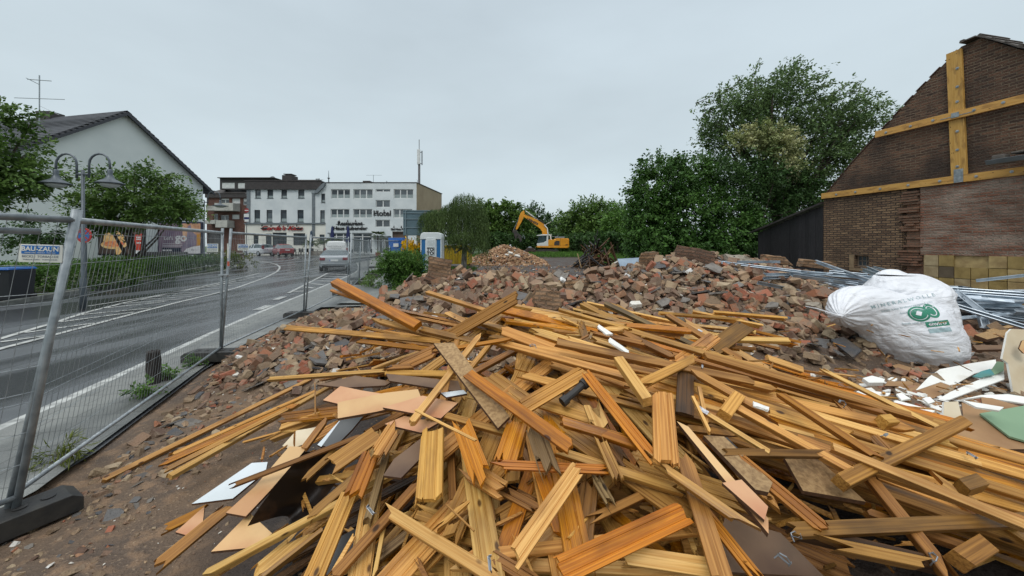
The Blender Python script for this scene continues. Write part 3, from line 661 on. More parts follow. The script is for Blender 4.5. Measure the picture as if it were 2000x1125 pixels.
mb = MB(); mb.add([(fX(405), Y0+.05, gnd), (fX(405), 62, gnd), (fX(405), 62, fZ(360)), (fX(405), Y0+.05, fZ(360))], [(0, 1, 2, 3)]); mb.build('side_wall', WHITEW, ca_)
mb = MB(); z = zc; mb.b2((fX(390), Y0-.12, z-.09), (fX(1020), Y0+.04, z+.09)); mb.b2((fX(408), Y0-.04, zc+.09), (fX(434), Y0+.04, fZ(360))); mb.b2((fX(918), Y0-.045, zc-1.7), (fX(940), Y0+.04, fZ(388))); mb.b2((fX(915), Y0-.05, fZ(396)), (fX(950), Y0-.01, fZ(384))); mb.build('grey_trim', LEAD, ca_)
mb = MB(); mb.prism([(fX(402), fZ(360)), (fX(985), fZ(360)), (fX(1002), fZ(296)), (fX(405), fZ(296))], Y0-.25, Y0+9); mb.b2((fX(402), Y0-.32, fZ(297)), (fX(1000), Y0-.26, fZ(290))); mb.build('mansard_roof', DROOF, ca_)
mb = MB(); mb.prism([(fX(940), fZ(392)), (fX(960), fZ(365)), (fX(1004), fZ(318)), (fX(1026), fZ(306)), (fX(1026), fZ(318)), (fX(1014), fZ(345)), (fX(965), fZ(392))], Y0-.3, Y0-.04); mb.build('gable_cladding', LEAD, ca_)
mb = MB()
for i, (xa, ya) in enumerate(((946, 396), (956, 382), (968, 368), (980, 356), (992, 344), (1004, 330))): mb.b2((fX(xa), Y0-.36-.01*i, fZ(400)), (fX(1024), Y0-.31, fZ(ya)))
mb.b2
for (a, b, c, d), n in zip(holes, [1]*4+[1]*4+[1, 1, 1, 1, 3, 2, 1]):
    window(ca_, Mc, a, b, c, d, n, DFRAME if c < zc else WHITE if False else DFRAME, .1, .07, curtain=.3 if c > zc else None, transom=.8 if (c > zc and d < fZ(500)) else None, sill=LEAD if c > zc else None)
RED = mat('sign_red', rgb(150, 40, 38), .5)
txt("Gerda's Kate", 680, 664, .8, RED, ca_, 1.35, .4)
mb = MB(); mb.b2((fX(528), Y0-.05, fZ(668)), (fX(838), Y0-.02, fZ(664)))
for x in (546, 820): mb.lathe([(.3, 0), (.5, .12), (.4, .22)], 12, M=T0(fX(x), Y0-.1, fZ(672)) @ Matrix.Diagonal((1, .15, 1, 1)))
mb.build('sign_rail', IRON, ca_)
for x, y in ((533, 645), (603, 647), (668, 647), (735, 647), (803, 645)): lantern(ca_, x, y)
mb = MB(); x = fX(1019); mb.tube([(x, 51, fZ(320)), (x, 51, fZ(290)), (x, 51, fZ(200))], [.16, .08, .02], 8); mb.lathe([(.05, 0), (.2, .15), (.05, .3)], 8, M=T0(x, 51, fZ(270))); mb.build('spire', LEAD, ca_)
mb = MB(); mb.b2((fX(1055), 53, fZ(300)), (fX(1085), 55, fZ(285))); mb.build('chimney', DROOF, ca_)
# --- apartment block behind
k62 = 62/F; gX = lambda x: (380+x/4-CX)*k62; gZ = lambda y: CH-(280+y/4-HY)*k62
ap = empty('apartment_house', (0, 0, 0), 0, 'brown brick apartment house with grey balconies behind the white cafe', 'apartment house')
M = T0(0, 62, 0); BR = brick_mat('far_brown_brick', rgb(112, 72, 58), rgb(92, 60, 50), rgb(96, 78, 70), grime_amt=.3)
wn = [(205, 270, 430, 470), (290, 356, 430, 482), (378, 470, 430, 482), (148, 182, 550, 600), (200, 268, 560, 600), (290, 350, 556, 592), (378, 440, 550, 600), (100, 215, 690, 860)]
holes = [(gX(a), gX(b), gZ(d), gZ(c)) for a, b, c, d in wn]
mb = MB(); facade(mb, M, gX(95), gX(560), gnd-.3, gZ(425), holes, .3); mb.add([(gX(95), 62, gnd), (gX(95)-1, 74, gnd), (gX(95)-1, 74, gZ(425)), (gX(95), 62, gZ(425))], [(0, 1, 2, 3)]); mb.build('brick_wall', BR, ap)
mb = MB(); mb.b2((gX(92), 61.7, gZ(425)), (gX(560), 62.05, gZ(392))); mb.build('eaves_band', DROOF, ap)
mb = MB(); mb.add([(gX(92), 61.6, gZ(392)), (gX(560), 61.6, gZ(392)), (gX(560), 66, gZ(300)), (gX(210), 66, gZ(300)), (gX(92)-.6, 74, gZ(392))], [(0, 1, 2, 3), (0, 3, 4)])
mb.add([(gX(205), 63.5, gZ(276)), (gX(900), 63.5, gZ(290)), (gX(850), 69, gZ(225)), (gX(270), 69, gZ(225))], [(0, 1, 2, 3)])
mb.build('tiled_roof', mat('old_roof_tiles', rgb(74, 68, 64), .7, rgb(56, 52, 50), scale=4, bump=.02), ap)
mb = MB(); h2 = [(gX(218), gX(320), gZ(354), gZ(308)), (gX(343), gX(404), gZ(354), gZ(310))]; M2 = T0(0, 61.8, 0); facade(mb, M2, gX(205), gX(640), gZ(362), gZ(274), h2, .2); mb.b2((gX(202), 61.3, gZ(276)), (gX(640), 63.5, gZ(271))); mb.b2((gX(205), 61.82, gZ(362)), (gX(206), 64, gZ(276))); mb.build('dormer', DROOF, ap)
for a, b, c, d in h2: window(ap, M2, a, b, c, d, 1, WHITE, .1, .08, blind=.9)
for i, (a, b, c, d) in enumerate(holes[:7]): window(ap, M, a, b, c, d, 2 if i in (0, 4) else 1, WHITE, .15, .08, blind=(.3, .75, .45, 0, 0, .9, .5)[i])
CONC = mat('balcony_concrete', rgb(176, 176, 168), .8, rgb(140, 140, 134), scale=1.2, lo=.4, hi=.7)
for a, b, c, d, l in ((215, 356, 474, 532, 0), (150, 215, 496, 530, 1), (222, 312, 606, 660, 0), (130, 225, 604, 632, 1)):
    mb = MB(); mb.b2((gX(a), 60.4, gZ(d)), (gX(b), 60.55, gZ(c))); mb.b2((gX(a), 60.55, gZ(d)), (gX(b), 62, gZ(d)+.15)); mb.b2((gX(b)-.12, 60.56, gZ(d)+.15), (gX(b), 62, gZ(c))); mb.build('balcony', CONC, ap)
mb = MB(); a = holes[-1]; mb.b2((a[0], 62.3, a[2]), (a[1], 62.4, a[3])); mb.build('garage_door', mat('garage_door', rgb(70, 66, 64), .7, rgb(48, 46, 46), scale=1, stretch=(6, 1, 1)), ap)
mb = MB(); mb.b2((gX(567), 66, gZ(290)), (gX(646), 68, gZ(212))); mb.b2((gX(572), 66.2, gZ(204)), (gX(640), 67.8, gZ(198)), mi=0); mb.b2((gX(590), 66.5, gZ(212)), (gX(620), 67.5, gZ(204))); mb.build('chimney', DROOF, ap)
mb = MB()
for x in (318, 815): mb.tube([(gX(x), 68, gZ(260)), (gX(x), 68, gZ(232))], .22, 8); mb.tube([(gX(x)-.3, 68, gZ(230)), (gX(x)+.3, 68, gZ(230))], .2, 8)
mb.build('roof_vents', STEEL, ap)
mb = MB(); mb.lathe([(.03, 0), (.5, .1), (.62, .2)], 14, M=T0(gX(460), 67, gZ(242)) @ Matrix.Rotation(R(75), 4, 'X')); mb.tube([(gX(460), 67.2, gZ(262)), (gX(460), 67.2, gZ(245))], .04, 6); mb.build('satellite_dish', LEAD, ap)
# --- big white house on the left (gable wall towards the street)
wh = empty('white_gable_house', (0, 0, 0), 0, 'large white windowless gable house with dark tiled roof and roof aerial', 'house')
Rr = Vector((-29.75, 35.0, 0)); Ap = Vector((-30.95, 29.0, 0)); u = (Ap-Rr).normalized(); Ll = Rr+u*12.4; nrm = Vector((-u.y, u.x, 0)); nrm = nrm if nrm.x < 0 else -nrm
he, ha = 7.5, 12.35; back = 16
mb = MB()
def gable(off, mbb): return [(Rr+nrm*off)+Vector((0, 0, -.5)), (Ll+nrm*off)+Vector((0, 0, -.5)), (Ll+nrm*off)+Vector((0, 0, he)), (Ap+nrm*off)+Vector((0, 0, ha)), (Rr+nrm*off)+Vector((0, 0, he))]
mb.add(gable(0, mb), [(0, 1, 2, 3, 4)]); mb.add(gable(back, mb), [(0, 1, 2, 3, 4)])
mb.add([Rr+Vector((0, 0, -.5)), Rr+nrm*back+Vector((0, 0, -.5)), Rr+nrm*back+Vector((0, 0, he)), Rr+Vector((0, 0, he))], [(0, 1, 2, 3)]); mb.add([Ll+Vector((0, 0, -.5)), Ll+nrm*back+Vector((0, 0, -.5)), Ll+nrm*back+Vector((0, 0, he)), Ll+Vector((0, 0, he))], [(0, 1, 2, 3)])
mb.build('gable_wall', plaster('pale_grey_render', rgb(214, 220, 218), rgb(202, 209, 208)), wh)
def tile_mat(name, c, c2, d):
    m, t, b = newmat(name); L = t.links; tc = N('ShaderNodeTexCoord', t); w1 = N('ShaderNodeTexWave', t); w1.inputs['Scale'].default_value = 1.4; w1.bands_direction = 'Z'; L.new(tc.outputs['Object'], w1.inputs['Vector'])
    n1 = N('ShaderNodeTexNoise', t); n1.inputs['Scale'].default_value = 2.5; n1.inputs['Detail'].default_value = 6; L.new(tc.outputs['Object'], n1.inputs['Vector'])
    x = N('ShaderNodeMix', t, data_type='RGBA'); x.inputs[6].default_value = c; x.inputs[7].default_value = c2; L.new(n1.outputs[0], x.inputs[0]); L.new(x.outputs[2], b.inputs['Base Color']); b.inputs['Roughness'].default_value = .55
    bp = N('ShaderNodeBump', t); bp.inputs['Distance'].default_value = .12; L.new(w1.outputs[0], bp.inputs['Height']); L.new(bp.outputs[0], b.inputs['Normal']); return m
RT = tile_mat('dark_roof_tiles', rgb(72, 74, 80), rgb(48, 50, 54), 0)
ov = -nrm*.35; th = Vector((0, 0, .22)); mb = MB()
slopeR = (Vector((0, 0, he))-Vector((0, 0, ha))).z
for E_, sgn in ((Rr, -1), (Ll, 1)):
    e1 = E_+u*sgn*.8; zz = he-.8*(ha-he)/6.15
    a = [Ap+ov+Vector((0, 0, ha)), e1+ov+Vector((0, 0, zz)), e1+nrm*(back+.3)+Vector((0, 0, zz)), Ap+nrm*(back+.3)+Vector((0, 0, ha))]
    rows = 22
    for k in range(rows):
        f0, f1 = k/rows, (k+1)/rows
        p = [a[0].lerp(a[1], f0), a[0].lerp(a[1], f1), a[3].lerp(a[2], f1), a[3].lerp(a[2], f0)]
        mb.add(p+[p[0]+th*.75, p[1]+th, p[2]+th, p[3]+th*.75], [(4, 5, 6, 7), (0, 1, 5, 4), (1, 2, 6, 5), (0, 1, 2, 3)])
mb.build('tiled_roof', RT, wh)
mb = MB()
for E_, sgn in ((Rr, -1), (Ll, 1)):
    e1 = E_+u*sgn*.82; zz = he-.8*(ha-he)/6.15; o2 = -nrm*.42
    a, b = Ap+o2+Vector((0, 0, ha+.02)), e1+o2+Vector((0, 0, zz+.02)); d = -nrm*-.06
    mb.add([a, b, b+Vector((0, 0, -.2)), a+Vector((0, 0, -.24)), a+nrm*.07, b+nrm*.07, b+nrm*.07+Vector((0, 0, -.2)), a+nrm*.07+Vector((0, 0, -.24))], [(0, 1, 2, 3), (4, 5, 6, 7), (0, 1, 5, 4), (3, 2, 6, 7)])
mb.build('bargeboard', mat('slate_verge', rgb(58, 60, 66), .6), wh)
mb = MB(); c = Ap+nrm*8; mb.b2((c.x-.6, c.y-.5, ha-.4), (c.x+.6, c.y+.5, ha+.55)); mb.build('chimney', DROOF, wh)
mb = MB(); c = P(77, 222, 27.5); mb.tube([c-Vector((0, 0, .8)), c+Vector((0, 0, 2.9))], .04, 6)
for dz, l, r_ in ((.0, 0, 0), (1.15, 1.9, .025), (2.55, .9, .03)):
    if l: mb.tube([c+Vector((-l, 0, dz+.05)), c+Vector((l, 0, dz-.08))], r_, 5)
mb.tube([c+Vector((0, 0, 2.2)), c+Vector((-1.0, 0, 2.7))], .03, 5); mb.tube([c+Vector((0, 0, .6)), c+Vector((1.5, 0, -.1))], .015, 5)
mb.build('roof_aerial', STEEL, wh)
# ---------------------------------------------------------------- demolition-side brick gable on the right
C0 = Vector((11.4, 13.3, 0)); ud = Vector((.196, -.98, 0)).normalized()
bg_ = empty('brick_gable_wall', C0, math.atan2(ud.y, ud.x), 'old dark brick gable wall braced with yellow timbers', 'gable wall')
# local frame: x along the wall towards the camera, y into the building
def rp(s, z, y=0): return (s, y, z)
sl = lambda px: None
prof = [(0, 3.5), (.9, 4.5), (1.75, 5.36), (2.6, 6.2), (3.2, 6.75), (3.58, 7.08), (3.95, 7.1), (4.6, 6.45), (5.6, 5.75), (7.4, 4.35), (8.1, 3.5)]
DB = brick_mat('soot_brick', rgb(112, 80, 60), rgb(66, 48, 38), rgb(112, 96, 78), grime=rgb(40, 32, 27), grime_amt=.75, bump=.04, ms=.014)
LB = brick_mat('brown_field_brick', rgb(140, 114, 86), rgb(96, 74, 56), rgb(64, 54, 46), grime=rgb(58, 46, 36), grime_amt=.5, bump=.04, ms=.014)
WB = brick_mat('washed_brick', rgb(138, 88, 66), rgb(108, 70, 54), rgb(118, 104, 90), whitewash=(rgb(168, 158, 144), .5), grime=rgb(76, 60, 48), grime_amt=.5, bump=.04, ms=.014)
mb = MB(); zmid = 3.45
mb.prism([(p[0], p[1]) for p in prof]+[(8.1, zmid), (0, zmid)], 0, .35); mb.build('upper_brickwork', DB, bg_)
mb = MB(); hole = [(1.02, 1.42, 1.02, 1.4)]
facade(mb, Matrix(), 0, 2.42, -.3, zmid, hole, .3); mb.add([(0, 0, -.3), (0, .35, -.3), (0, .35, zmid), (0, 0, zmid)], [(0, 1, 2, 3)]); mb.build('left_brickwork', LB, bg_)
mb = MB(); mb.b2((2.75, -.04, 1.45), (6.6, .3, zmid)); mb.build('washed_brickwork', WB, bg_)
mb = MB(); mb.b2((6.6, -.12, -.3), (8.1, .3, zmid)); mb.build('end_pier', DB, bg_)
# ragged torn quoin
mb = MB()
for i in range(46):
    z = -.2+i*.0795; k_ = rnd.random()
    if z > zmid-.08: break
    a = 2.36+rnd.uniform(-.14, .05); b = 2.72+rnd.uniform(-.02, .1); mb.box(((a+b)/2, rnd.uniform(-.03, .06), z), (b-a, .16, .062)) if k_ < .75 else None
    if rnd.random() < .15: mb.box((2.45+rnd.uniform(-.1, .2), -.05, z), (.16, .12, .062))
    mb.b2((2.3, .0, z-.04), (2.8, .3, z+.04))
mb.build('torn_bricks', brick_mat('torn_red_brick', rgb(134, 96, 74), rgb(104, 78, 62), rgb(110, 92, 76), grime_amt=.4), bg_)
# tiled dado
TC = [mat('tile_ochre', rgb(176, 154, 106), .5, rgb(140, 118, 78), scale=6, bump=.002), mat('tile_yellow', rgb(158, 136, 84), .45, rgb(130, 110, 64), scale=5, bump=.002), mat('tile_brown', rgb(96, 84, 66), .6, rgb(78, 66, 50), scale=6, bump=.002), mat('tile_pale', rgb(168, 152, 118), .5, rgb(140, 122, 90), scale=6, bump=.002)]
mb = MB(); mb.b2((2.8, .0, -.3), (6.6, .3, 1.446)); rr_ = random.Random(3)
for j in range(5):
    for i in range(12):
        x = 2.84+i*.315; z = 1.15-j*.315
        if x > 6.4: continue
        if j == 0 and rr_.random() < .12: continue
        mb.box((x+.15, -.03-rr_.random()*.004, z+.15), (.3, .03, .3), None, rr_.choice([0, 0, 3, 1, 1, 2]))
mb.build('tile_dado', TC, bg_)
mb = MB(); mb.b2((1.02, .12, 1.02), (1.42, .16, 1.06)); mb.b2((1.02, .12, 1.36), (1.42, .16, 1.4)); mb.b2((1.02, .12, 1.06), (1.05, .16, 1.36)); mb.b2((1.39, .12, 1.06), (1.42, .16, 1.36))
for x in (1.15, 1.28): mb.b2((x-.01, .13, 1.06), (x+.01, .15, 1.36))
mb.b2((1.05, .13, 1.2), (1.39, .15, 1.22)); wf = mb.build('window', mat('rusty_frame', rgb(120, 106, 92), .7), bg_)
mb = MB(); mb.b2((1.03, .145, 1.03), (1.41, .15, 1.39)); mb.build('pane', GLASS, wf)
mb = MB(); mb.b2((.86, -.02, .95), (1.0, .1, 1.42)); mb.b2((.86, -.02, .88), (1.5, .1, .97)); mb.build('window_surround', mat('old_render', rgb(140, 120, 92), .8, rgb(112, 94, 72), scale=5), bg_)
YT = wood('yellow_brace_timber', rgb(206, 164, 94), rgb(184, 138, 68), rgb(128, 92, 48), .55, var=.06)
def brace(x0, z0, x1, z1, w, y, name, t_=.07):
    mb = MB(); d = Vector((x1-x0, 0, z1-z0)); L_ = d.length; mb.box((L_/2, 0, 0), (L_, t_, w)); o = mb.build(name, YT, bg_, bevel=.006)
    o.matrix_local = frame_M((x0, y, z0), d, (0, 0, 1) if abs(d.z) < abs(d.x) else (-1, 0, 0)); return o
brace(-.02, 3.53, 6.7, 3.50, .2, -.05, 'lower_timber'); brace(1.7, 5.26, 6.3, 5.2, .2, -.125, 'upper_timber'); brace(3.57, 3.61, 3.47, 7.0, .3, -.05, 'upright_timber')
mb = MB()
for x, z, y in [(x, 3.52, -.09) for x in (.5, 1.1, 1.8, 2.5, 3.2, 3.9, 4.5, 5.1)]+[(x, 5.24, -.165) for x in (2.0, 2.6, 3.1, 3.9, 4.4, 4.9)]+[(3.55, z, -.09) for z in (3.85, 4.3, 4.8, 5.6, 6.0, 6.5)]:
    mb.lathe([(.035, 0), (.035, .01), (.014, .012), (.014, .03)], 8, M=T0(x, y, z) @ Matrix.Rotation(R(90), 4, 'X'))
mb.build('bolts', STEEL, bg_)
mb = MB(); mb.b2((3.47, -.172, 5.17), (3.62, -.162, 5.3)); mb.b2((3.25, -.170, 5.2), (3.9, -.161, 5.215)); mb.b2((3.48, -.094, 3.42), (3.66, -.085, 3.78)); mb.build('steel_plates', STEEL, bg_)
# tile edge on the verge
mb = MB()
for a, b in zip(prof[5:-1], prof[6:]):
    d = Vector((b[0]-a[0], 0, b[1]-a[1])); n = max(1, int(d.length/.26))
    for i in range(n):
        q = Vector((a[0], 0, a[1]))+d*(i+.5)/n; Mx = frame_M(q+Vector((0, .35, .06)), d, (0, 0, 1)); mb.box((0, 0, rnd.uniform(0, .02)), (.3, 1.0, .03), Mx); mb.box((-.1, 0, .03), (.08, 1.0, .04), Mx)
mb.build('verge_tiles', mat('old_grey_tiles', rgb(98, 92, 86), .75, rgb(70, 64, 60), scale=6, var=.1, bump=.01), bg_)
mb = MB()
for a, b in zip(prof[:5], prof[1:6]):
    d = Vector((b[0]-a[0], 0, b[1]-a[1])); n = max(1, int(d.length/.3))
    for i in range(n):
        q = Vector((a[0], 0, a[1]))+d*(i+.5)/n; Mx = frame_M(q+Vector((0, .3, .02)), d, (0, 0, 1)); mb.box((0, 0, 0), (.3, .66, .022), Mx @ Matrix.Rotation(R(1.5), 4, 'Y'))
mb.build('verge_tiles', mat('reddish_tiles', rgb(92, 68, 60), .75, rgb(66, 50, 46), scale=6, bump=.01), bg_)
# roof body and rear
mb = MB(); lf = [p for p in prof if p[0] <= 3.95]; rt = [p for p in prof if p[0] >= 3.95]
for seq in (lf, rt):
    for a, b in zip(seq, seq[1:]): mb.add([(a[0], .36, a[1]-.02), (b[0], .36, b[1]-.02), (b[0], 9, b[1]-.02), (a[0], 9, a[1]-.02)], [(0, 1, 2, 3)])
mb.add([(0, .35, -.3), (0, 9, -.3), (0, 9, 3.48), (0, .35, 3.48)], [(0, 1, 2, 3)])
mb.build('roof', DROOF, bg_)
# gutter fragment with tiles at the right edge
mb = MB(); c = [(4.15, -.5, 3.98), (6.6, -.55, 3.82)]; g0 = MB()
g0.prism([(-.5, 3.82), (-.44, 3.72), (-.3, 3.72), (-.24, 3.86), (-.27, 3.86), (-.32, 3.75), (-.42, 3.75), (-.47, 3.83)], 4.25, 6.8, 'x'); g0.build('gutter', LEAD, bg_)
mb = MB()
for i in range(6): mb.box((4.75+i*.22, -.3, 3.92+i*.05), (.2, .34, .05), Matrix.Rotation(R(-3*i), 4, 'X') if False else None)
mb.box((4.45, -.36, 3.87), (.22, .2, .12)); mb.build('loose_tiles', mat('old_grey_tiles', (0, 0, 0, 1)), bg_, bevel=.02)
# dark timber shed next to the gable
sh_ = empty('dark_timber_shed', (11.42, 13.30, 0), 0, 'low dark timber shed with sloping roof beside the brick gable', 'shed')
mb = MB(); rb = random.Random(4)
for i in range(22):
    y = .02+i*.16; zt = 3.18-i*.04; mb.b2((-.03+rb.uniform(-.012, .012), y, .5), (.03, y+.156, zt+rb.uniform(-.02, .02)))
mb.build('plank_wall', mat('tarred_planks', rgb(40, 38, 41), .6, rgb(25, 24, 26), scale=6, stretch=(6, 6, .6), bump=.01, isl=.3), sh_)
mb = MB(); mb.add([(-.2, -.02, 3.22), (-.2, 3.9, 2.3), (3, 3.9, 3.1), (3, .4, 4.1), (-.2, -.02, 3.29), (-.2, 3.9, 2.37), (3, 3.9, 3.17), (3, .4, 4.17)], [(0, 1, 2, 3), (4, 5, 6, 7), (0, 1, 5, 4), (1, 2, 6, 5), (2, 3, 7, 6), (3, 0, 4, 7)]); mb.build('sloping_roof', DROOF, sh_)
mb = MB(); mb.b2((-.06, .0, -.3), (.05, 3.6, .5)); mb.build('brick_plinth', LB, sh_)
mb = MB(); mb.b2((-.08, 1.3, .1), (-.062, 2.0, .9)); mb.build('dark_opening', BLACK, sh_)
# ---------------------------------------------------------------- vegetation
def leaf_mat(name, c, c2, c3=None):
    m, t, b = newmat(name); L = t.links
    g = N('ShaderNodeNewGeometry', t); n = N('ShaderNodeTexNoise', t); n.inputs['Scale'].default_value = .9; n.inputs['Detail'].default_value = 3; L.new(g.outputs['Position'], n.inputs['Vector'])
    r = N('ShaderNodeMapRange', t); r.inputs[1].default_value = .38; r.inputs[2].default_value = .62; L.new(n.outputs[0], r.inputs[0])
    x = N('ShaderNodeMix', t, data_type='RGBA'); x.inputs[6].default_value = c; x.inputs[7].default_value = c2; L.new(r.outputs[0], x.inputs[0])
    h = N('ShaderNodeHueSaturation', t); L.new(x.outputs[2], h.inputs['Color'])
    a = N('ShaderNodeMapRange', t); a.inputs[3].default_value = .55; a.inputs[4].default_value = 1.5; L.new(g.outputs['Random Per Island'], a.inputs[0]); L.new(a.outputs[0], h.inputs['Value'])
    L.new(h.outputs[0], b.inputs['Base Color']); b.inputs['Roughness'].default_value = .55; b.inputs['Specular IOR Level'].default_value = .25
    b.inputs['Subsurface Weight'].default_value = 0
    tl = N('ShaderNodeBsdfTranslucent', t); L.new(h.outputs[0], tl.inputs[0]); ms_ = N('ShaderNodeMixShader', t); ms_.inputs[0].default_value = .3
    L.new(b.outputs[0], ms_.inputs[1]); L.new(tl.outputs[0], ms_.inputs[2]); L.new(ms_.outputs[0], t.nodes['Material Output'].inputs[0])
    return m
BARK = mat('bark', rgb(74, 64, 54), .85, rgb(48, 42, 36), scale=6, stretch=(1, 1, .3), bump=.02)
def rdir(r):
    while True:
        v = Vector((r.uniform(-1, 1), r.uniform(-1, 1), r.uniform(-1, 1)))
        if .05 < v.length < 1: return v.normalized()
def add_leaf(V, Fc, p, d, n, l, w):
    s = d.cross(n)
    if s.length < 1e-3: s = Vector((1, 0, 0))
    s = s.normalized()*w/2; k = len(V)
    V.append(p); V.append(p+d*l*.5+s-n*l*.06); V.append(p+d*l); V.append(p+d*l*.5-s-n*l*.06); Fc.append((k, k+1, k+2, k+3))
def leaves_obj(name, V, Fc, m, parent):
    me = bpy.data.meshes.new(name); me.from_pydata([tuple(v) for v in V], [], Fc)
    for q in (m if isinstance(m, list) else [m]): me.materials.append(q)
    o = bpy.data.objects.new(name, me); C.objects.link(o); o.parent = parent; return o
def crown(r, blobs, nclump, per, lsize, V, Fc, droop=.25, shell=.62, csize=.45, wind=Vector((0, 0, 0)), aspect=.55):
    """leaf clumps spread through ellipsoid blobs [(centre, radii)] mostly near the surface"""
    tot = sum(b[1][0]*b[1][2] for b in blobs)
    for c, rad in blobs:
        k = int(nclump*rad[0]*rad[2]/tot)
        for _ in range(k):
            d = rdir(r); f = shell+(1.08-shell)*r.random()**.7
            p = Vector((c[0]+d.x*rad[0]*f, c[1]+d.y*rad[1]*f, c[2]+d.z*rad[2]*f)); cs = csize*r.uniform(.5, 1.25)
            td = (Vector((d.x, d.y, d.z*.6))+rdir(r)*.5+wind).normalized()
            for _ in range(per):
                q = p+td*cs*r.uniform(-.9, 1.1)+rdir(r)*cs*.35
                ld = (td+rdir(r)*.9+Vector((0, 0, -droop))).normalized(); nn = (Vector((0, 0, 1))+rdir(r)*.7).normalized()
                s = lsize*r.uniform(.6, 1.3); add_leaf(V, Fc, q, ld, nn, s, s*aspect)
def branches(mb, base, top, r0, blobs, r, n=9):
    base = Vector(base); top = Vector(top); mb.tube([base, base.lerp(top, .35)+rdir(r)*.1, base.lerp(top, .7)+rdir(r)*.15, top], [r0, r0*.8, r0*.55, r0*.2], 9)
    for i in range(n):
        c, rad = r.choice(blobs); f = r.uniform(.3, .85); s = base.lerp(top, f); e_ = Vector(c)+Vector((r.uniform(-.7, .7)*rad[0], r.uniform(-.7, .7)*rad[1], r.uniform(-.3, .8)*rad[2]))
        m_ = s.lerp(e_, .5)+Vector((0, 0, -.08*(e_-s).length))+rdir(r)*.15; mb.tube([s, m_, e_], [r0*.42*(1-f*.5), r0*.26, r0*.07], 6)
def tree(name, base, blobs, h, r0, nclump, per, ls, m, label, cat='tree', seed=1, group=None, nb=10, **kw):
    r = random.Random(seed); e_ = empty(name, base, 0, label, cat, group)
    loc = [((c[0]-base[0], c[1]-base[1], c[2]-base[2]), rad) for c, rad in blobs]
    mb = MB(); branches(mb, (0, 0, -.3), (loc[0][0][0]*.6, loc[0][0][1]*.6, h), r0, loc, r, nb); mb.build('trunk', BARK, e_, True)
    V = []; Fc = []; crown(r, loc, nclump, per, ls, V, Fc, **kw); leaves_obj('crown', V, Fc, m, e_); return e_
def PB(px, py, Y, rx, ry=None, rz=None):
    "blob centred at a place of the photograph at depth Y, radii in metres"
    return (tuple(P(px, py, Y)), (rx, ry or rx*.8, rz or rx*.8))
GL1 = leaf_mat('leaf_mid_green', rgb(74, 102, 46), rgb(98, 124, 60)); GL2 = leaf_mat('leaf_dark_green', rgb(54, 80, 42), rgb(70, 98, 50)); GL3 = leaf_mat('leaf_fresh_green', rgb(90, 124, 52), rgb(72, 104, 46))
GLW = leaf_mat('leaf_willow', rgb(92, 112, 62), rgb(70, 90, 48)); GLI = leaf_mat('leaf_ivy', rgb(54, 86, 36), rgb(74, 108, 46)); GLC = leaf_mat('leaf_cream_bloom', rgb(196, 196, 150), rgb(142, 154, 100)); GLR = leaf_mat('leaf_cherry', rgb(88, 112, 70), rgb(106, 128, 80)); GLY = leaf_mat('leaf_yellowish', rgb(106, 112, 44), rgb(76, 92, 36))
def yb(px, py, Y): p = P(px, py, Y); return (p.x, p.y, gz(p.x, p.y))
# left: tree reaching in from the left edge
tree('street_tree', (-15.6, 9.4, 0), [PB(-30, 290, 9.8, 1.05, 1.1, .9), PB(30, 335, 9.8, 1.0, 1, .55), PB(-40, 370, 9.6, 1.0, 1, .55), PB(60, 345, 10, .4, .5, .25), PB(-10, 225, 9.8, .7, .8, .5)], 3.9, .16, 330, 34, .12, GL1, 'leafy street tree cut by the left edge, in front of the white gable house', seed=3, csize=.32, shell=.3)
tree('street_tree', yb(258, 520, 16), [PB(265, 385, 16, 1.7, 1.4, .85), PB(200, 410, 16, 1.1, 1.1, .8), PB(330, 400, 16, 1.1, 1.1, .8), PB(215, 350, 16, .8, .8, .45), PB(300, 345, 16, .75, .7, .5), PB(240, 432, 16, 1.2, 1, .35), PB(350, 415, 16, .7, .7, .45), PB(185, 436, 15.6, .7, .6, .35)], 3.0, .13, 560, 34, .14, GL1, 'round leafy street tree in front of the billboards', seed=5, csize=.36, shell=.35)
def bush(name, base, blobs, label, m, seed, n=200, per=26, ls=.09, cat='bush', group=None, cs=.22, **kw):
    r = random.Random(seed); e_ = empty(name, base, 0, label, cat, group); loc = [((c[0]-base[0], c[1]-base[1], c[2]-base[2]), rad) for c, rad in blobs]
    V = []; Fc = []; crown(r, loc, n, per, ls, V, Fc, csize=cs, **kw); leaves_obj('foliage', V, Fc, m, e_)
    mb = MB()
    for i in range(9):
        c, rad = r.choice(loc); mb.tube([(r.uniform(-.1, .1), r.uniform(-.1, .1), -.05), (c[0]*.5, c[1]*.5, c[2]*.5), (c[0]+r.uniform(-.5, .5)*rad[0], c[1]+r.uniform(-.4, .4)*rad[1], c[2])], [.025, .015, .005], 5)
    mb.build('stems', BARK, e_); return e_
bush('tall_shrub', yb(72, 520, 15), [PB(72, 455, 15, .95, .7, .8), PB(45, 475, 15, .6, .6, .5), PB(100, 470, 15, .5, .5, .5)], 'dark loose shrub before the white wall, left of the no stopping sign', GL2, 8, 110, 24, .13, cs=.3, shell=.2)
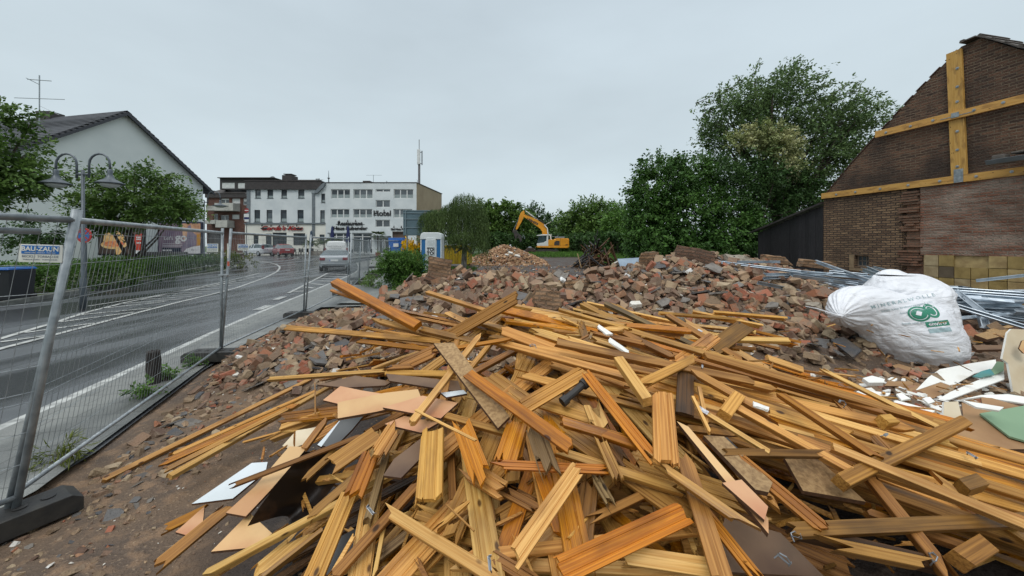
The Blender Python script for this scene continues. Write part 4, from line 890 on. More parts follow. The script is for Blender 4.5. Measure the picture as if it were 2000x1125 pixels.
# hedges along the left kerb
def hedge(name, pts, w, h, label, m, seed, n, ls=.08, cat='hedge'):
    r = random.Random(seed); V = []; Fc = []; o = Vector(pts[0]); e_ = empty(name, (o.x, o.y, gz(o.x, o.y)), 0, label, cat); pts = [Vector(p) for p in pts]; oz = gz(o.x, o.y)
    tot = sum((b-a).length for a, b in zip(pts, pts[1:]))
    for a, b in zip(pts, pts[1:]):
        for _ in range(int(n*(b-a).length/tot)):
            q = a.lerp(b, r.random()); s = r.uniform(-1, 1); top = r.random() < .6; hh = h*(1+.16*noise.noise((q.x*.9, q.y*.9, seed)))
            z = hh*(1-.35*abs(s)**3) if top else r.uniform(.08, 1)*hh
            if not top: s = (1 if r.random() < .75 else -1)*(1-.1*r.random())
            p = Vector((q.x+s*w/2-o.x, q.y+r.uniform(-.1, .1)-o.y, z+gz(q.x, q.y)+.05-oz)); cs = .2*r.uniform(.6, 1.3)
            for _ in range(16):
                p2 = p+rdir(r)*cs; s2 = ls*r.uniform(.6, 1.3); add_leaf(V, Fc, p2, (rdir(r)+Vector((.4, 0, .35))).normalized(), (Vector((0, 0, 1))+rdir(r)*.7).normalized(), s2, s2*.55)
    leaves_obj('foliage', V, Fc, m, e_)
    mb = MB()
    for a, b in zip(pts, pts[1:]):
        k = int((b-a).length/.35)
        for i in range(k): q = a.lerp(b, (i+.5)/k)-o; mb.tube([(q.x, q.y, 0), (q.x+r.uniform(-.2, .2), q.y+r.uniform(-.1, .1), h*.7+gz(0, q.y+o.y)-oz)], .012, 4)
    mb.build('stems', BARK, e_)
hedge('clipped_hedge', [(-18.6, 10.2, 0), (-17.6, 12.6, 0), (-16.9, 14.8, 0), (-17.6, 17.6, 0)], 2.6, .95, 'wide low green hedge behind the left kerb and the bin', GL3, 11, 1500, .09)
hedge('clipped_hedge', [(-18.6, 18.8, 0), (-19.6, 21.5, 0), (-20.4, 24.6, 0)], 1.6, .85, 'loose low hedge below the billboards', GL2, 12, 520, .11)
bush('yellowish_shrub', (-20.6, 26, gz(0, 26)), [((-20.6, 26, .9), (1.0, .8, .55)), ((-19.4, 26.2, .7), (.8, .7, .4))], 'yellow green shrub at the kerb curve under the go billboard', GLY, 13, 90, 22, .13, cs=.3)
# verge weeds at the kerb
# green bush on the site + weeds
bush('round_bush', yb(795, 545, 14.2), [PB(790, 525, 14.2, .88, .8, .62), PB(765, 515, 14, .55, .5, .45), PB(815, 520, 14, .52, .5, .5), PB(785, 503, 14.2, .5, .5, .3), PB(800, 545, 14, .75, .6, .4)], 'dense round green bush between the far fence and the brick rubble', GL3, 21, 800, 30, .07, cs=.17, shell=.45)
bush('low_weeds', yb(730, 556, 15), [PB(728, 552, 15, .4, .5, .18), PB(748, 560, 14.3, .5, .4, .12), PB(800, 566, 13.2, .7, .4, .1), PB(725, 540, 15.5, .2, .3, .15)], 'low ragged weeds at the foot of the round bush', GL1, 22, 110, 22, .07, cat='weeds', cs=.16)
for i, (px, py, Y, s, lb) in enumerate(((280, 778, 4.05, .15, 'leafy green weed at the foot of the bollard stump'), (380, 718, 5.15, .11, 'small leafy weed left of the middle fence foot'), (325, 745, 4.6, .12, 'small weed between stump and fence rail'), (120, 905, 2.9, .13, 'grass tuft under the fence rail near the left corner'), (640, 628, 8.3, .14, 'small weed at the rubble edge right of the third foot'))):
    p = G(px, py); bush('weed', (p.x, p.y, .02), [((p.x, p.y, .02+s*.5), (s*1.1, s*.7, s*.6))], lb, GL3 if i != 3 else GLY, 30+i, 16, 14, .05 if i != 3 else .09, cat='weed', cs=.07, aspect=.6 if i != 3 else .12, shell=.1)
# willow
def willow(base, blobs, label, seed, n, name='weeping_willow'):
    r = random.Random(seed); e_ = empty(name, base, 0, label, 'tree'); V = []; Fc = []; base = Vector(base)
    for c, rad, drop in blobs:
        c = Vector(c)-base
        for _ in range(int(n*rad[0])):
            d = rdir(r); d.z = abs(d.z); f = r.uniform(.75, 1.03); p = c+Vector((d.x*rad[0]*f, d.y*rad[1]*f, d.z*rad[2]*f)); L_ = drop*r.uniform(.35, 1); out = Vector((d.x, d.y, 0))*.25+Vector((r.uniform(-.1, .1), r.uniform(-.1, .1), 0)); k = int(L_/.085)
            for i in range(k):
                t_ = i/k; q = p+out*math.sqrt(t_)*1.2+Vector((0, 0, -L_*t_+.15*(1-(1-t_)**2)))+rdir(r)*.05
                if q.z < .3: break
                add_leaf(V, Fc, q, (Vector((r.uniform(-.6, .6), r.uniform(-.6, .6), -1))).normalized(), rdir(r), r.uniform(.12, .22), .03)
    leaves_obj('crown', V, Fc, GLW, e_); mb = MB()
    c0 = Vector(blobs[0][0])-base; mb.tube([(0, 0, -.3), (c0.x*.5, 0, c0.z*.6), (c0.x, c0.y, c0.z)], [.2, .13, .05], 8)
    for c, rad, dr in blobs: cc = Vector(c)-base; mb.tube([(c0.x*.3, 0, c0.z*.4), cc*.6, cc], [.09, .06, .03], 6)
    mb.build('trunk', mat('birch_bark', rgb(150, 146, 138), .7, rgb(84, 80, 74), scale=8, stretch=(1, 1, .3)), e_)
willow(yb(905, 515, 23.5), [(P(912, 400, 23.5), (1.1, 1.1, .8), 3.7), (P(885, 412, 23.5), (.9, .9, .55), 3.0), (P(930, 425, 23.2), (.65, .8, .9), 3.4), (P(860, 418, 24.5), (.9, .9, .4), 2.0), (P(840, 420, 25), (.6, .6, .3), 1.8), (P(905, 460, 22.6), (.75, .6, .35), 1.0), (P(935, 470, 22.8), (.45, .5, .4), 1.2), (P(880, 468, 22.8), (.5, .5, .3), .9)], 'weeping birch with hanging dark green branches behind the portable toilet', 41, 330, 'weeping_birch')
# background trees
tree('background_tree', yb(985, 505, 62), [PB(983, 430, 62, 3.4, 2.8, 2.9), PB(955, 445, 60, 2.4, 2, 2.8), PB(1015, 442, 62, 2.2, 2, 2.6), PB(983, 470, 61, 3.9, 2.4, 2.6), PB(947, 416, 62, 1.5, 1.4, 1.6)], 3.5, .3, 700, 24, .52, GL1, 'green yellow-tinged tree between the weeping birch and the excavator arm', seed=51, csize=.9, shell=.6)
tree('background_tree', yb(1040, 500, 74), [PB(1042, 428, 74, 2.2, 2, 2.6), PB(1046, 460, 74, 3.4, 2, 3.2)], 4, .3, 300, 22, .5, GL2, 'dark tree seen through the bend of the excavator arm', seed=52, csize=1.1)
tree('conifer', yb(1072, 500, 95), [PB(1071, 442, 95, 1.1, 1, 3.4), PB(1071, 465, 95, 1.8, 1.4, 3.0)], 6, .3, 150, 20, .6, GL2, 'small pointed conifer above the excavator boom', seed=53, csize=.9, cat='tree')
GR1 = 'trees at the far edge of the demolition site'
tree('background_tree', yb(1155, 505, 64), [PB(1155, 425, 64, 4.5, 3, 3.0), PB(1125, 445, 64, 3.0, 3, 3.2), PB(1190, 440, 64, 4.0, 3, 3.4), PB(1155, 470, 62, 6.5, 3, 2.6), PB(1155, 405, 64, 1.8, 1.5, 1.2)], 5, .35, 900, 22, .5, GL1, 'broad bright-topped tree right of the excavator', seed=54, group=GR1, csize=1.2, shell=.55)
tree('background_tree', yb(1100, 502, 72), [PB(1102, 455, 72, 3.8, 3, 3.0), PB(1095, 480, 70, 4.2, 3, 2.0)], 5, .35, 420, 22, .5, GL2, 'dark tree directly behind the excavator cab and boom foot', seed=55, group=GR1, csize=1.1)
tree('background_tree', yb(1215, 505, 50), [PB(1218, 450, 50, 2.6, 2, 2.4), PB(1225, 478, 48, 2.8, 2, 1.6), PB(1200, 430, 52, 1.6, 1.6, 1.5)], 5, .3, 420, 22, .42, GL3, 'light green tree filling the gap left of the ivy mass', seed=56, group=GR1, csize=1.0)
hedge('wild_undergrowth', [(-3.5, 50, 0), (3, 58, 0), (9, 60, 0), (13, 44, 0)], 2.5, 2.6, 'dark wild undergrowth below the far trees behind the excavator', GL2, 57, 620, .45, 'undergrowth')
# ivy-covered mass on the right and the tall cherry tree
ivb = [PB(1300, 365, 20.5, 1.6, 1.5, 1.4), PB(1262, 400, 20, .95, 1.0, 1.9), PB(1320, 430, 20, 2.2, 1.6, 2.0), PB(1390, 440, 20, 2.4, 1.6, 1.9), PB(1290, 475, 19, 1.7, 1.3, 1.0), PB(1370, 490, 19, 2.4, 1.3, .9), PB(1440, 480, 19, 1.7, 1.3, 1.3), PB(1350, 340, 21, 1.2, 1.2, 1.0), PB(1290, 322, 20.5, 1.2, 1.2, .5), PB(1256, 445, 19.5, .8, 1, 1.7)]
e_ = tree('ivy_covered_thicket', yb(1330, 515, 20.5), ivb, 3.5, .2, 2600, 26, .13, GLI, 'rounded ivy covered thicket at the right behind the rubble', 'thicket', seed=61, csize=.34, shell=.82, droop=.8, aspect=.8)
V = []; Fc = []; r = random.Random(62); b0 = Vector(yb(1330, 515, 20.5))
for _ in range(420):
    c, rad = r.choice(ivb); d = rdir(r); d.y = -abs(d.y); p = Vector((c[0]+d.x*rad[0]*1.05, c[1]+d.y*rad[1]*1.05, c[2]+d.z*rad[2]*1.05))-b0
    for i in range(r.randint(5, 14)): add_leaf(V, Fc, p+Vector((r.uniform(-.05, .05), r.uniform(-.05, .05), -i*.07)), (rdir(r)+Vector((0, 0, -1))).normalized(), (Vector((0, -1, .4))+rdir(r)*.5).normalized(), r.uniform(.08, .14), .09)
leaves_obj('ivy_strands', V, Fc, GLI, e_)
big = [PB(1480, 190, 23, 2.2, 2.0, 1.2), PB(1540, 165, 23, 1.9, 1.8, 1.0), PB(1430, 235, 23, 1.9, 1.8, 1.4), PB(1510, 245, 23, 2.6, 2.2, 1.8), PB(1600, 230, 23, 2.3, 2, 1.5), PB(1660, 235, 23, 1.7, 1.6, 1.2), PB(1590, 310, 23, 2.7, 2.2, 1.9), PB(1655, 300, 23, 1.7, 1.5, 1.6), PB(1440, 320, 23, 2.2, 2, 1.6), PB(1530, 380, 23.5, 2.6, 2, 1.6), PB(1610, 385, 23.5, 1.8, 1.6, 1.4), PB(1395, 260, 23, 1.0, 1, 1.5), PB(1700, 225, 23, 1.0, 1, .8)]
e_ = tree('cherry_tree', yb(1530, 520, 23), big, 9.5, .34, 1500, 30, .19, GLR, 'tall windblown tree with airy crown above the timber shed', 'tree', seed=71, csize=.62, shell=.25, wind=Vector((.75, 0, .35)), nb=34)
V = []; Fc = []; r = random.Random(72); b0 = Vector(yb(1530, 520, 23))
tips = [(1484, 118, -.1, .4), (1560, 125, .6, .3), (1590, 150, .9, .25), (1640, 180, .8, .3), (1700, 175, .9, .2), (1740, 200, 1, .1), (1375, 205, -.4, .6), (1368, 240, -.4, .4), (1405, 165, -.2, .6), (1350, 300, -.7, .2), (1440, 150, -.1, .5), (1520, 140, .5, .4), (1745, 230, 1, .1), (1665, 205, .9, .3), (1620, 165, .9, .3), (1400, 190, -.3, .5)]
mbt = MB()
for px, py, dx, dz in tips+[(r.uniform(1390, 1700), r.uniform(150, 240), .7, .35) for _ in range(30)]:
    a = P(px, py, 23)-b0; d = Vector((dx+r.uniform(-.2, .2), r.uniform(-.3, .3), dz)).normalized(); st_ = a-d*r.uniform(1.0, 1.7)
    mbt.tube([st_, (st_+a)/2+Vector((0, 0, -.06)), a], [.03, .02, .008], 5)
    for i in range(60):
        t_ = r.random(); q = st_.lerp(a, t_)+rdir(r)*.16; add_leaf(V, Fc, q, (d*1.2+rdir(r)*.8+Vector((0, 0, -.3))).normalized(), rdir(r), r.uniform(.12, .22), .09)
leaves_obj('outer_twigs', V, Fc, GLR, e_); mbt.build('twig_wood', BARK, e_)
tree('flowering_climber', yb(1520, 515, 21.5), [PB(1500, 262, 21.4, 1.4, .6, .75), PB(1530, 285, 21.4, 1.2, .6, .8), PB(1455, 275, 21.6, 1.0, .5, .6), PB(1545, 320, 21.4, .7, .5, .8)], 6, .08, 330, 26, .15, GLC, 'pale cream flowering climber hanging in the tall tree', 'climber', seed=73, csize=.32, shell=.5, nb=5)
tree('dark_understorey_tree', yb(1470, 520, 20), [PB(1430, 395, 20.5, 1.7, 1.3, 1.3), PB(1480, 350, 20.8, 1.6, 1.3, 1.0), PB(1400, 340, 20.8, 1.3, 1.2, .9), PB(1510, 430, 21.5, 1.8, 1.2, 1.6), PB(1570, 420, 21.5, 1.6, 1.2, 1.2), PB(1490, 480, 19.5, 1.1, 1.0, 1.2), PB(1540, 360, 22, 1.8, 1.2, 1.2)], 4.5, .16, 1150, 28, .15, GL2, 'dark leafy tree under the climber, right of the ivy mass', 'tree', seed=74, csize=.42, shell=.5)
# grass strip
def grass(name, regs, label, seed):
    r = random.Random(seed); V = []; Fc = []
    for x0, x1, y0, y1, n, h in regs:
        for _ in range(n):
            x, y = r.uniform(x0, x1), r.uniform(y0, y1); z = ground_h(x, y); a = r.uniform(0, 6.28); s = h*r.uniform(.5, 1.3); add_leaf(V, Fc, Vector((x, y, z)), Vector((math.cos(a)*.4, math.sin(a)*.4, 1)).normalized(), Vector((math.sin(a), -math.cos(a), 0)), s, s*.12+.01)
    me = bpy.data.meshes.new(name); me.from_pydata([tuple(v) for v in V], [], Fc); me.materials.append(GL3); o = bpy.data.objects.new(name, me); C.objects.link(o); tag(o, label, 'grass', None, 'stuff')
grass('grass', [(1, 14, 42, 56, 9000, .45), (7.5, 14, 22, 40, 5000, .4), (-9, -2.5, 22, 27, 2500, .25), (-6, -2, 38, 46, 1500, .4)], 'rough green grass around the excavator and below the far trees', 80)
# ---------------------------------------------------------------- vehicles
TYRE = mat('tyre', rgb(28, 28, 30), .7); RIM = mat('rim', rgb(160, 164, 168), .3, metal=.8); CGL = mat('car_glass', rgb(40, 52, 56), .05, rgb(70, 86, 90), scale=1.2, spec=.8); LRED = mat('tail_light_red', rgb(120, 26, 36), .25); PLATE = mat('plate_white', rgb(216, 218, 216), .4); DTRIM = mat('dark_trim', rgb(30, 30, 32), .6); PBLUE = mat('plate_blue', rgb(30, 60, 150), .4)
def paint(name, c): return mat(name, c, .28, coat=.8, metal=.25)
def car(loc, yaw, L, W_, prof, green, col, label, wb, wr=.32, cat='car', name='parked_car', plate='', glass_from=1, sides=None):
    """prof: stations (x, z_low, z_belt, half width factor); green: (x, z_roof) for the cabin; x from -L/2 (rear) to L/2"""
    e_ = empty(name, loc, yaw, label, cat); P_ = []
    xs_ = sorted(set([round(p[0], 3) for p in prof]+[round(g[0], 3) for g in green]))
    st = []
    for x in xs_:
        zl = interp([(p[0], p[1]) for p in prof], x); zb = interp([(p[0], p[2]) for p in prof], x); wf = interp([(p[0], p[3]) for p in prof], x); w = W_/2*wf
        inside = green[0][0] <= x <= green[-1][0]; zr = max(interp(green, x) if inside else zb, zb+.001); f = min(1, (zr-zb)/.45); wt = w*(.97-.22*f)
        ring = [(w*.86, zl), (w*.98, zl+.1), (w, (zl+zb)/2), (w*.985, zb-.1), (w*.95, zb), (wt, zr-.04*f), (wt*.86, zr+.012*f), (wt*.4, zr+.03*f), (0, zr+.035*f)]
        st.append((x, zb, zr, ring))
    n = len(st[0][3]); rows = [[(x, -a, b) for a, b in ring]+[(x, a, b) for a, b in ring[-2::-1]] for x, _, _, ring in st]; m = len(rows[0])
    parts = {'body': MB(), 'side_window': MB(), 'windscreen': MB(), 'rear_window': MB()}
    for k, mb in parts.items(): mb.v = [Vector(v) for rw in rows for v in rw]
    for i in range(len(rows)-1):
        x0, zb0, zr0, _ = st[i]; x1, zb1, zr1, _ = st[i+1]; cab = (zr0-zb0 > .08 or zr1-zb1 > .08); slope = (zr1-zr0)/(x1-x0)
        for j in range(m-1):
            f = (i*m+j, i*m+j+1, (i+1)*m+j+1, (i+1)*m+j); jj = min(j, m-2-j); key = 'body'
            if cab and jj == 4 and (x1-x0) > .12 and not (sides is not None and not (sides[0] <= (x0+x1)/2 <= sides[1])): key = 'side_window'
            if cab and jj >= 5 and abs(slope) > .35: key = 'windscreen' if slope < 0 else 'rear_window'
            parts[key].f.append(f); parts[key].m.append(0)
    parts['body'].f.append(tuple(range(m))); parts['body'].f.append(tuple(range((len(rows)-1)*m+m-1, (len(rows)-1)*m-1, -1))); parts['body'].m += [0, 0]
    for k, mb in parts.items():
        if mb.f:
            o = mb.build(k, col if k == 'body' else CGL, e_, smooth=(k == 'body')); 
            bm = bmesh.new(); bm.from_mesh(o.data); bmesh.ops.delete(bm, geom=[v for v in bm.verts if not v.link_faces], context='VERTS'); bm.to_mesh(o.data); bm.free()
            if k == 'body':
                try: o.modifiers.new('e', 'EDGE_SPLIT').split_angle = R(42)
                except Exception: pass
    for sx in (wb[0], wb[1]):
        for sy in (-1, 1):
            mb = MB(); mb.lathe([(wr*.6, -.1), (wr*.95, -.1), (wr, -.06), (wr, .06), (wr*.95, .1), (wr*.6, .1)], 20, M=T0(sx, sy*(W_/2-.1), wr) @ Matrix.Rotation(R(90), 4, 'X')); w_ = mb.build('wheel', TYRE, e_, True)
            mb = MB(); mb.lathe([(.03, .1), (wr*.62, .105), (wr*.64, .09)], 14, M=T0(sx, sy*(W_/2-.1), wr) @ Matrix.Rotation(R(90), 4, 'X') @ Matrix.Rotation(R(180 if sy > 0 else 0), 4, 'X')); mb.build('rim', RIM, w_)
    return e_
def rear_kit(e_, xr, W_, zl, zb, lights, plz, plate='', bumper=True):
    for sy in (-1, 1):
        mb = MB(); (ya, yb2, za, zb_) = lights; mb.b2((xr-.03, sy*ya, za), (xr+.2, sy*yb2, zb_)); mb.build('tail_light', LRED, e_, bevel=.03)
    mb = MB(); mb.b2((xr-.035, -.26, plz), (xr-.01, .26, plz+.12)); p = mb.build('number_plate', PLATE, e_)
    mb = MB(); mb.b2((xr-.038, .21, plz+.005), (xr-.034, .255, plz+.115)); mb.build('plate_band', PBLUE, p)
    mb = MB(); mb.b2((xr-.03, -W_*.36, zl-.02), (xr+.1, W_*.36, zl+.1)); mb.build('rear_diffuser', DTRIM, e_)
def mirrors(e_, x, z, W_, col):
    for sy in (-1, 1):
        mb = MB(); mb.box((x, sy*(W_/2+.1), z), (.1, .2, .13)); mb.build('wing_mirror', col, e_, bevel=.03)
def yawto(px, Y, extra): return math.atan2(1, 0)+extra
SIL = paint('silver_paint', rgb(158, 164, 168)); CW = paint('white_paint', rgb(208, 212, 216)); CR = paint('red_paint', rgb(150, 24, 30)); VW = mat('van_white', rgb(214, 216, 214), .4, coat=.4)
# silver saloon seen from behind (nose pointing away up the street)
pz = P(664, 533, 25.8); z0 = gz(0, 25)
e_ = car((pz.x-.35, 26.0, z0), R(112), 4.52, 1.82,
 [(-2.26, .42, .92, .86), (-2.2, .28, 1.0, .93), (-1.95, .26, 1.06, .98), (-1.2, .24, 1.0, 1), (-.2, .22, .98, 1), (.9, .22, .96, 1), (1.6, .24, .86, .98), (2.1, .28, .72, .9), (2.26, .36, .6, .8)],
 [(-1.72, 1.06), (-1.0, 1.36), (-.5, 1.42), (.2, 1.42), (.55, 1.36), (1.2, .94)], SIL, 'silver saloon parked at the kerb, seen from behind', (-1.42, 1.38))
rear_kit(e_, -2.26, 1.82, .3, .9, (.52, .84, .74, .92), .68); mirrors(e_, .75, .98, 1.82, SIL)
mb = MB(); mb.b2((-2.3, -.78, .5), (-2.2, .78, .55)); mb.build('bumper_strip', SIL, e_, bevel=.02)
# white van in front of it
pz = P(671, 520, 31.5)
e_ = car((pz.x-1.3, 33.2, gz(0, 33)), R(112), 4.3, 1.85,
 [(-2.15, .35, .95, .97), (-2.1, .25, 1.0, 1), (-1, .22, 1.0, 1), (.6, .22, 1.0, 1), (1.4, .24, .95, .98), (2.0, .3, .78, .9), (2.15, .36, .62, .82)],
 [(-2.12, 1.2), (-2.0, 1.85), (-1.8, 1.95), (.2, 1.92), (.5, 1.86), (1.35, .98)], VW, 'white delivery van with lettered rear, parked ahead of the silver saloon', (-1.35, 1.3), cat='van', name='delivery_van', sides=(-.2, 1.4))
for o in [o for o in e_.children if o.name.startswith('rear_window')]: o.data.materials[0] = VW
rear_kit(e_, -2.18, 1.85, .3, .9, (.8, .9, .9, 1.4), .6)
text('RADSERVATE', .2, mat('lettering_grey', rgb(110, 112, 116), .5), T0(-2.24, 0, 1.5) @ Matrix.Rotation(R(-90), 4, 'Z') @ FACE, e_, ext=.004, sx=1.15)
text('MEISTERBETRIEB', .09, mat('lettering_grey', rgb(110, 112, 116), .5), T0(-2.24, 0, 1.34) @ Matrix.Rotation(R(-90), 4, 'Z') @ FACE, e_, ext=.004, sx=1.3)
# white hatchback
pz = P(499, 500, 46)
e_ = car((pz.x, 46.6, gz(0, 46)), R(180-24), 4.25, 1.8,
 [(-2.12, .4, .95, .84), (-2.0, .26, 1.0, .95), (-1.2, .24, .99, 1), (.2, .22, .95, 1), (1.1, .22, .92, 1), (1.8, .26, .78, .94), (2.12, .36, .62, .8)],
 [(-2.0, 1.02), (-1.55, 1.42), (-1.0, 1.5), (-.3, 1.51), (-.2, 1.51), (.3, 1.47), (1.2, .94)], CW, 'white estate car parked left of the small red car', (-1.3, 1.32))
rear_kit(e_, -2.1, 1.8, .3, .9, (.62, .84, .86, 1.3), .74)
# small red car
pz = P(547, 502, 44.5)
e_ = car((pz.x, 45.0, gz(0, 45)), R(180-42), 3.55, 1.65,
 [(-1.77, .4, .9, .84), (-1.68, .26, .95, .95), (-1, .22, .96, 1), (0, .22, .95, 1), (.9, .22, .92, 1), (1.5, .26, .8, .93), (1.77, .36, .6, .78)],
 [(-1.66, .96), (-1.2, 1.38), (-.7, 1.48), (-.1, 1.49), (.1, 1.48), (.35, 1.42), (.95, .96)], CR, 'small red hatchback parked right of the white estate car', (-1.15, 1.15), wr=.3)
rear_kit(e_, -1.76, 1.65, .3, .9, (.62, .76, .68, .86), .72)
# ---------------------------------------------------------------- excavator
YEL = mat('machine_yellow', rgb(216, 146, 26), .45, rgb(196, 126, 22), scale=1.5, lo=.45, hi=.7); MW = mat('machine_white', rgb(206, 208, 204), .4); MD = mat('machine_dark', rgb(44, 42, 42), .6, rgb(66, 58, 52), scale=3)
kE = 54/F; ex = lambda x: (980+x/11.253-CX)*kE; ez = lambda y: CH-(400+y/11.253-HY)*kE
exc = empty('excavator', (ex(1060), 54, gz(0, 54)), 0, 'yellow and white tracked excavator working behind the rubble', 'excavator'); O = Vector(exc.location)
def epoly(pts): return [(ex(x)-O.x, ez(y)-O.z) for x, y in pts]
def ep(name, pts, y0, y1, m, parent=None, bevel=.04): mb = MB(); mb.prism(epoly(pts), y0, y1); return mb.build(name, m, parent or exc, bevel=bevel)
bd = ep('body', [(765, 905), (1440, 905), (1440, 942), (1400, 950), (765, 940)], -1.35, 1.35, YEL)
ep('engine_cover', [(1005, 770), (1150, 770), (1190, 742), (1435, 742), (1448, 760), (1448, 905), (1005, 905)], -1.35, 1.3, YEL)
ep('vent_opening', [(1130, 830), (1165, 795), (1245, 795), (1245, 890), (1130, 890)], -1.365, -1.34, MD, bevel=0); ep('side_door_line', [(1258, 745), (1262, 745), (1262, 905), (1258, 905)], -1.36, -1.345, MD, bevel=0)
ep('grille', [(1370, 872), (1430, 872), (1430, 890), (1370, 890)], -1.37, -1.345, MD, bevel=0)
cabp = ep('cab', [(765, 905), (765, 850), (905, 830), (965, 790), (970, 682), (1005, 682), (1005, 905)], -1.3, -.3, MW)
ep('cab_roof', [(758, 688), (758, 672), (880, 656), (1040, 656), (1040, 682)], -1.34, -.25, MW)
ep('cab_glass', [(768, 850), (800, 690), (968, 684), (962, 790), (905, 829)], -1.28, -.32, CGL, bevel=0)
ep('counterweight', [(1400, 760), (1448, 760), (1448, 935), (1400, 935)], -1.37, 1.37, YEL)
ep('boom_foot', [(1060, 770), (1060, 660), (1090, 640), (1100, 770)], -.1, .2, MW, bevel=0)
mb = MB(); a = lambda x, y, z=0: (ex(x)-O.x, z, ez(y)-O.z)
mb.tube([a(1080, 700, -.8), a(1220, 700, -.8)], .04, 6); mb.tube([a(1080, 670, -.8), a(1080, 745, -.8)], .04, 6); mb.tube([a(1220, 660, -.8), a(1220, 745, -.8)], .04, 6); mb.tube([a(1160, 725, -.5), a(1370, 720, -.5)], .12, 8); mb.build('handrail', LEAD, exc)
ep('boom', [(498, 225), (520, 205), (590, 228), (780, 330), (930, 425), (985, 500), (1000, 560), (1000, 660), (895, 660), (890, 590), (850, 530), (760, 460), (500, 275), (478, 250)], .05, .5, YEL)
ep('arm', [(490, 118), (505, 190), (490, 260), (440, 370), (345, 540), (310, 545), (305, 525), (365, 350), (390, 235), (430, 160)], .1, .45, YEL)
mb = MB(); mb.tube([a(525, 128, .3), a(640, 215, .3), a(800, 330, .3)], .07, 8); mb.build('arm_cylinder', MW, exc)
mb = MB(); mb.tube([a(520, 205, 0), a(700, 270, 0), a(850, 345, 0), a(940, 420, 0), a(1010, 520, 0), a(1020, 640, 0)], .045, 6); mb.tube([a(600, 225, .1), a(780, 305, .1), a(900, 360, .1), a(940, 440, .1)], .04, 6); mb.build('hydraulic_hoses', MD, exc)
mb = MB(); mb.tube([a(930, 440, -.1), a(1000, 520, -.1), a(1015, 640, -.1)], .09, 8); mb.tube([a(955, 440, .4), a(1090, 365, .4)], .03, 5); mb.build('boom_cylinder', MW, exc)
mb = MB(); mb.tube([a(380, 270, .3), a(330, 400, .3), a(255, 560, .3)], .05, 8); mb.build('bucket_cylinder', LEAD, exc)
gp = ep('sorting_grab', [(240, 555), (330, 548), (345, 620), (430, 680), (450, 790), (390, 850), (300, 810), (280, 700), (230, 640)], -.1, .7, MD, bevel=.05)
mb = MB(); mb.tube([a(345, 640, .2), a(420, 690, .1), a(465, 720, .1)], .07, 6); mb.tube([a(465, 660, .3), a(500, 700, .3), a(505, 750, .3)], .07, 6); mb.build('grab_claw', LEAD, gp)
for y in (-1.25, .75):
    mb = MB(); x0, x1 = ex(745)-O.x, ex(1240)-O.x; zt, zb_ = ez(985)-O.z, ez(1085)-O.z; r_ = (zt-zb_)/2; cz = (zt+zb_)/2; pp = []
    for k in range(9): t_ = math.pi/2+math.pi*k/8; pp.append((x0+r_+r_*math.cos(t_), cz+r_*math.sin(t_)))
    for k in range(9): t_ = -math.pi/2+math.pi*k/8; pp.append((x1-r_+r_*math.cos(t_), cz+r_*math.sin(t_)))
    mb.prism(pp, y, y+.5); tr = mb.build('track', MD, exc)
    mb = MB()
    for k in range(26): mb.box((x0+r_+(x1-x0-2*r_)*k/25, y+.25, zt+.02), (.05, .52, .04)); mb.box((x0+r_+(x1-x0-2*r_)*k/25, y+.25, zb_-.01), (.05, .52, .04))
    mb.build('track_shoes', LEAD, tr)
ep('slew_ring', [(900, 945), (1130, 945), (1110, 1040), (920, 1040)], -.7, .7, MD)
text('LIEBHERR', .42, MD, T0(*(Vector(a(680, 368, .03)))) @ Matrix.Rotation(R(28), 4, 'Y') @ FACE, exc, ext=.01, sx=1.05, bold=.015)
# spare grab on the ground in front of the tracks
sg = empty('spare_grab', (ex(590), 50, gz(0, 50)), 0, 'dark rusty spare grab lying on the ground left of the excavator tracks', 'grab attachment')
mb = MB(); mb.prism([(-.8, .1), (-.75, .55), (-.3, .95), (.5, .9), (.8, .5), (.75, .05), (.4, .4), (-.3, .45)], -.4, .4); mb.build('shell', mat('rusty_iron', rgb(74, 56, 46), .8, rgb(46, 38, 34), scale=3), sg, bevel=.04)
mb = MB(); mb.lathe([(.28, 0), (.28, .3), (.15, .4)], 10, M=T0(0, 0, .7)); mb.tube([(-.7, 0, .3), (.7, -.3, .75)], .07, 6); mb.build('rotator', LEAD, sg)
# ---------------------------------------------------------------- portable toilet
kT = 20/F; tx = P(845, 503, 20)
to = empty('portable_toilet', (tx.x, 20, gz(0, 20)+.12), R(3), 'white and blue portable toilet behind the tipped brick chunk', 'portable toilet')
TW = mat('toilet_white', rgb(208, 214, 214), .4, rgb(192, 200, 202), scale=2); TB = mat('toilet_blue', rgb(24, 96, 148), .45)
mb = MB(); mb.b2((-.56, -.55, 0), (-.5, .55, 1.98)); mb.b2((.5, -.55, 0), (.56, .55, 1.98)); mb.b2((-.5, .5, 0), (.5, .54, 1.98)); mb.b2((-.56, -.56, -.1), (.56, .56, 0)); mb.build('frame', TW, to, bevel=.02)
mb = MB(); mb.prism([(-.57, 1.95), (.57, 1.95), (.57, 2.1), (.53, 2.24), (.42, 2.32), (-.42, 2.32), (-.53, 2.24), (-.57, 2.1)], -.57, .57); mb.build('roof', TW, to, bevel=.03)
mb = MB(); mb.b2((-.5, -.52, 0), (-.3, -.5, 1.95)); mb.b2((.3, -.52, 0), (.5, -.5, 1.95)); mb.build('side_panels', TB, to)
mb = MB(); mb.b2((-.3, -.55, .02), (.3, -.5, 1.9)); d = mb.build('door', TW, to, bevel=.01)
mb = MB(); mb.prism([(-.26, .75), (.26, .75), (.26, 1.95), (.2, 2.05), (-.2, 2.05), (-.26, 1.95)], -.6, -.555)
for i in range(6): mb.b2((-.2, -.615, 1.62+i*.06), (.2, -.598, 1.64+i*.06))
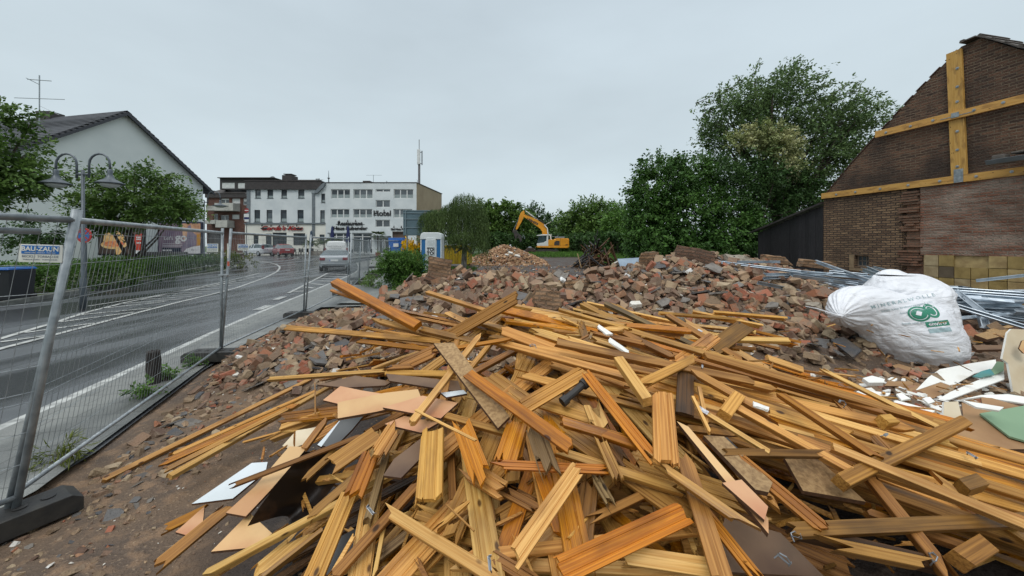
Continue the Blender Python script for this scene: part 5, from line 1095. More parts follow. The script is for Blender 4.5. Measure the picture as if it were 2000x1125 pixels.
mb.b2((-.24, -.57, .55), (.24, -.552, .57)); mb.build('vent_panel', TW, d, bevel=.01)
text('TOI', .24, DTRIM, T0(0, -.605, 1.4) @ FACE, to, ext=.002, bold=.012); text('TOI', .24, DTRIM, T0(0, -.605, 1.2) @ FACE, to, ext=.002, bold=.012)
mb = MB()
for a_, b_ in (((-.19, 1.08), (.19, 1.09)), ((-.19, 1.51), (.19, 1.52)), ((-.19, 1.08), (-.18, 1.52)), ((.18, 1.08), (.19, 1.52))): mb.b2((a_[0], -.607, a_[1]), (b_[0], -.6005, b_[1]))
mb.build('logo_frame', DTRIM, to); text('0800 45 67 89', .08, DTRIM, T0(0, -.556, .66) @ FACE, to, ext=.002)
# ---------------------------------------------------------------- back of a big road sign
sp = P(822, 470, 25); rs = empty('road_sign_back', (sp.x, 25, gz(0, 25)), R(4), 'large blue grey back of a road sign above the portable toilet', 'road sign')
RS = mat('sign_back_grey', rgb(88, 110, 118), .55, rgb(78, 98, 106), scale=1, metal=.2); h = lambda y: CH-(y-HY)/F*25-gz(0, 25); w = 25/F
mb = MB(); mb.b2((-34*w, 0, h(460)), (32*w, .04, h(411))); mb.build('sign_panel', RS, rs, bevel=.04)
mb = MB()
for y in (416, 428, 444.5): mb.b2((-33*w, -.05, h(y)-.03), (31*w, -.003, h(y)+.03))
for x in (-29, 25): mb.b2((x*w-.03, -.08, h(459)), (x*w+.03, -.051, h(412)))
mb.b2((-34*w, -.04, h(411.8)), (32*w, -.003, h(410.6))); mb.build('stiffening_rails', mat('sign_rail_grey', rgb(112, 128, 134), .5, metal=.3), rs)
mb = MB(); mb.tube([(9*w, -.14, -.2), (9*w, -.14, h(414))], .075, 10); mb.build('post', mat('sign_post_grey', rgb(118, 122, 120), .6), rs)
mb = MB(); mb.tube([(-26*w, -.05, -.2), (-26*w, -.05, h(458))], .05, 10); mb.build('post', mat('sign_post_grey', rgb(118, 122, 120), .6), rs)
# blue rubbish container
p = P(776, 495, 33); bc = empty('blue_skip', (p.x, 33, gz(0, 33)), R(2), 'blue wheeled waste container with pale label left of the yellow skip', 'waste container'); w = 33/F
BL = mat('container_blue', rgb(24, 98, 178), .4, rgb(20, 84, 156), scale=2); hh = lambda y: CH-(y-HY)/F*33-gz(0, 33)
mb = MB(); mb.box((0, 0, hh(480)+0.05), (26*w*1.0, 1.0, hh(470)-hh(492)+.3), top=(1.08, 1.05)); mb.build('bin', BL, bc, bevel=.03)
mb = MB(); mb.box((0, 0, hh(469.5)), (28.5*w, 1.15, .1)); mb.build('lid', BL, bc, bevel=.03)
mb = MB(); mb.b2((-1.2*w*3, -.66, hh(482)), (2*w*3, -.62, hh(475.5))); mb.build('label', PLATE, bc)
mb = MB()
for i in range(4): mb.b2((-12*w, -.66, hh(489)+i*.12), (-10*w, -.63, hh(489)+i*.12+.06))
mb.build('warning_stripes', PLATE, bc)
# yellow skip half covered by shrubs
p = P(852, 510, 28); ys_ = empty('yellow_skip', (p.x, 28, gz(0, 28)), R(0), 'long yellow roll-off skip half hidden by the weeping birch', 'skip'); w = 28/F
YS = mat('skip_yellow', rgb(178, 152, 24), .5, rgb(150, 122, 20), scale=2, stretch=(4, 1, .5), lo=.42, hi=.62); hh = lambda y: CH-(y-HY)/F*28-gz(0, 28)
mb = MB(); mb.b2((-62*w, 0, .25), (64*w, 2.2, hh(480))); mb.build('hull', YS, ys_, bevel=.02)
mb = MB(); [mb.b2((x*w-.05, -.08, .25), (x*w+.05, -.003, hh(480))) for x in (-61, -46, -31, -16, -1, 15, 29, 41, 49, 62)]; mb.b2((-63*w, -.1, hh(482)), (65*w, .0-.004, hh(480)+.04)); mb.build('ribs', YS, ys_)
text('S', .8, DTRIM, T0(-29*w, -.09, 1.15) @ FACE, ys_, ext=.003, bold=.03)
r = random.Random(5)
bush('shaggy_shrub', yb(800, 510, 26.5), [PB(797, 490, 27, .35, .3, .7), PB(812, 495, 27, .4, .3, .5), PB(822, 485, 27, .35, .3, .9), PB(835, 498, 26.5, .5, .4, .5)], 'dark shrub growing against the yellow skip left of the toilet', GL2, 90, 60, 18, .12, cs=.25)
V = []; Fc = []; yp = Vector(yb(800, 505, 27.2)); ye = empty('yellow_flower_spikes', yp, 0, 'bright yellow spiky flowering plant between blue container and toilet', 'plant')
for px, top in ((790, 469), (794, 467), (799, 471), (803, 468), (807, 474), (787, 476), (812, 482), (817, 478), (821, 482), (796, 478), (791, 482), (825, 486), (815, 488)):
    b0 = P(px+r.uniform(-2, 2), 492, 27)-yp; t0 = P(px+r.uniform(-2, 4), top, 27)-yp
    for i in range(34): q = b0.lerp(t0, r.random())+rdir(r)*.09; add_leaf(V, Fc, q, ((t0-b0).normalized()+rdir(r)*.5).normalized(), Vector((0, -1, .2)), r.uniform(.12, .3), .07)
leaves_obj('flower_spikes', V, Fc, leaf_mat('leaf_yellow_bloom', rgb(226, 186, 20), rgb(206, 160, 16)), ye)
# ---------------------------------------------------------------- lamps, signs, billboards
LM = mat('lamp_grey', rgb(92, 100, 106), .45, rgb(78, 86, 92), scale=4, metal=.3); LG = mat('lamp_glass', rgb(180, 186, 184), .2, spec=.8)
def lamp(loc, h, label, arms, s=1.0):
    e_ = empty('street_lamp', loc, 0, label, 'street lamp', 'grey curved street lamps'); mb = MB(); mb.tube([(0, 0, -.1), (0, 0, .8), (0, 0, .85), (0, 0, h)], [.065, .065, .042, .036], 10); mb.build('pole', LM, e_, True)
    for sx in arms:
        mb = MB(); pts = []; r_ = .27*s
        mb.tube([(0, 0, h-.12), (sx*.16*s, 0, h-.12)], .035, 6)
        pts = [(sx*.16*s, 0, h-.22), (sx*.16*s, 0, h+.15*s)]+[(sx*(.16*s+r_-r_*math.cos(math.pi*k/8)), 0, h+.15*s+r_*math.sin(math.pi*k/8)) for k in range(1, 9)]+[(sx*(.16*s+2*r_), 0, h-.02)]
        mb.tube(pts, .026, 8); mb.build('curved_arm', LM, e_, True); x = sx*(.16*s+2*r_)
        mb = MB(); mb.lathe([(.035, .02), (.06, -.02), (.05, -.12), (.1, -.24), (.25*s, -.34), (.3*s, -.37), (.28*s, -.38)], 16, M=T0(x, 0, h)); hd = mb.build('lamp_shade', LM, e_, True)
        mb = MB(); mb.lathe([(.2*s, -.38), (.19*s, -.42), (.12*s, -.47), (.02, -.49)], 14, M=T0(x, 0, h)); mb.build('lamp_glass', LG, hd, True)
    return e_
lp = P(162, 520, 9.9); lamp((lp.x, 9.9, 0), CH+(HY-332)/F*9.9, 'near double-armed grey street lamp before the white gable house', (-1, 1), 1.05)
lp = P(399, 500, 24); lamp((lp.x, 24, gz(0, 24)), CH+(HY-392)/F*24, 'single-armed grey street lamp before the brown apartment house', (1,), 1.5)
ns = P(163, 500, 10.2); e_ = empty('no_stopping_sign', (ns.x, 10.2, 0), 0, 'round red and blue no stopping sign behind the leaning fence post', 'road sign')
mb = MB(); mb.tube([(0, .05, 0), (0, .05, 2.35)], .03, 8); mb.build('post', LM, e_)
hz = CH+(HY-460)/F*10.2; Mx = T0(.02, 0, hz) @ Matrix.Rotation(R(90), 4, 'X'); mb = MB(); mb.lathe([(.21, -.01), (.21, .01)], 24, M=Mx); mb.build('red_ring', mat('sign_red_ring', rgb(178, 48, 44), .4), e_)
mb = MB(); mb.lathe([(.16, .0), (.16, .0135)], 24, M=Mx); mb.build('blue_disc', BLUE, e_)
mb = MB()
for a_ in (45, -45): mb.box((.02, -.0155, hz), (.33, .003, .04), None) if False else mb.box((0, 0, 0), (.34, .003, .04), T0(.02, -.0155, hz) @ Matrix.Rotation(R(a_), 4, 'Y'))
mb.build('red_cross', mat('sign_red_ring', (0, 0, 0, 1)), e_)
# cafe direction signs on a pole
e_ = empty('traffic_signpost', yb(481, 500, 43), 0, 'sign pole with a round red sign above blue white panels at the cafe corner', 'road sign'); q = Vector(e_.location)
hq = lambda y: CH-(y-HY)/F*43-q.z; mb = MB(); mb.tube([(0, .05, 0), (0, .05, hq(405))], .04, 8); mb.build('post', LM, e_)
mb = MB(); mb.lathe([(.26, -.01), (.26, .01)], 20, M=T0(.05, 0, hq(411)) @ Matrix.Rotation(R(90), 4, 'X')); mb.build('red_disc', RED, e_)
mb = MB(); mb.b2((-.17, -.014, hq(411)-.05), (.27, -.011, hq(411)+.05)); mb.build('white_bar', PLATE, e_)
mb = MB(); mb.b2((-.25, -.01, hq(424)), (.3, .01, hq(417.5))); mb.build('white_panel', PLATE, e_); mb = MB(); mb.b2((-.25, -.01, hq(428)), (.3, .01, hq(424.2))); mb.build('blue_panel', mat('navy', rgb(34, 44, 96), .5), e_); mb = MB(); mb.b2((-.2, -.01, hq(433)), (.28, .01, hq(428.4))); mb.build('lower_panel', PLATE, e_)
def billboard(x0, x1, yt, ybm, Y, label, bgm, border):
    c = P((x0+x1)/2, ybm, Y); e_ = empty('billboard', (c.x, Y, gz(0, Y)), 0, label, 'billboard'); w = (x1-x0)/F*Y; zb_ = c.z-gz(0, Y); zt = P(0, yt, Y).z-gz(0, Y)
    mb = MB(); mb.b2((-w/2, .0, zb_), (w/2, .25, zt)); mb.build('frame', border, e_, bevel=.08)
    mb = MB(); mb.b2((-w/2+.14, -.012, zb_+.14), (w/2-.14, -.004, zt-.14)); mb.build('poster', bgm, e_)
    mb = MB(); mb.b2((-w/2+.3, .1, -.2), (-w/2+.45, .2, zb_)); mb.b2((w/2-.45, .1, -.2), (w/2-.3, .2, zb_)); mb.build('legs', DTRIM, e_)
    return e_, w, zb_, zt
POST = mat('poster_mauve', rgb(138, 116, 130), .4, rgb(96, 80, 104), scale=.8); NAVY = mat('poster_navy', rgb(26, 32, 56), .4); SKIN = mat('poster_photo_warm', rgb(218, 176, 142), .4, rgb(160, 112, 86), scale=1.6); PWH = mat('poster_white', rgb(206, 206, 208), .4)
e_, w, zb_, zt = billboard(307, 394, 433, 498, 31, 'dark framed billboard reading let\'s go over a seated figure photo', POST, NAVY)
def flat(name, pts, y, m, par): mb = MB(); mb.prism(pts, y-.002, y); return mb.build(name, m, par)
s_ = w/785.; bx = lambda x: -w/2+(x-1000)*s_; bz = lambda y: zt-(y-100)/(650-100.)*(zt-zb_)
flat('photo_backdrop', [(bx(1450), bz(130)), (bx(1765), bz(130)), (bx(1765), bz(500)), (bx(1500), bz(500)), (bx(1450), bz(300))], -.014, SKIN, e_)
flat('photo_figure', [(bx(1540), bz(180)), (bx(1590), bz(150)), (bx(1620), bz(260)), (bx(1700), bz(330)), (bx(1700), bz(490)), (bx(1560), bz(520)), (bx(1440), bz(600)), (bx(1420), bz(560)), (bx(1500), bz(420)), (bx(1530), bz(300))], -.018, mat('poster_figure', rgb(104, 100, 124), .4, rgb(140, 126, 140), scale=2), e_)
flat('photo_yellow', [(bx(1700), bz(310)), (bx(1765), bz(300)), (bx(1765), bz(490)), (bx(1700), bz(490))], -.018, mat('poster_amber', rgb(186, 130, 40), .4), e_)
flat('dark_corner', [(bx(1080), bz(530)), (bx(1430), bz(530)), (bx(1430), bz(625)), (bx(1080), bz(625))], -.014, NAVY, e_)
flat('white_swoosh', [(bx(1440), bz(625)), (bx(1520), bz(545)), (bx(1640), bz(510)), (bx(1765), bz(495)), (bx(1765), bz(625))], -.022, PWH, e_)
TT = lambda s, x, y, sz, m, sx=1, b_=0: text(s, sz, m, T0(bx(x), -.028, bz(y)) @ FACE, e_, ext=.002, sx=sx, bold=b_)
TT("Let's", 1205, 375, .42, PWH, 1.0); TT('go', 1425, 365, .95, PWH, 1.05, .03); TT('Do-----', 1665, 565, .2, NAVY, 1.0)
mb = MB()
for y in (465, 492, 515): mb.b2((bx(1105), -.02, bz(y)-.015), (bx(1445 if y < 500 else 1425), -.016, bz(y)+.015))
for x, x2 in ((1100, 1150), (1165, 1200), (1215, 1260)): mb.b2((bx(x), -.02, bz(585)), (bx(x2), -.016, bz(560)))
mb.build('small_print', PWH, e_)
e_, w, zb_, zt = billboard(190, 280, 446, 499, 27.2, 'brown food billboard with a pizza, half hidden by the street tree', mat('poster_dark', rgb(52, 42, 40), .4, rgb(78, 60, 50), scale=1), DTRIM)
s2 = w/750.; bx2 = lambda x: -w/2+(x-80)*s2; bz2 = lambda y: zt-(y-215)/(655-215.)*(zt-zb_)
PZ = mat('poster_pizza', rgb(206, 92, 58), .5, rgb(226, 166, 112), scale=4); CRU = mat('poster_crust', rgb(232, 196, 140), .5, rgb(214, 162, 98), scale=4)
el_ = lambda cx, cy, rx, ry, n=22: [(cx+rx*math.cos(2*math.pi*k/n), cy+ry*math.sin(2*math.pi*k/n)) for k in range(n)]
flat('crust', el_(bx2(355), bz2(480), 215*s2, 70/440*(zt-zb_)), -.016, CRU, e_); flat('topping', el_(bx2(355), bz2(465), 180*s2, 48/440*(zt-zb_)), -.02, PZ, e_)
flat('warm_backdrop', [(bx2(180), bz2(430)), (bx2(200), bz2(300)), (bx2(430), bz2(240)), (bx2(540), bz2(330)), (bx2(530), bz2(430))], -.013, CRU, e_); flat('drips', [(bx2(380), bz2(540)), (bx2(520), bz2(540)), (bx2(440), bz2(640)), (bx2(390), bz2(640))], -.013, CRU, e_)
flat('red_column', [(bx2(670), bz2(625)), (bx2(780), bz2(625)), (bx2(815), bz2(300)), (bx2(700), bz2(320))], -.024, mat('poster_red', rgb(178, 58, 40), .4), e_); flat('white_foot', [(bx2(668), bz2(625)), (bx2(778), bz2(625)), (bx2(780), bz2(570)), (bx2(672), bz2(570))], -.028, PWH, e_)
mb = MB(); [mb.b2((bx2(720), -.034, bz2(y)), (bx2(800), -.03, bz2(y-18))) for y in (370, 400, 460)]; mb.build('red_print', PWH, e_)
# low wall below the billboards and railings
mb = MB(); mb.b2((-31.2, 29.2, 0), (-26.2, 29.4, 1.25)); tag(mb.build('low_garden_wall', mat('dark_wall', rgb(84, 86, 88), .8, rgb(66, 68, 68), scale=2), bevel=.02), 'dark grey low wall under the billboards', 'wall')
rl = empty('street_railing', yb(396, 512, 29), 0, 'dark steel pedestrian railing at the side street corner', 'railing'); q = Vector(rl.location); pr = [Vector(yb(x, y, Y))-q for x, y, Y in ((396, 520, 26), (407, 515, 27.5), (418, 512, 29), (434, 508, 33))]
for a_, b_ in zip(pr, pr[1:]):
    mb = MB(); mb.tube([a_+Vector((0, 0, .9)), b_+Vector((0, 0, .9))], .03, 6); mb.tube([a_+Vector((0, 0, .5)), b_+Vector((0, 0, .5))], .02, 6); mb.build('rail', DTRIM, rl)
for a_ in pr: mb = MB(); mb.tube([a_, a_+Vector((0, 0, .92))], .03, 6); mb.build('post', DTRIM, rl)
# wheeled bin at the left edge
b0 = P(22, 585, 11.2); e_ = empty('wheeled_bin', (-15.25, 11.05, .07), R(8), 'dark wheeled bin with blue lid at the left edge', 'bin')
mb = MB(); mb.box((0, 0, .47), (.62, .62, .9), top=(1.12, 1.12)); mb.build('body', mat('bin_dark', rgb(36, 38, 44), .5), e_, bevel=.03)
mb = MB(); mb.box((0, -.02, .96), (.74, .78, .07), top=(.9, .9)); mb.build('lid', BL, e_, bevel=.02); mb = MB(); mb.b2((-.1, -.365, .8), (.12, -.355, .83)); mb.build('label', PLATE, e_)
for sx in (-1, 1): mb = MB(); mb.lathe([(.1, -.03), (.1, .03)], 14, M=T0(sx*.3, .28, .1) @ Matrix.Rotation(R(90), 4, 'Y')); mb.build('wheel', TYRE, e_)
# cafe umbrellas, palms, terrace furniture
NB = mat('umbrella_navy', rgb(36, 46, 92), .8, rgb(28, 36, 72), scale=3, stretch=(5, 5, .5))
for px, pt_, pb, Y, m, lb in ((649, 441, 500, 46, NB, 'closed navy parasol, left of the two before the hotel front'), (680, 441, 500, 46, NB, 'closed navy parasol, nearer the hotel entrance palm'), (608, 450, 500, 47, mat('umbrella_slate', rgb(58, 74, 90), .8), 'closed slate blue parasol at the right end of the cafe front')):
    b_ = yb(px, pb, Y); e_ = empty('parasol', b_, 0, lb, 'parasol', 'closed parasols on the terrace'); top = P(px, pt_, Y).z-b_[2]; mb = MB(); mb.tube([(0, 0, 0), (0, 0, top)], .03, 8); mb.build('pole', LM, e_)
    mb = MB(); mb.lathe([(.24, top-2.1), (.27, top-1.9), (.2, top-.9), (.13, top-.2), (.02, top)], 10); mb.build('closed_canopy', m, e_)
TER = mat('terracotta', rgb(134, 76, 54), .8, rgb(110, 62, 46), scale=4); PALM = leaf_mat('leaf_palm', rgb(84, 100, 54), rgb(62, 80, 42))
for px, py, Y, h_, lb in ((738, 503, 44, 2.6, 'tall potted palm beside the hotel entrance'), (607, 500, 46, 1.5, 'potted palm under the slate blue parasol'), (633, 502, 45, 1.7, 'potted palm in a terracotta pot left of the white van'), (652, 500, 46.5, 1.8, 'potted palm behind the white van roof')):
    b_ = yb(px, py, Y); e_ = empty('potted_palm', b_, 0, lb, 'palm', 'potted palms on the terrace'); r = random.Random(px)
    mb = MB(); mb.lathe([(.22, 0), (.32, .5), (.34, .52), (.3, .52)], 14); mb.build('pot', TER, e_); mb = MB(); mb.tube([(0, 0, .45), (0, 0, h_)], .07, 7); mb.build('trunk', BARK, e_); V = []; Fc = []
    for k in range(26):
        a_ = r.uniform(0, 6.28); up = r.uniform(-.3, 1); d = Vector((math.cos(a_), math.sin(a_), up)).normalized()
        for i in range(14): t_ = i/14; c = Vector((0, 0, h_))+d*(.2+.75*t_)+Vector((0, 0, -.35*t_*t_)); s = Vector((-d.y, d.x, 0)); [add_leaf(V, Fc, c, (d+s*sg_*1.0).normalized(), Vector((0, 0, 1)), .3, .045) for sg_ in (-1, 1)]
    leaves_obj('fronds', V, Fc, PALM, e_)
k = 0
for px, Y, lb in ((578, 47, 'dark bistro set under the barred cafe window, left one'), (588, 46.6, 'dark bistro set under the barred cafe window, middle one'), (598, 47, 'dark bistro set next to the slate blue parasol'), (620, 46.8, 'dark bistro set between the two terrace palms'), (702, 44, 'dark bistro set right of the white van'), (712, 45, 'dark bistro set before the hotel shopfront')):
    e_ = empty('bistro_set', yb(px, 500, Y), 0, lb, 'table and chairs', 'terrace furniture')
    mb = MB(); mb.lathe([(.35, .72), (.35, .75)], 14); mb.tube([(0, 0, 0), (0, 0, .72)], .03, 6); mb.build('table', DTRIM, e_)
    for sx in (-.65, .65):
        mb = MB(); mb.box((sx, 0, .45), (.42, .42, .04)); mb.box((sx*1.3, 0, .7), (.04, .4, .45)); [mb.tube([(sx+a_*.18, b_*.18, 0), (sx+a_*.18, b_*.18, .45)], .015, 5) for a_ in (-1, 1) for b_ in (-1, 1)]; mb.build('chair', DTRIM, e_)
pl = empty('planter_box', yb(622, 502, 44.5), 0, 'low wooden planter at the terrace edge beside the terracotta pots', 'planter'); mb = MB()
for i in range(5): mb.b2((-.9, -.2, .05+i*.13), (.9, -.15, .15+i*.13))
mb.b2((-.9, -.14, 0), (-.84, .2, .7)); mb.b2((.84, -.14, 0), (.9, .2, .7)); mb.build('box', mat('planter_grey', rgb(112, 104, 94), .8, rgb(84, 78, 70), scale=4), pl)
# ---------------------------------------------------------------- rubble
def rubble_mat(name, tones, rough=.8, mort=None):
    m, t, b = newmat(name); L = t.links
    oi = N('ShaderNodeObjectInfo', t); g = N('ShaderNodeNewGeometry', t); a = N('ShaderNodeMath', t, operation='ADD'); L.new(oi.outputs['Random'], a.inputs[0]); L.new(g.outputs['Random Per Island'], a.inputs[1])
    f = N('ShaderNodeMath', t, operation='FRACT'); L.new(a.outputs[0], f.inputs[0])
    rp_ = N('ShaderNodeValToRGB', t); rp_.color_ramp.interpolation = 'CONSTANT'; e = rp_.color_ramp.elements; e[0].color = tones[0]; e[0].position = 0; e[1].color = tones[1]; e[1].position = 1/len(tones)
    for i, c in enumerate(tones[2:]): q = e.new((i+2)/len(tones)); q.color = c
    L.new(f.outputs[0], rp_.inputs[0])
    tc = N('ShaderNodeTexCoord', t); n = N('ShaderNodeTexNoise', t); n.inputs['Scale'].default_value = 9; n.inputs['Detail'].default_value = 6; L.new(tc.outputs['Object'], n.inputs['Vector'])
    r = N('ShaderNodeMapRange', t); r.inputs[1].default_value = .48; r.inputs[2].default_value = .62; r.inputs[4].default_value = .75; L.new(n.outputs[0], r.inputs[0])
    x = N('ShaderNodeMix', t, data_type='RGBA'); L.new(r.outputs[0], x.inputs[0]); L.new(rp_.outputs[0], x.inputs[6]); x.inputs[7].default_value = mort or rgb(128, 110, 92)
    L.new(x.outputs[2], b.inputs['Base Color']); b.inputs['Roughness'].default_value = rough
    n2 = N('ShaderNodeTexNoise', t); n2.inputs['Scale'].default_value = 45; n2.inputs['Detail'].default_value = 4; L.new(tc.outputs['Object'], n2.inputs['Vector'])
    bp = N('ShaderNodeBump', t); bp.inputs['Distance'].default_value = .012; L.new(n2.outputs[0], bp.inputs['Height']); L.new(bp.outputs[0], b.inputs['Normal']); return m
RBRICK = rubble_mat('brick_fragment', [rgb(146, 96, 68), rgb(118, 84, 62), rgb(150, 112, 84), rgb(116, 92, 74), rgb(134, 108, 86), rgb(96, 74, 60), rgb(148, 126, 100), rgb(150, 92, 68), rgb(122, 104, 86), rgb(106, 80, 64), rgb(158, 132, 104)])
RMORT = rubble_mat('mortar_lump', [rgb(150, 130, 104), rgb(130, 112, 90), rgb(160, 142, 116), rgb(118, 100, 80)], .9, rgb(118, 96, 74))
RSLATE = rubble_mat('slate_shard', [rgb(92, 90, 88), rgb(70, 70, 72), rgb(112, 106, 98)], .5, rgb(84, 76, 68))
RWHITE = rubble_mat('plaster_fragment', [rgb(214, 210, 200), rgb(196, 192, 184), rgb(222, 222, 218)], .7, rgb(186, 176, 160))
RM = [RBRICK, RMORT, RSLATE, RWHITE]
def chunk(r, d, cuts=2, rough=0.0):
    bm = bmesh.new(); bmesh.ops.create_cube(bm, size=1); bmesh.ops.scale(bm, vec=d, verts=bm.verts)
    for _ in range(cuts):
        n = rdir(r); ext = max(abs(v.co.dot(n)) for v in bm.verts); co = n*ext*r.uniform(.45, .8)
        res = bmesh.ops.bisect_plane(bm, geom=bm.verts[:]+bm.edges[:]+bm.faces[:], plane_co=co, plane_no=n, clear_outer=True)
        ed = [g for g in res['geom_cut'] if isinstance(g, bmesh.types.BMEdge)]
        if len(ed) > 2:
            try: bmesh.ops.contextual_create(bm, geom=ed)
            except Exception: pass
    if rough:
        bmesh.ops.triangulate(bm, faces=bm.faces[:]); bmesh.ops.subdivide_edges(bm, edges=bm.edges[:], cuts=2, use_grid_fill=True)
        for v in bm.verts: v.co += Vector(noise.noise_vector(v.co*7/max(d)*.35+Vector((r.random(), 0, 0))))*rough
    else:
        for v in bm.verts: v.co += rdir(r)*.004
    bmesh.ops.recalc_face_normals(bm, faces=bm.faces); bm.verts.index_update(); V = [v.co.copy() for v in bm.verts]; Fc = [tuple(v.index for v in f.verts) for f in bm.faces]; bm.free(); return V, Fc
rv = random.Random(100)
VAR = [[chunk(rv, (.24*rv.uniform(.4, 1), .115, .071), rv.choice([0, 1, 1, 2])) for _ in range(16)]+[chunk(rv, (.1, .09, .06), 3) for _ in range(5)],
       [chunk(rv, (rv.uniform(.12, .24), rv.uniform(.1, .18), rv.uniform(.07, .12)), 5) for _ in range(8)],
       [chunk(rv, (rv.uniform(.15, .3), rv.uniform(.1, .2), .018), 3) for _ in range(6)],
       [chunk(rv, (rv.uniform(.08, .16), rv.uniform(.06, .12), rv.uniform(.02, .05)), 4) for _ in range(5)]]
pieces = []
def snorm(x, y):
    e = .06; return Vector((surf(x-e, y)-surf(x+e, y), surf(x, y-e)-surf(x, y+e), 2*e)).normalized()
def put(r, x, y, smin, smax, pk, lift=0.02, scale_y=1):
    k = r.choices(range(4), pk)[0]; s = r.uniform(smin, smax); n = (ground_n(x, y)*1.2+rdir(r)*(.9 if k != 2 else .5)).normalized()
    d = rdir(r); q = n.to_track_quat('Z', 'Y').to_matrix().to_4x4() @ Matrix.Rotation(r.uniform(0, 6.28), 4, 'Z'); z = ground_h(x, y)+lift*s*r.uniform(-.5, 3.2)
    pieces.append((k, r.randrange(len(VAR[k])), Vector((x, y, z)), q, s))
def ground_n(x, y):
    e = .1; return Vector((ground_h(x-e, y)-ground_h(x+e, y), ground_h(x, y-e)-ground_h(x, y+e), 2*e)).normalized()
r = random.Random(101); cnt = 0
while cnt < 7200:
    x, y = r.uniform(-5, 10.8), r.uniform(3.6, 9.9); h_ = ridge(x, y)
    yc = interp(RY, x)
    if h_ < .06+.1*r.random() or y > yc+1.0: continue
    u_ = r.random(); put(r, x, y, *((1.1, 1.75) if u_ < .13 else ((.75, 1.15) if u_ < .5 else (.3, .75))), (.66, .2, .1, .04), .035); cnt += 1
cnt = 0
while cnt < 3600:
    x, y = r.uniform(-5.2, 0), r.uniform(3.6, 9.6); h_ = rubble_low(x, y)
    if h_ < .05+.06*r.random(): continue
    u_ = r.random(); put(r, x, y, *((.8, 1.2) if u_ < .12 else (.3, .85)), (.6, .2, .15, .05)); cnt += 1
cnt = 0
while cnt < 900:
    y = r.uniform(1.2, 6); x = fen_x(y)+.15+abs(r.gauss(0, .65))
    if heap(x, y) > .1: continue
    put(r, x, y, .08, (.4 if r.random() < .8 else .85)*sm(0, 4, y)+.05, (.4, .3, .25, .05), .004); cnt += 1
for _ in range(700):
    x, y = r.uniform(-2.6, -.3), r.uniform(1.2, 3.9); put(r, x, y, .04, .14, (.35, .35, .1, .2), .004)
for _ in range(700):
    x, y = r.uniform(3.2, 8), r.uniform(3.2, 6.5)
    put(r, x, y, .3, .9, (.65, .2, .1, .05), .01)
for _ in range(700):
    y = r.uniform(13, 30); x = r.uniform(-.14*y, .3*y); put(r, x, y, .5, 1.4, (.5, .25, .15, .1), .01)
def vis(p):
    x, y, z = p
    if y < .8 or y > 12 or abs(x/y*F) > 1000: return False
    if heap(x, y) > z: return False
    # hidden behind heap crest or ridge crest?
    for k in range(1, 12):
        f = k/12; qx, qy = x*f, y*f
        if surf(qx, qy) > CH+(z+.04-CH)*f+.03: return False
    return True
sized = []
for i, (k, v, p, q, s) in enumerate(pieces):
    big_ = max(a.length for a in VAR[k][v][0])*s
    sized.append((-(big_/p.y) if vis(p) else 0, i))
sized.sort(); chosen = {0: [], 1: [], 2: [], 3: []}; LIM = {0: 295, 1: 70, 2: 60, 3: 40}
for sc_, i in sized:
    k = pieces[i][0]
    if sc_ < 0 and len(chosen[k]) < LIM[k]: chosen[k].append(i)
ch_all = set(i for c in chosen.values() for i in c)
stuff = MB()
for i, (k, v, p, q, s) in enumerate(pieces):
    if i in ch_all: continue
    V, Fc = VAR[k][v]; M = Matrix.Translation(p) @ q @ Matrix.Scale(s, 4); stuff.add([M @ a for a in V], Fc, k)
tag(stuff.build('brick_rubble', RM, fix=False), 'heaped small brick and mortar rubble of the demolished house', 'rubble', None, 'stuff')
NM = ['broken_brick', 'mortar_lump', 'slate_shard', 'plaster_fragment']
LB_ = ['broken brown or reddish brick lying loose in the brick rubble', 'rounded tan or grey lump of old mortar in the brick rubble', 'flat grey slate or stone shard in the brick rubble', 'pale plaster or tile fragment in the brick rubble']
CT = ['brick', 'mortar lump', 'stone shard', 'plaster fragment']; GRP = ['loose broken bricks of the rubble', 'mortar lumps of the rubble', 'grey shards in the rubble', 'pale fragments in the rubble']
proto = {}
for k in range(4):
    for i in chosen[k]:
        _, v, p, q, s = pieces[i]
        if (k, v) not in proto:
            mb = MB(); mb.add(*VAR[k][v]); me = bpy.data.meshes.new(NM[k]); me.from_pydata([tuple(a) for a in mb.v], [], mb.f); me.materials.append(RM[k]); proto[(k, v)] = me
        o = bpy.data.objects.new(NM[k], proto[(k, v)]); C.objects.link(o); o.matrix_world = Matrix.Translation(p) @ q @ Matrix.Scale(s, 4); tag(o, LB_[k], CT[k], GRP[k])
# big masonry chunks
MAS = brick_mat('masonry_tan', rgb(150, 118, 86), rgb(124, 94, 70), rgb(112, 92, 70), ms=.016, grime=rgb(84, 64, 48), grime_amt=.5, bump=.03)
MAS2 = brick_mat('masonry_brown', rgb(122, 90, 70), rgb(98, 74, 58), rgb(92, 76, 62), ms=.014, grime=rgb(70, 54, 42), grime_amt=.5, bump=.03)
CONC2 = mat('old_concrete', rgb(150, 142, 128), .85, rgb(112, 102, 88), scale=5, bump=.02, bscale=18)
def block(px, py, Y, d, label, m=MAS, rot=(0, 0, 0), cuts=4, rough=.05, seed=0, name='masonry_chunk', cat='masonry chunk'):
    r = random.Random(seed); V, Fc = chunk(r, d, cuts, rough); mb = MB(); mb.add(V, Fc); o = mb.build(name, m, None); o.location = P(px, py, Y); o.rotation_euler = tuple(R(a) for a in rot); return tag(o, label, cat)
block(856, 527, 8.1, (.5, .42, .46), 'tan brick masonry chunk perched on the left end of the rubble below the portable toilet', MAS, (-15, 12, 12), 1, .06, 1)
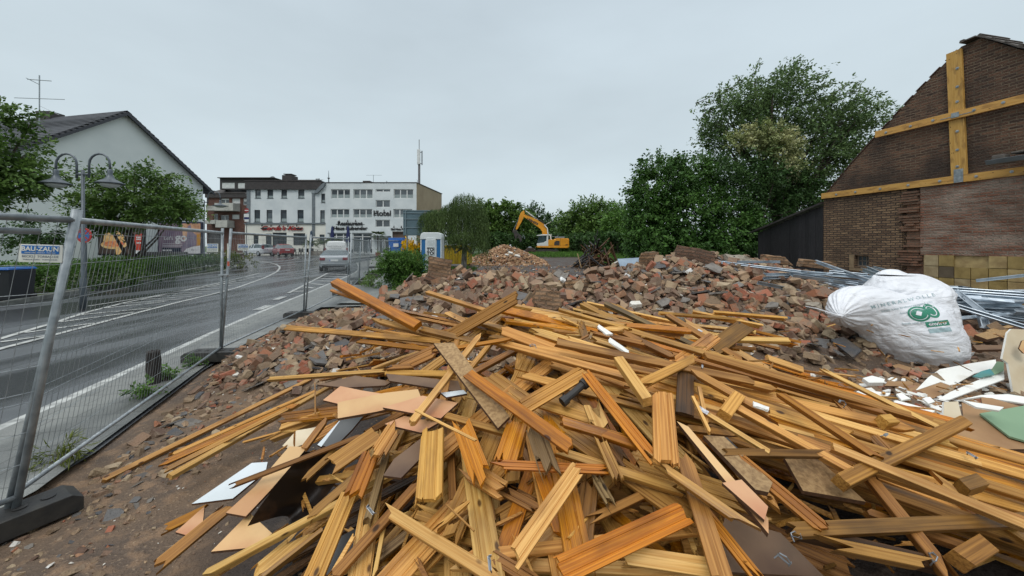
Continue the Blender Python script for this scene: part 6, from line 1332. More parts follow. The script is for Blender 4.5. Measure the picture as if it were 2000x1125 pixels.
block(852, 556, 8.0, (.5, .4, .35), 'crumbling masonry lump right under the perched chunk', MAS2, (0, 20, 0), 5, .08, 2)
block(1066, 592, 6.1, (.42, .3, .36), 'tan masonry block leaning upright in mid rubble just above the raised plank', MAS, (-30, 8, 8), 3, .05, 3)
block(1352, 503, 8.9, (.8, .5, .42), 'large brick masonry block on the crest before the ivy covered thicket', MAS2, (-8, 14, -12), 3, .05, 4)
block(1268, 509, 8.8, (.36, .3, .4), 'small upright masonry stump right of the blue panel', MAS, (0, -4, 20), 2, .05, 5)
block(1290, 552, 8.2, (.55, .36, .3), 'layered brick stack fragment below the masonry stump', MAS2, (0, 6, -10), 2, .04, 6)
block(1446, 511, 8.7, (.62, .3, .36), 'pale concrete lump with a white face on the right part of the crest', CONC2, (-30, 10, 10), 4, .04, 7, 'concrete_lump', 'concrete lump')
block(1516, 508, 9.1, (.6, .3, .2), 'flat brick masonry slab on the crest near the timber shed', MAS, (0, 6, -6), 3, .04, 8)
block(1583, 516, 9.4, (1.0, .3, .2), 'long masonry slab at the right end of the crest before the shed', MAS, (0, 5, -8), 3, .04, 9)
block(1328, 628, 5.7, (.26, .2, .2), 'bleached round concrete lump between the pale boards at mid heap', CONC2, (0, 0, 20), 5, .03, 10, 'concrete_lump', 'concrete lump')
block(965, 606, 6.6, (.3, .2, .22), 'grey weathered masonry lump left of the upright tan block', CONC2, (10, 0, 20), 5, .04, 11)
block(1615, 578, 7.4, (.5, .3, .16), 'wide beige concrete slab piece touching the white sack', CONC2, (0, 10, -4), 3, .03, 12, 'concrete_lump', 'concrete lump')
block(1240, 597, 6.4, (.2, .12, .12), 'brick with a round white plaster face in mid rubble', RWHITE, (20, 0, 10), 3, .01, 13, 'plastered_brick', 'brick')
block(1415, 560, 7.6, (.45, .35, .3), 'orange tan mortar lump below the pale concrete lump', MAS, (0, 30, 10), 5, .06, 14)
for bx_, by_, bY, bs, bm2, bl in ((905, 560, 7.6, .3, MAS2, 'brown masonry lump left of mid crest under the hotel side'), (1130, 560, 7.6, .34, MAS, 'tan masonry lump in the middle of the rubble slope'), (1190, 600, 6.2, .24, MAS2, 'dark masonry lump just above the crest battens'), (1395, 600, 6.4, .28, MAS, 'tan masonry lump above the level pale batten'),
    (1480, 590, 6.8, .3, MAS2, 'brown masonry lump on the right slope below the pale concrete'), (1545, 640, 5.9, .26, MAS, 'tan masonry lump low on the right slope'), (1330, 575, 7.4, .3, CONC2, 'grey rounded concrete lump on the right slope'), (1585, 600, 6.4, .24, CONC2, 'grey concrete lump left of the white sacks'), (820, 600, 7.2, .26, MAS2, 'brown masonry lump right of the raised orange beam'), (600, 690, 5.7, .2, MAS, 'tan masonry lump in the low rubble left of the timber')):
    block(bx_, by_, bY, (bs*1.3, bs, bs*.8), bl, bm2, (bx_ % 40-20, by_ % 30-15, bx_ % 90), 3, .045, bx_)
PIPE = mat('clay_pipe_dark', rgb(66, 60, 56), .45, rgb(48, 44, 42), scale=6)
for px, py, Y, L_, a_, lb in ((722, 622, 7.0, .32, 5, 'dark clay pipe piece lying at the foot of the raised orange beam'), (742, 640, 6.6, .34, -8, 'second dark clay pipe piece just below the first one')):
    mb = MB(); mb.lathe([(.055, -L_/2), (.065, -L_/2), (.065, L_/2), (.055, L_/2)], 14, M=Matrix.Rotation(R(90), 4, 'Y')); o = mb.build('clay_pipe', PIPE, smooth=False); o.location = P(px, py, Y)+Vector((0, 0, .03)); o.rotation_euler = (0, R(6), R(a_)); tag(o, lb, 'pipe')
V, Fc = chunk(random.Random(5), (.5, .36, .03), 3); mb = MB(); mb.add(V, Fc); o = mb.build('stone_slab', RSLATE); o.location = P(770, 632, 6.6)+Vector((0, 0, .05)); o.rotation_euler = (R(35), R(-20), R(20)); tag(o, 'grey stone slab leaning under the raised orange beam', 'stone slab')
# blue panel behind the crest
mb = MB(); mb.box((0, 0, 0), (.8, .02, .42)); o = mb.build('blue_metal_sheet', mat('pale_blue_panel', rgb(140, 156, 170), .35, rgb(112, 130, 146), scale=3, metal=.3)); o.location = P(1231, 514, 12.6); o.rotation_euler = (R(-40), R(-3), R(5)); tag(o, 'pale blue metal panel lying behind the rubble crest', 'panel')
mb = MB(); V, Fc = chunk(random.Random(8), (.5, .3, .05), 3); mb.add(V, Fc); o = mb.build('foam_board_piece', RWHITE); o.location = P(1208, 513, 14); o.rotation_euler = (R(-30), R(-10), 0); tag(o, 'small white board piece left of the pale blue panel', 'board')
# far rubble pile below the excavator grab
c = P(985, 512, 34); r = random.Random(120); fp = MB()
def fh(x, y): d = math.hypot((x-c.x)/(3.6 if x < c.x+.8 else 4.0), (y-c.y)/3.6); return 1.62*max(0, 1-d**1.15)
for i in range(1500):
    x, y = c.x+r.uniform(-3.6, 3.9), c.y+r.uniform(-4.4, .8); h_ = fh(x, y)
    if h_ < .02 and r.random() < .75: continue
    k = r.choices(range(4), (.5, .32, .08, .1))[0]; V, Fc = VAR[k][r.randrange(len(VAR[k]))]; s = r.uniform(.7, 1.9); M = Matrix.Translation((x, y, gz(x, y)+h_)) @ rdir(r).to_track_quat('Z', 'Y').to_matrix().to_4x4() @ Matrix.Scale(s, 4); fp.add([M @ a for a in V], Fc, k)
FB = rubble_mat('tan_rubble', [rgb(168, 132, 98), rgb(150, 116, 84), rgb(140, 100, 74), rgb(176, 146, 114)], .9, rgb(150, 124, 98))
o = fp.build('far_rubble_pile', [FB, FB, RSLATE, RWHITE], fix=False); tag(o, 'distant tan rubble pile left of the excavator', 'rubble', None, 'stuff')
xs2 = [c.x-4+i*.35 for i in range(24)]; ys2 = [c.y-5+i*.35 for i in range(22)]
o = grid_obj('soil_mound', xs2, ys2, lambda x, y: gz(x, y)+fh(x, y)-.12+.1*noise.noise((x, y, 4)), [mat('tan_soil', rgb(138, 104, 76), .9, rgb(110, 82, 60), scale=4, bump=.04)]); tag(o, kind='structure')
for px, py, s, lb in ((998, 494, .42, 'white block on the far rubble pile, left of the two near the excavator'), (1010, 500, .5, 'pale blue white block on the far rubble pile'), (990, 498, .38, 'whitish slab low on the far rubble pile'), (955, 522, .7, 'flat dark sheet at the near foot of the far rubble pile')):
    V, Fc = chunk(random.Random(px), (1, .6, .3), 3); mb = MB(); mb.add([v*s for v in V], Fc); o = mb.build('debris_slab', RWHITE if 'dark' not in lb else RSLATE); o.location = P(px, py, 31); o.rotation_euler = (.6, .2, .4); tag(o, lb, 'debris slab')
# far timber heap
c = P(1163, 522, 28); r = random.Random(130); DK = WOOD['dark']; GRY = WOOD['grey']; CHAR = mat('charred_board', rgb(50, 46, 44), .6, rgb(30, 28, 28), scale=8, var=.3)
for i in range(96):
    a_ = r.uniform(0, 6.28); rad = r.uniform(.1, 2.2); L_ = r.uniform(.8, 2.2); base = Vector((c.x+rad*math.cos(a_)*.95, c.y+rad*math.sin(a_), 0)); base.z = gz(0, 28)+max(0, 1.5*(1-rad/2.1))*r.uniform(.1, .95)
    d = (Vector((-math.cos(a_), -math.sin(a_), r.uniform(.0, 1.2)))+rdir(r)*.9).normalized(); mb = MB(); w_ = r.uniform(.05, .11); mb.box((L_/2, 0, 0), (L_, w_, w_*.8)); o = mb.build('old_beam', r.choice([DK, DK, DK, CHAR, CHAR, GRY])); o.matrix_world = frame_M(base, d, rdir(r)+Vector((0, 0, 1.5))); tag(o, 'old dark beam in the distant timber heap right of the excavator', 'beam', 'beams of the distant timber heap')
c2_ = P(1178, 535, 20)
for i in range(26):
    p_ = Vector((c2_.x+r.uniform(-.9, 1.1), c2_.y+r.uniform(-1, 1), r.uniform(.05, .45))); L_ = r.uniform(.5, 1.5); d = (Vector((r.uniform(-1, 1), r.uniform(-.4, .4), r.uniform(-.1, .35)))).normalized(); mb = MB(); mb.box((0, 0, 0), (L_, r.uniform(.05, .2), .05)); o = mb.build('charred_board', mat('charred_board', rgb(50, 46, 44), .6, rgb(30, 28, 28), scale=8, var=.3)); o.matrix_world = frame_M(p_, d, (0, -.4, 1)); tag(o, 'charred black board in the low heap left of the pale blue panel', 'board', 'charred boards behind the rubble crest')
# ---------------------------------------------------------------- timber
def plank_mesh(name, L_, w, t_, style, r, jag=.02, bend=0.0, twist=0.0, split=0):
    """board along x; style groove = two rounded channels, flat = plain, batten = square timber with eased edges"""
    if style == 'groove': cols = [(-.5, -.006), (-.485, 0), (-.27, 0), (-.25, -.003), (-.215, -.003), (-.195, 0), (.17, 0), (.19, -.003), (.225, -.003), (.245, 0), (.44, 0), (.445, -.008), (.5, -.008)]
    elif style == 'flat': cols = [(-.5, -.002), (-.48, 0), (-.16, 0), (.16, 0), (.48, 0), (.5, -.002)]
    else: cols = [(-.5, -.003), (-.45, 0), (0, 0), (.45, 0), (.5, -.003)]
    n = len(cols); ns = max(5, int(L_/.22)); V = []; Fc = []
    j0 = [r.uniform(-jag, jag)*(1+2.2*(r.random() < .25)) for _ in cols]; j1 = [r.uniform(-jag, jag)*(1+2.2*(r.random() < .25)) for _ in cols]
    sk0, sk1 = r.uniform(-.15, .15)*w*(jag > .001), r.uniform(-.15, .15)*w*(jag > .001)
    for i in range(ns+1):
        u = i/ns; x = -L_/2+L_*u; bz = bend*(math.sin(math.pi*u)-.6); tw = twist*(u-.5)
        for c, (a, z) in enumerate(cols):
            xx = x+((j0[c]+sk0*a*2) if i == 0 else 0)+((j1[c]+sk1*a*2) if i == ns else 0); y = a*w
            V.append((xx, y*math.cos(tw), t_/2+z+bz+y*math.sin(tw)))
        for c, (a, z) in enumerate(cols):
            xx = x+((j0[c]+sk0*a*2+r.uniform(-jag, jag)*.4) if i == 0 else 0)+((j1[c]+sk1*a*2+r.uniform(-jag, jag)*.4) if i == ns else 0); y = a*w
            V.append((xx, y*math.cos(tw), -t_/2+bz+y*math.sin(tw)))
    m = 2*n
    for i in range(ns):
        for c in range(n-1):
            a = i*m+c; Fc.append((a, a+m, a+m+1, a+1)); a = i*m+n+c; Fc.append((a, a+1, a+m+1, a+m))
        a = i*m; Fc.append((a, a+n, a+n+m, a+m)); a = i*m+n-1; Fc.append((a, a+m, a+m+n, a+n))
    for c in range(n-1):
        Fc.append((c, c+1, n+c+1, n+c)); a = ns*m+c; Fc.append((a, a+n, a+n+1, a+1))
    me = bpy.data.meshes.new(name); me.from_pydata(V, [], Fc); return me
def heap_n(x, y):
    e = .15; return Vector((heap(x-e, y)-heap(x+e, y), heap(x, y-e)-heap(x, y+e), 2*e)).normalized()
RP = random.Random(200)
CAMP = Vector((0, 0, CH))
def plank3(p0, p1, w, t_, style, m, label, name='board', group=None, face=.6, jag=.02, bend=0, twist=0, cat='board', nrm=None):
    d = p1-p0; L_ = d.length; c = (p0+p1)/2
    n = nrm or ((CAMP-c).normalized()*face+heap_n(c.x, c.y)*(1-face)*1.3+rdir(RP)*.12)
    me = plank_mesh(name, L_, w, t_, style, RP, jag, bend, twist); me.materials.append(m); o = bpy.data.objects.new(name, me); C.objects.link(o)
    o.matrix_world = frame_M(c, d, n); return tag(o, label, cat, group)
REG = {'A': (0, 680, 2.529), 'B': (400, 540, 3.125), 'C': (900, 540, 3.125), 'D': (500, 800, 3.333), 'E': (1000, 800, 3.462), 'F': (1400, 700, 2.647), 'S': (1560, 590, 4.5), 'T': (1530, 500, 4.255)}
def rp(rg, x, y): o = REG[rg]; return o[0]+x/o[2], o[1]+y/o[2]
def pp_(rg, x, y, lift, Y=None):
    px, py = rp(rg, x, y)
    if Y: return P(px, py, Y)
    return H(px, py, lift, y1=5.2)
PB_ = []
def plank(rg, x0, y0, x1, y1, wpx, style, m, lift, label, Y0=None, Y1=None, **kw):
    a = pp_(rg, x0, y0, lift, Y0); b = pp_(rg, x1, y1, lift, Y1); my = (a.y+b.y)/2
    w = wpx/REG[rg][2]*my/F*kw.pop('ws', 1.0); t_ = kw.pop('t', {'groove': .017, 'flat': .018, 'batten': .034}[style])
    PB_.append(plank3(a, b, w, t_, style, WOOD[m], label, name='batten' if style == 'batten' else 'board', cat='batten' if style == 'batten' else 'board', **kw))
g, f_, b_ = 'groove', 'flat', 'batten'
hand = [
 # region A: left fan
 ('A', 515, 650, 1530, 155, 20, b_, 'straw', .03, 'longest pale batten reaching far left onto the bare dirt', dict(jag=.006)),
 ('A', 850, 530, 1560, 215, 20, b_, 'pale', .035, 'pale batten just below the longest left one', {}),
 ('A', 825, 560, 1450, 285, 28, f_, 'orange', .02, 'orange board under the fan of left battens', {}),
 ('A', 818, 602, 1420, 300, 22, f_, 'pink', .035, 'reddish lath in the middle of the left fan', {}),
 ('A', 835, 637, 1700, 150, 22, b_, 'straw', .05, 'pale batten forming the lower edge of the left fan', {}),
 ('A', 1205, 465, 1440, 400, 9, f_, 'pale', .06, 'thin splinter left of the stacked short battens', dict(jag=.002)),
 ('A', 1405, 392, 1585, 332, 28, b_, 'straw', .14, 'short pale batten with a knot, upper one of two left of the tan boards', dict(t=.045)),
 ('A', 1360, 442, 1665, 322, 26, b_, 'straw', .10, 'short pale batten, lower one of two left of the tan boards', dict(t=.04)),
 ('A', 1150, 678, 1790, 432, 22, f_, 'brown', .26, 'long dark narrow board crossing above the curled tan sheet', dict(jag=.03)),
 ('A', 795, 1062, 1118, 795, 58, f_, 'pink', .03, 'reddish board with a dark knot at the lower left foot of the heap', {}),
 ('A', 800, 900, 1010, 800, 42, f_, 'orange', .02, 'orange board end left of the white panel', {}),
 ('A', 1042, 1122, 1215, 1015, 34, b_, 'straw', .08, 'pale batten at the bottom edge below the curled sheet', {}),
 ('D', 40, 1040, 265, 850, 95, f_, 'straw', .12, 'splintered yellow board with rough broken end at the lower left', dict(jag=.05)),
 ('D', 60, 1083, 420, 800, 28, b_, 'pale', .14, 'thin pale batten along the splintered yellow board', {}),
 # region D: front left
 ('D', 372, 1100, 595, 570, 118, g, 'pale', .20, 'wide grooved pale board standing low at the left front', {}),
 ('D', 640, 545, 745, 290, 122, g, 'orange', .27, 'dark orange board overlapping the top of the wide grooved left board', {}),
 ('D', 490, 365, 800, 150, 112, f_, 'pink', .26, 'broad pinkish orange board under the pale tan boards', {}),
 ('D', 795, 285, 892, 130, 108, g, 'pale', .29, 'short grooved pale board right of the broad pinkish one', {}),
 ('D', 360, 695, 640, 450, 58, b_, 'brown', .19, 'brownish batten under the curled sheet edge', dict(t=.03)),
 ('D', 330, 440, 555, 235, 42, f_, 'pink', .22, 'narrow board rising from the dark curled sheet', {}),
 ('D', 722, 745, 850, 300, 46, b_, 'grey', .20, 'grey narrow board with metal clips behind the orange board', {}),
 ('D', 648, 1060, 738, 690, 62, f_, 'pale', .13, 'pale board with clips below the grey narrow board', {}),
 ('D', 500, 1095, 1040, 500, 60, b_, 'brown', .19, 'long brownish orange batten rising to the right at the front', dict(t=.03)),
 ('D', 1125, 592, 1150, 140, 162, g, 'pale', .30, 'broad upright grooved board with a wavy grain at the front middle', dict(jag=.008)),
 ('D', 1455, 412, 1345, 110, 128, g, 'orange', .30, 'dark orange board with many knots right of the broad upright board', {}),
 ('D', 1652, 330, 1700, 80, 150, g, 'orange', .27, 'orange upright board above the lying pale-edged board', {}),
 ('E', -70, 372, 640, 405, 60, g, 'orange', .30, 'varnished board lying level with a pale tongue edge', dict(bend=.0)),
 ('E', 245, 390, 145, 100, 128, g, 'grey', .33, 'greyish grooved board hanging over the level varnished board', {}),
 ('D', 1500, 762, 1450, 430, 128, g, 'brown', .18, 'brown grooved board in the dark hollow, nearest to the broken tip', {}),
 ('D', 1590, 520, 1400, 400, 118, g, 'pale', .24, 'short pale grooved board with broken point below the knotty orange one', {}),
 ('D', 915, 700, 1580, 1110, 74, b_, 'straw', .26, 'long pale batten with one dark knot running down at the front', dict(jag=.03, t=.03)),
 ('D', 770, 1095, 830, 780, 26, f_, 'straw', .16, 'thin pale strip standing at the front left', {}),
 ('D', 1000, 1110, 1200, 900, 90, f_, 'pale', .1, 'wide pale board low at the front centre', {}),
 ('D', 780, 1090, 1180, 890, 70, g, 'brown', .12, 'brown board low at the front, left of centre', {}),
 ('D', 800, 960, 1130, 700, 56, b_, 'grey', .10, 'grey weathered batten in the shade of the front hollow', {}),
 ('D', 1240, 620, 1420, 790, 9, f_, 'pink', .32, 'very thin splinter crossing the front hollow', dict(jag=.001, t=.006)),
 ('D', 1200, 760, 1350, 625, 30, f_, 'pale', .3, 'small split splinter piece in the front hollow', dict(jag=.03)),
 ('D', 1060, 690, 2010, 1010, 135, g, 'pale', .12, 'very wide grooved pale board lying deep along the front', {}),
 ('D', 1560, 965, 1800, 1110, 80, g, 'brown', .2, 'brown board end at the bottom centre', {}),
 # region E: front right of centre
 ('E', 30, 985, 440, 400, 112, g, 'straw', .34, 'bright pale grooved board slanting up at the front centre', dict(jag=.008)),
 ('E', 320, 1090, 1160, 700, 148, g, 'orange', .32, 'broadest varnished board, half wet, slanting up at the front', dict(jag=.01)),
 ('E', 740, 980, 1310, 1065, 105, f_, 'straw', .24, 'pale wide board passing under the broad varnished one', {}),
 ('E', 1165, 330, 1425, 1150, 118, f_, 'pink', .33, 'long pinkish board with purple knot running to the bottom edge', {}),
 ('E', 1020, 390, 1500, 725, 58, b_, 'pale', .38, 'pale batten ending in a broken tip over the pinkish board', dict(jag=.03, t=.03)),
 ('E', 1300, 680, 1670, 1150, 78, g, 'orange', .3, 'orange board with dark knots right of the pinkish board', {}),
 ('E', 310, 285, 1060, 525, 56, b_, 'pale', .27, 'pale grooved batten ending near the dark hollow', dict(t=.03)),
 ('E', 600, 205, 718, 468, 76, g, 'pale', .33, 'short pale grooved board crossing over the pale batten', {}),
 ('E', 470, 945, 525, 500, 130, g, 'brown', .2, 'brown grooved board with split foot in the front hollow', dict(jag=.03)),
 ('E', 585, 720, 965, 540, 50, b_, 'brown', .2, 'brown batten in the hollow above the broad varnished board', {}),
 ('E', 665, 632, 560, 450, 66, g, 'grey', .24, 'short grey grooved board in the middle hollow', {}),
 ('E', 330, 795, 200, 430, 112, f_, 'orange', .18, 'reddish board with rounded end in the front hollow', {}),
 ('E', 130, 905, 510, 960, 100, f_, 'pale', .16, 'pale knotty board deep under the bright slanting board', {}),
 ('E', -10, 560, 180, 660, 90, g, 'brown', .16, 'brown board with splintered knot at the front centre', dict(jag=.04)),
 ('E', 345, 78, 830, 240, 56, b_, 'orange', .33, 'orange batten pointing left above the level varnished board', dict(t=.03)),
 ('E', 1200, 130, 1460, 160, 44, f_, 'brown', .36, 'splintered brown piece left of the sticker lath', dict(jag=.05)),
 ('E', 1433, 295, 1740, 292, 46, b_, 'brown', .40, 'short sawn batten lying level right of the cream panel', dict(t=.03, jag=.002)),
 ('E', 1270, 0, 1740, 290, 30, f_, 'straw', .42, 'pale lath with a white sticker crossing down to the right', dict(jag=.002)),
 ('C', 765, 595, 1190, 1130, 70, g, 'orange', .38, 'long orange board with dark knots running down the centre', {}),
 ('C', 1230, 715, 1255, 1140, 135, g, 'pale', .42, 'bright upright wide board with wood burrs at the heap centre', dict(jag=.012)),
 ('C', 45, 595, 665, 1040, 74, f_, 'orange', .42, 'glossy orange board slanting over the tan sheet at the centre left', dict(jag=.006)),
 ('C', 375, 800, 735, 590, 92, g, 'pink', .34, 'wet brown orange board crossing behind the glossy one', {}),
 ('C', 800, 790, 850, 915, 105, f_, 'straw', .34, 'short yellowish splintered board at the heap centre', dict(jag=.03)),
 ('C', 500, 780, 820, 880, 62, f_, 'pale', .24, 'pale grooved board behind the short splintered one', {}),
 ('C', 540, 720, 780, 850, 70, f_, 'straw', .22, 'cracked pale panel piece at the heap centre', dict(jag=.03)),
 ('C', 630, 890, 1060, 1015, 55, b_, 'orange', .33, 'orange batten end left of the long orange board', {}),
 ('C', 270, 1130, 350, 880, 130, g, 'orange', .3, 'orange upright board under the glossy orange one', {}),
 # region C: crest
 ('C', -90, 372, 340, 125, 88, g, 'brown', .3, 'grooved board thrust up over the crest of the heap', dict(Y0=2.75, Y1=2.6, jag=.004)),
 ('C', 300, 225, 920, 402, 34, b_, 'straw', .3, 'pale batten along the crest right of the raised grooved board', dict(Y0=3.25, Y1=2.9, jag=.004)),
 ('C', 508, 238, 900, 352, 32, f_, 'pale', .3, 'pale board behind the crest batten', dict(Y0=3.4, Y1=3.1)),
 ('C', 632, 220, 700, 290, 22, b_, 'pale', .3, 'short batten end poking up behind the crest', dict(Y0=3.6, Y1=3.4)),
 ('C', 745, 175, 1330, 470, 44, b_, 'pale', .3, 'thick pale beam sloping down from the crest, ragged at the lower end', dict(Y0=3.5, Y1=2.8, t=.05)),
 ('C', 880, 165, 1560, 490, 36, b_, 'grey', .3, 'grey brown beam beside the thick pale one', dict(Y0=3.6, Y1=2.75)),
 ('C', 940, 172, 1320, 400, 28, f_, 'pale', .3, 'pale lath right of the grey brown beam', dict(Y0=3.65, Y1=3.0)),
 ('C', 1258, 235, 1730, 525, 38, b_, 'brown', .3, 'brown beam pointing up left at the right part of the crest', dict(Y0=3.3, Y1=2.7)),
 ('C', 1375, 285, 1900, 590, 58, f_, 'straw', .3, 'wide pale board with a small sticker right of the brown beam', dict(Y0=3.6, Y1=2.9)),
 ('C', 1215, 325, 1375, 318, 20, f_, 'pale', .3, 'narrow lath stub before the bleached concrete lump', dict(Y0=3.5, Y1=3.5)),
 ('C', 1290, 375, 2000, 392, 38, b_, 'straw', .3, 'level pale batten sticking out right over the rubble', dict(Y0=3.15, Y1=3.3, jag=.002)),
 ('C', 1540, 440, 1740, 300, 96, f_, 'brown', .3, 'brown board end tilted up with a sawn edge at the right crest', dict(Y0=2.85, Y1=2.95, jag=.003)),
 ('C', 1330, 560, 1500, 495, 34, b_, 'pale', .3, 'short batten under the tilted brown board end', dict(Y0=2.8, Y1=2.8)),
 ('C', 225, 250, 620, 480, 26, b_, 'brown', .3, 'brown batten just right of the raised grooved board', dict(Y0=3.0, Y1=2.75)),
 ('C', 240, 405, 1010, 612, 42, b_, 'pale', .32, 'long pale batten across the upper heap, split at its left end', dict(jag=.03, t=.03)),
 ('C', 590, 405, 1760, 640, 46, b_, 'pale', .37, 'longest batten across the upper heap', dict(t=.03)),
 ('C', 440, 330, 900, 470, 52, f_, 'straw', .26, 'pale wide board with splinter marks below the crest', {}),
 ('C', 900, 362, 1125, 412, 30, f_, 'brown', .3, 'short brown board under the plaster-stained piece', {}),
 ('C', 915, 325, 1000, 330, 32, b_, 'straw', .34, 'tiny square batten end on the crest', {}),
 ('C', 1000, 350, 1290, 490, 36, b_, 'brown', .28, 'brown beam under the thick pale one', {}),
 ('C', 1110, 655, 1420, 505, 52, b_, 'pale', .38, 'pale batten rising right to the tilted brown end', dict(t=.03)),
 ('C', 965, 512, 1140, 765, 58, b_, 'straw', .46, 'short pale batten with a square sawn end pointing to the viewer', dict(t=.05, jag=.002)),
 ('C', 1372, 590, 1365, 845, 96, f_, 'dark', .34, 'dark red brown panel standing upright right of the wide bright board', dict(jag=.01)),
 ('C', 1475, 615, 1875, 840, 46, b_, 'pale', .4, 'pale batten with whitish end right of the dark panel', dict(t=.04)),
 ('C', 1690, 735, 1605, 850, 86, b_, 'pale', .42, 'square block nailed under the whitish-ended batten', dict(t=.045, jag=.002, ws=.8)),
 ('C', 1455, 680, 1500, 900, 22, f_, 'straw', .4, 'thin upright slat right of the dark panel', dict(jag=.004)),
 ('C', 1415, 735, 1520, 955, 18, f_, 'straw', .42, 'thin slanting slat crossing the upright slat', dict(jag=.004)),
 ('C', 1300, 540, 1900, 690, 40, b_, 'pale', .36, 'pale batten running right below the tilted brown end', {}),
 ('C', 840, 990, 965, 1160, 70, g, 'brown', .26, 'brown grooved board behind the short pale grooved one', {}),
 # region B: upper left
 ('B', 795, 35, 1300, 305, 56, b_, 'orange', .3, 'thick orange beam raised to the upper left above the rubble', dict(Y0=3.3, Y1=2.75, t=.05, jag=.002)),
 ('B', 772, 85, 1010, 170, 16, f_, 'orange', .3, 'thin orange lath below the raised orange beam', dict(Y0=3.4, Y1=3.0, jag=.002)),
 ('B', 1362, 98, 1730, 215, 26, b_, 'pale', .3, 'pale batten sloping over the rubble left of the raised grooved board', dict(Y0=3.8, Y1=3.2)),
 ('B', 1478, 222, 1700, 330, 34, f_, 'straw', .3, 'short bright board under the raised grooved board', dict(Y0=3.4, Y1=3.0)),
 ('B', 490, 312, 1440, 395, 34, f_, 'pink', .3, 'long pink-tinged board pointing left over the rubble', dict(Y0=3.1, Y1=2.75, jag=.008)),
 ('B', 945, 395, 1410, 450, 28, f_, 'orange', .3, 'orange board below the long pink-tinged one', dict(Y0=2.9, Y1=2.7)),
 ('B', 1070, 275, 1570, 405, 36, b_, 'straw', .3, 'bright batten with a jagged left end above the pink-tinged board', dict(Y0=3.0, Y1=2.7, jag=.03)),
 ('B', 1335, 325, 1660, 400, 36, b_, 'pale', .3, 'pale batten stub right of the bright jagged batten', dict(Y0=2.8, Y1=2.65)),
 ('B', 395, 628, 1110, 578, 22, b_, 'straw', .3, 'thin pale batten pointing left above the fan', dict(Y0=2.75, Y1=2.6, jag=.01)),
 ('B', 1110, 590, 1520, 600, 36, b_, 'pale', .22, 'pale batten left of the crossed sticks', {}),
 ('B', 1150, 562, 1255, 555, 34, b_, 'brown', .24, 'small square brown batten end left of the tan board', dict(t=.04)),
 ('B', 1195, 550, 1400, 455, 90, g, 'brown', .2, 'brown board behind the square batten end', {}),
 ('B', 1270, 885, 1660, 385, 38, b_, 'straw', .36, 'pale batten slanting up across the broken tan sheets', dict(t=.03)),
 ('B', 1450, 452, 1850, 385, 22, f_, 'orange', .36, 'thin stick crossing the slanting pale batten near its top', dict(jag=.02)),
 ('B', 1285, 815, 1658, 1003, 14, f_, 'straw', .42, 'very thin bright lath crossing in front of the tan sheets', dict(jag=.002, t=.008)),
 ('B', 675, 835, 672, 650, 7, f_, 'pale', .2, 'needle-like upright splinter at the left fan', dict(jag=.001, t=.006)),
 ('B', 500, 870, 810, 790, 62, f_, 'dark', .1, 'dark red brown board under the two stacked short battens', {}),
 ('B', 615, 1040, 735, 880, 42, f_, 'pink', .2, 'reddish strip left of the grey panel with white edge', {}),
 ('B', 1480, 855, 1860, 960, 40, b_, 'pale', .26, 'pale batten running right under the tan board', {}),
 # region F: right
 ('F', 600, 462, 1620, 880, 44, b_, 'straw', .42, 'long fresh pale batten on top at the right front', dict(jag=.01, t=.035)),
 ('F', 640, 642, 1275, 330, 56, b_, 'brown', .40, 'thick rough brown batten crossing up to the right', dict(jag=.006, t=.045)),
 ('F', 395, 890, 1640, 835, 66, f_, 'brown', .38, 'long rough tan board tapering left at the lower right', {}),
 ('F', 400, 892, 1110, 1065, 58, b_, 'dark', .34, 'dark beam below the rough tan board', dict(t=.05)),
 ('F', 612, 970, 1000, 1050, 52, b_, 'pale', .36, 'beam with a bright broken end at the lower right', dict(t=.05, jag=.03)),
 ('F', 800, 632, 1210, 1140, 58, b_, 'brown', .36, 'brown batten with a steel hanger running to the bottom edge', {}),
 ('F', 38, 490, 500, 495, 36, b_, 'brown', .40, 'level brown batten at the cream panel top', {}),
 ('F', 115, 515, 545, 875, 72, g, 'orange', .40, 'long orange board crossing the cream panel', dict(jag=.01)),
 ('F', 780, 800, 1270, 975, 40, b_, 'brown', .3, 'brown batten ending at the square block', {}),
 ('F', 1250, 1050, 1380, 970, 100, b_, 'brown', .36, 'square sawn block at the lower right', dict(t=.05, jag=.002, ws=.8)),
 ('F', 1265, 670, 1360, 640, 74, b_, 'brown', .38, 'square timber block stuck between the right boards', dict(t=.045, jag=.002, ws=.8)),
 ('F', 850, 330, 905, 325, 50, b_, 'pale', .36, 'small pale cross block on the right band of battens', dict(t=.05, jag=.002)),
 ('F', 1150, 640, 1640, 960, 52, b_, 'pink', .34, 'reddish batten parallel to the long fresh one', {}),
 ('F', -60, -10, 1100, 330, 34, b_, 'pale', .33, 'uppermost long batten of the right band', {}),
 ('F', 260, 0, 440, 60, 36, b_, 'straw', .4, 'bright square-ended batten at the upper edge of the right band', dict(jag=.002, Y0=3.1, Y1=3.1)),
 ('F', 570, 72, 1160, 365, 22, f_, 'straw', .34, 'thin bright lath along the outer edge of the right band', {}),
 ('F', 340, 195, 830, 520, 34, b_, 'orange', .4, 'orange batten diving through the right band', {}),
 ('F', 90, 250, 700, 590, 38, b_, 'pale', .40, 'pale beam crossing the dark gap in the right band', {}),
 ('F', 660, 250, 900, 500, 48, g, 'brown', .3, 'brown board inside the dark gap of the right band', {}),
]
for hrow in hand:
    kw = dict(hrow[10]); plank(*hrow[:10], **kw)
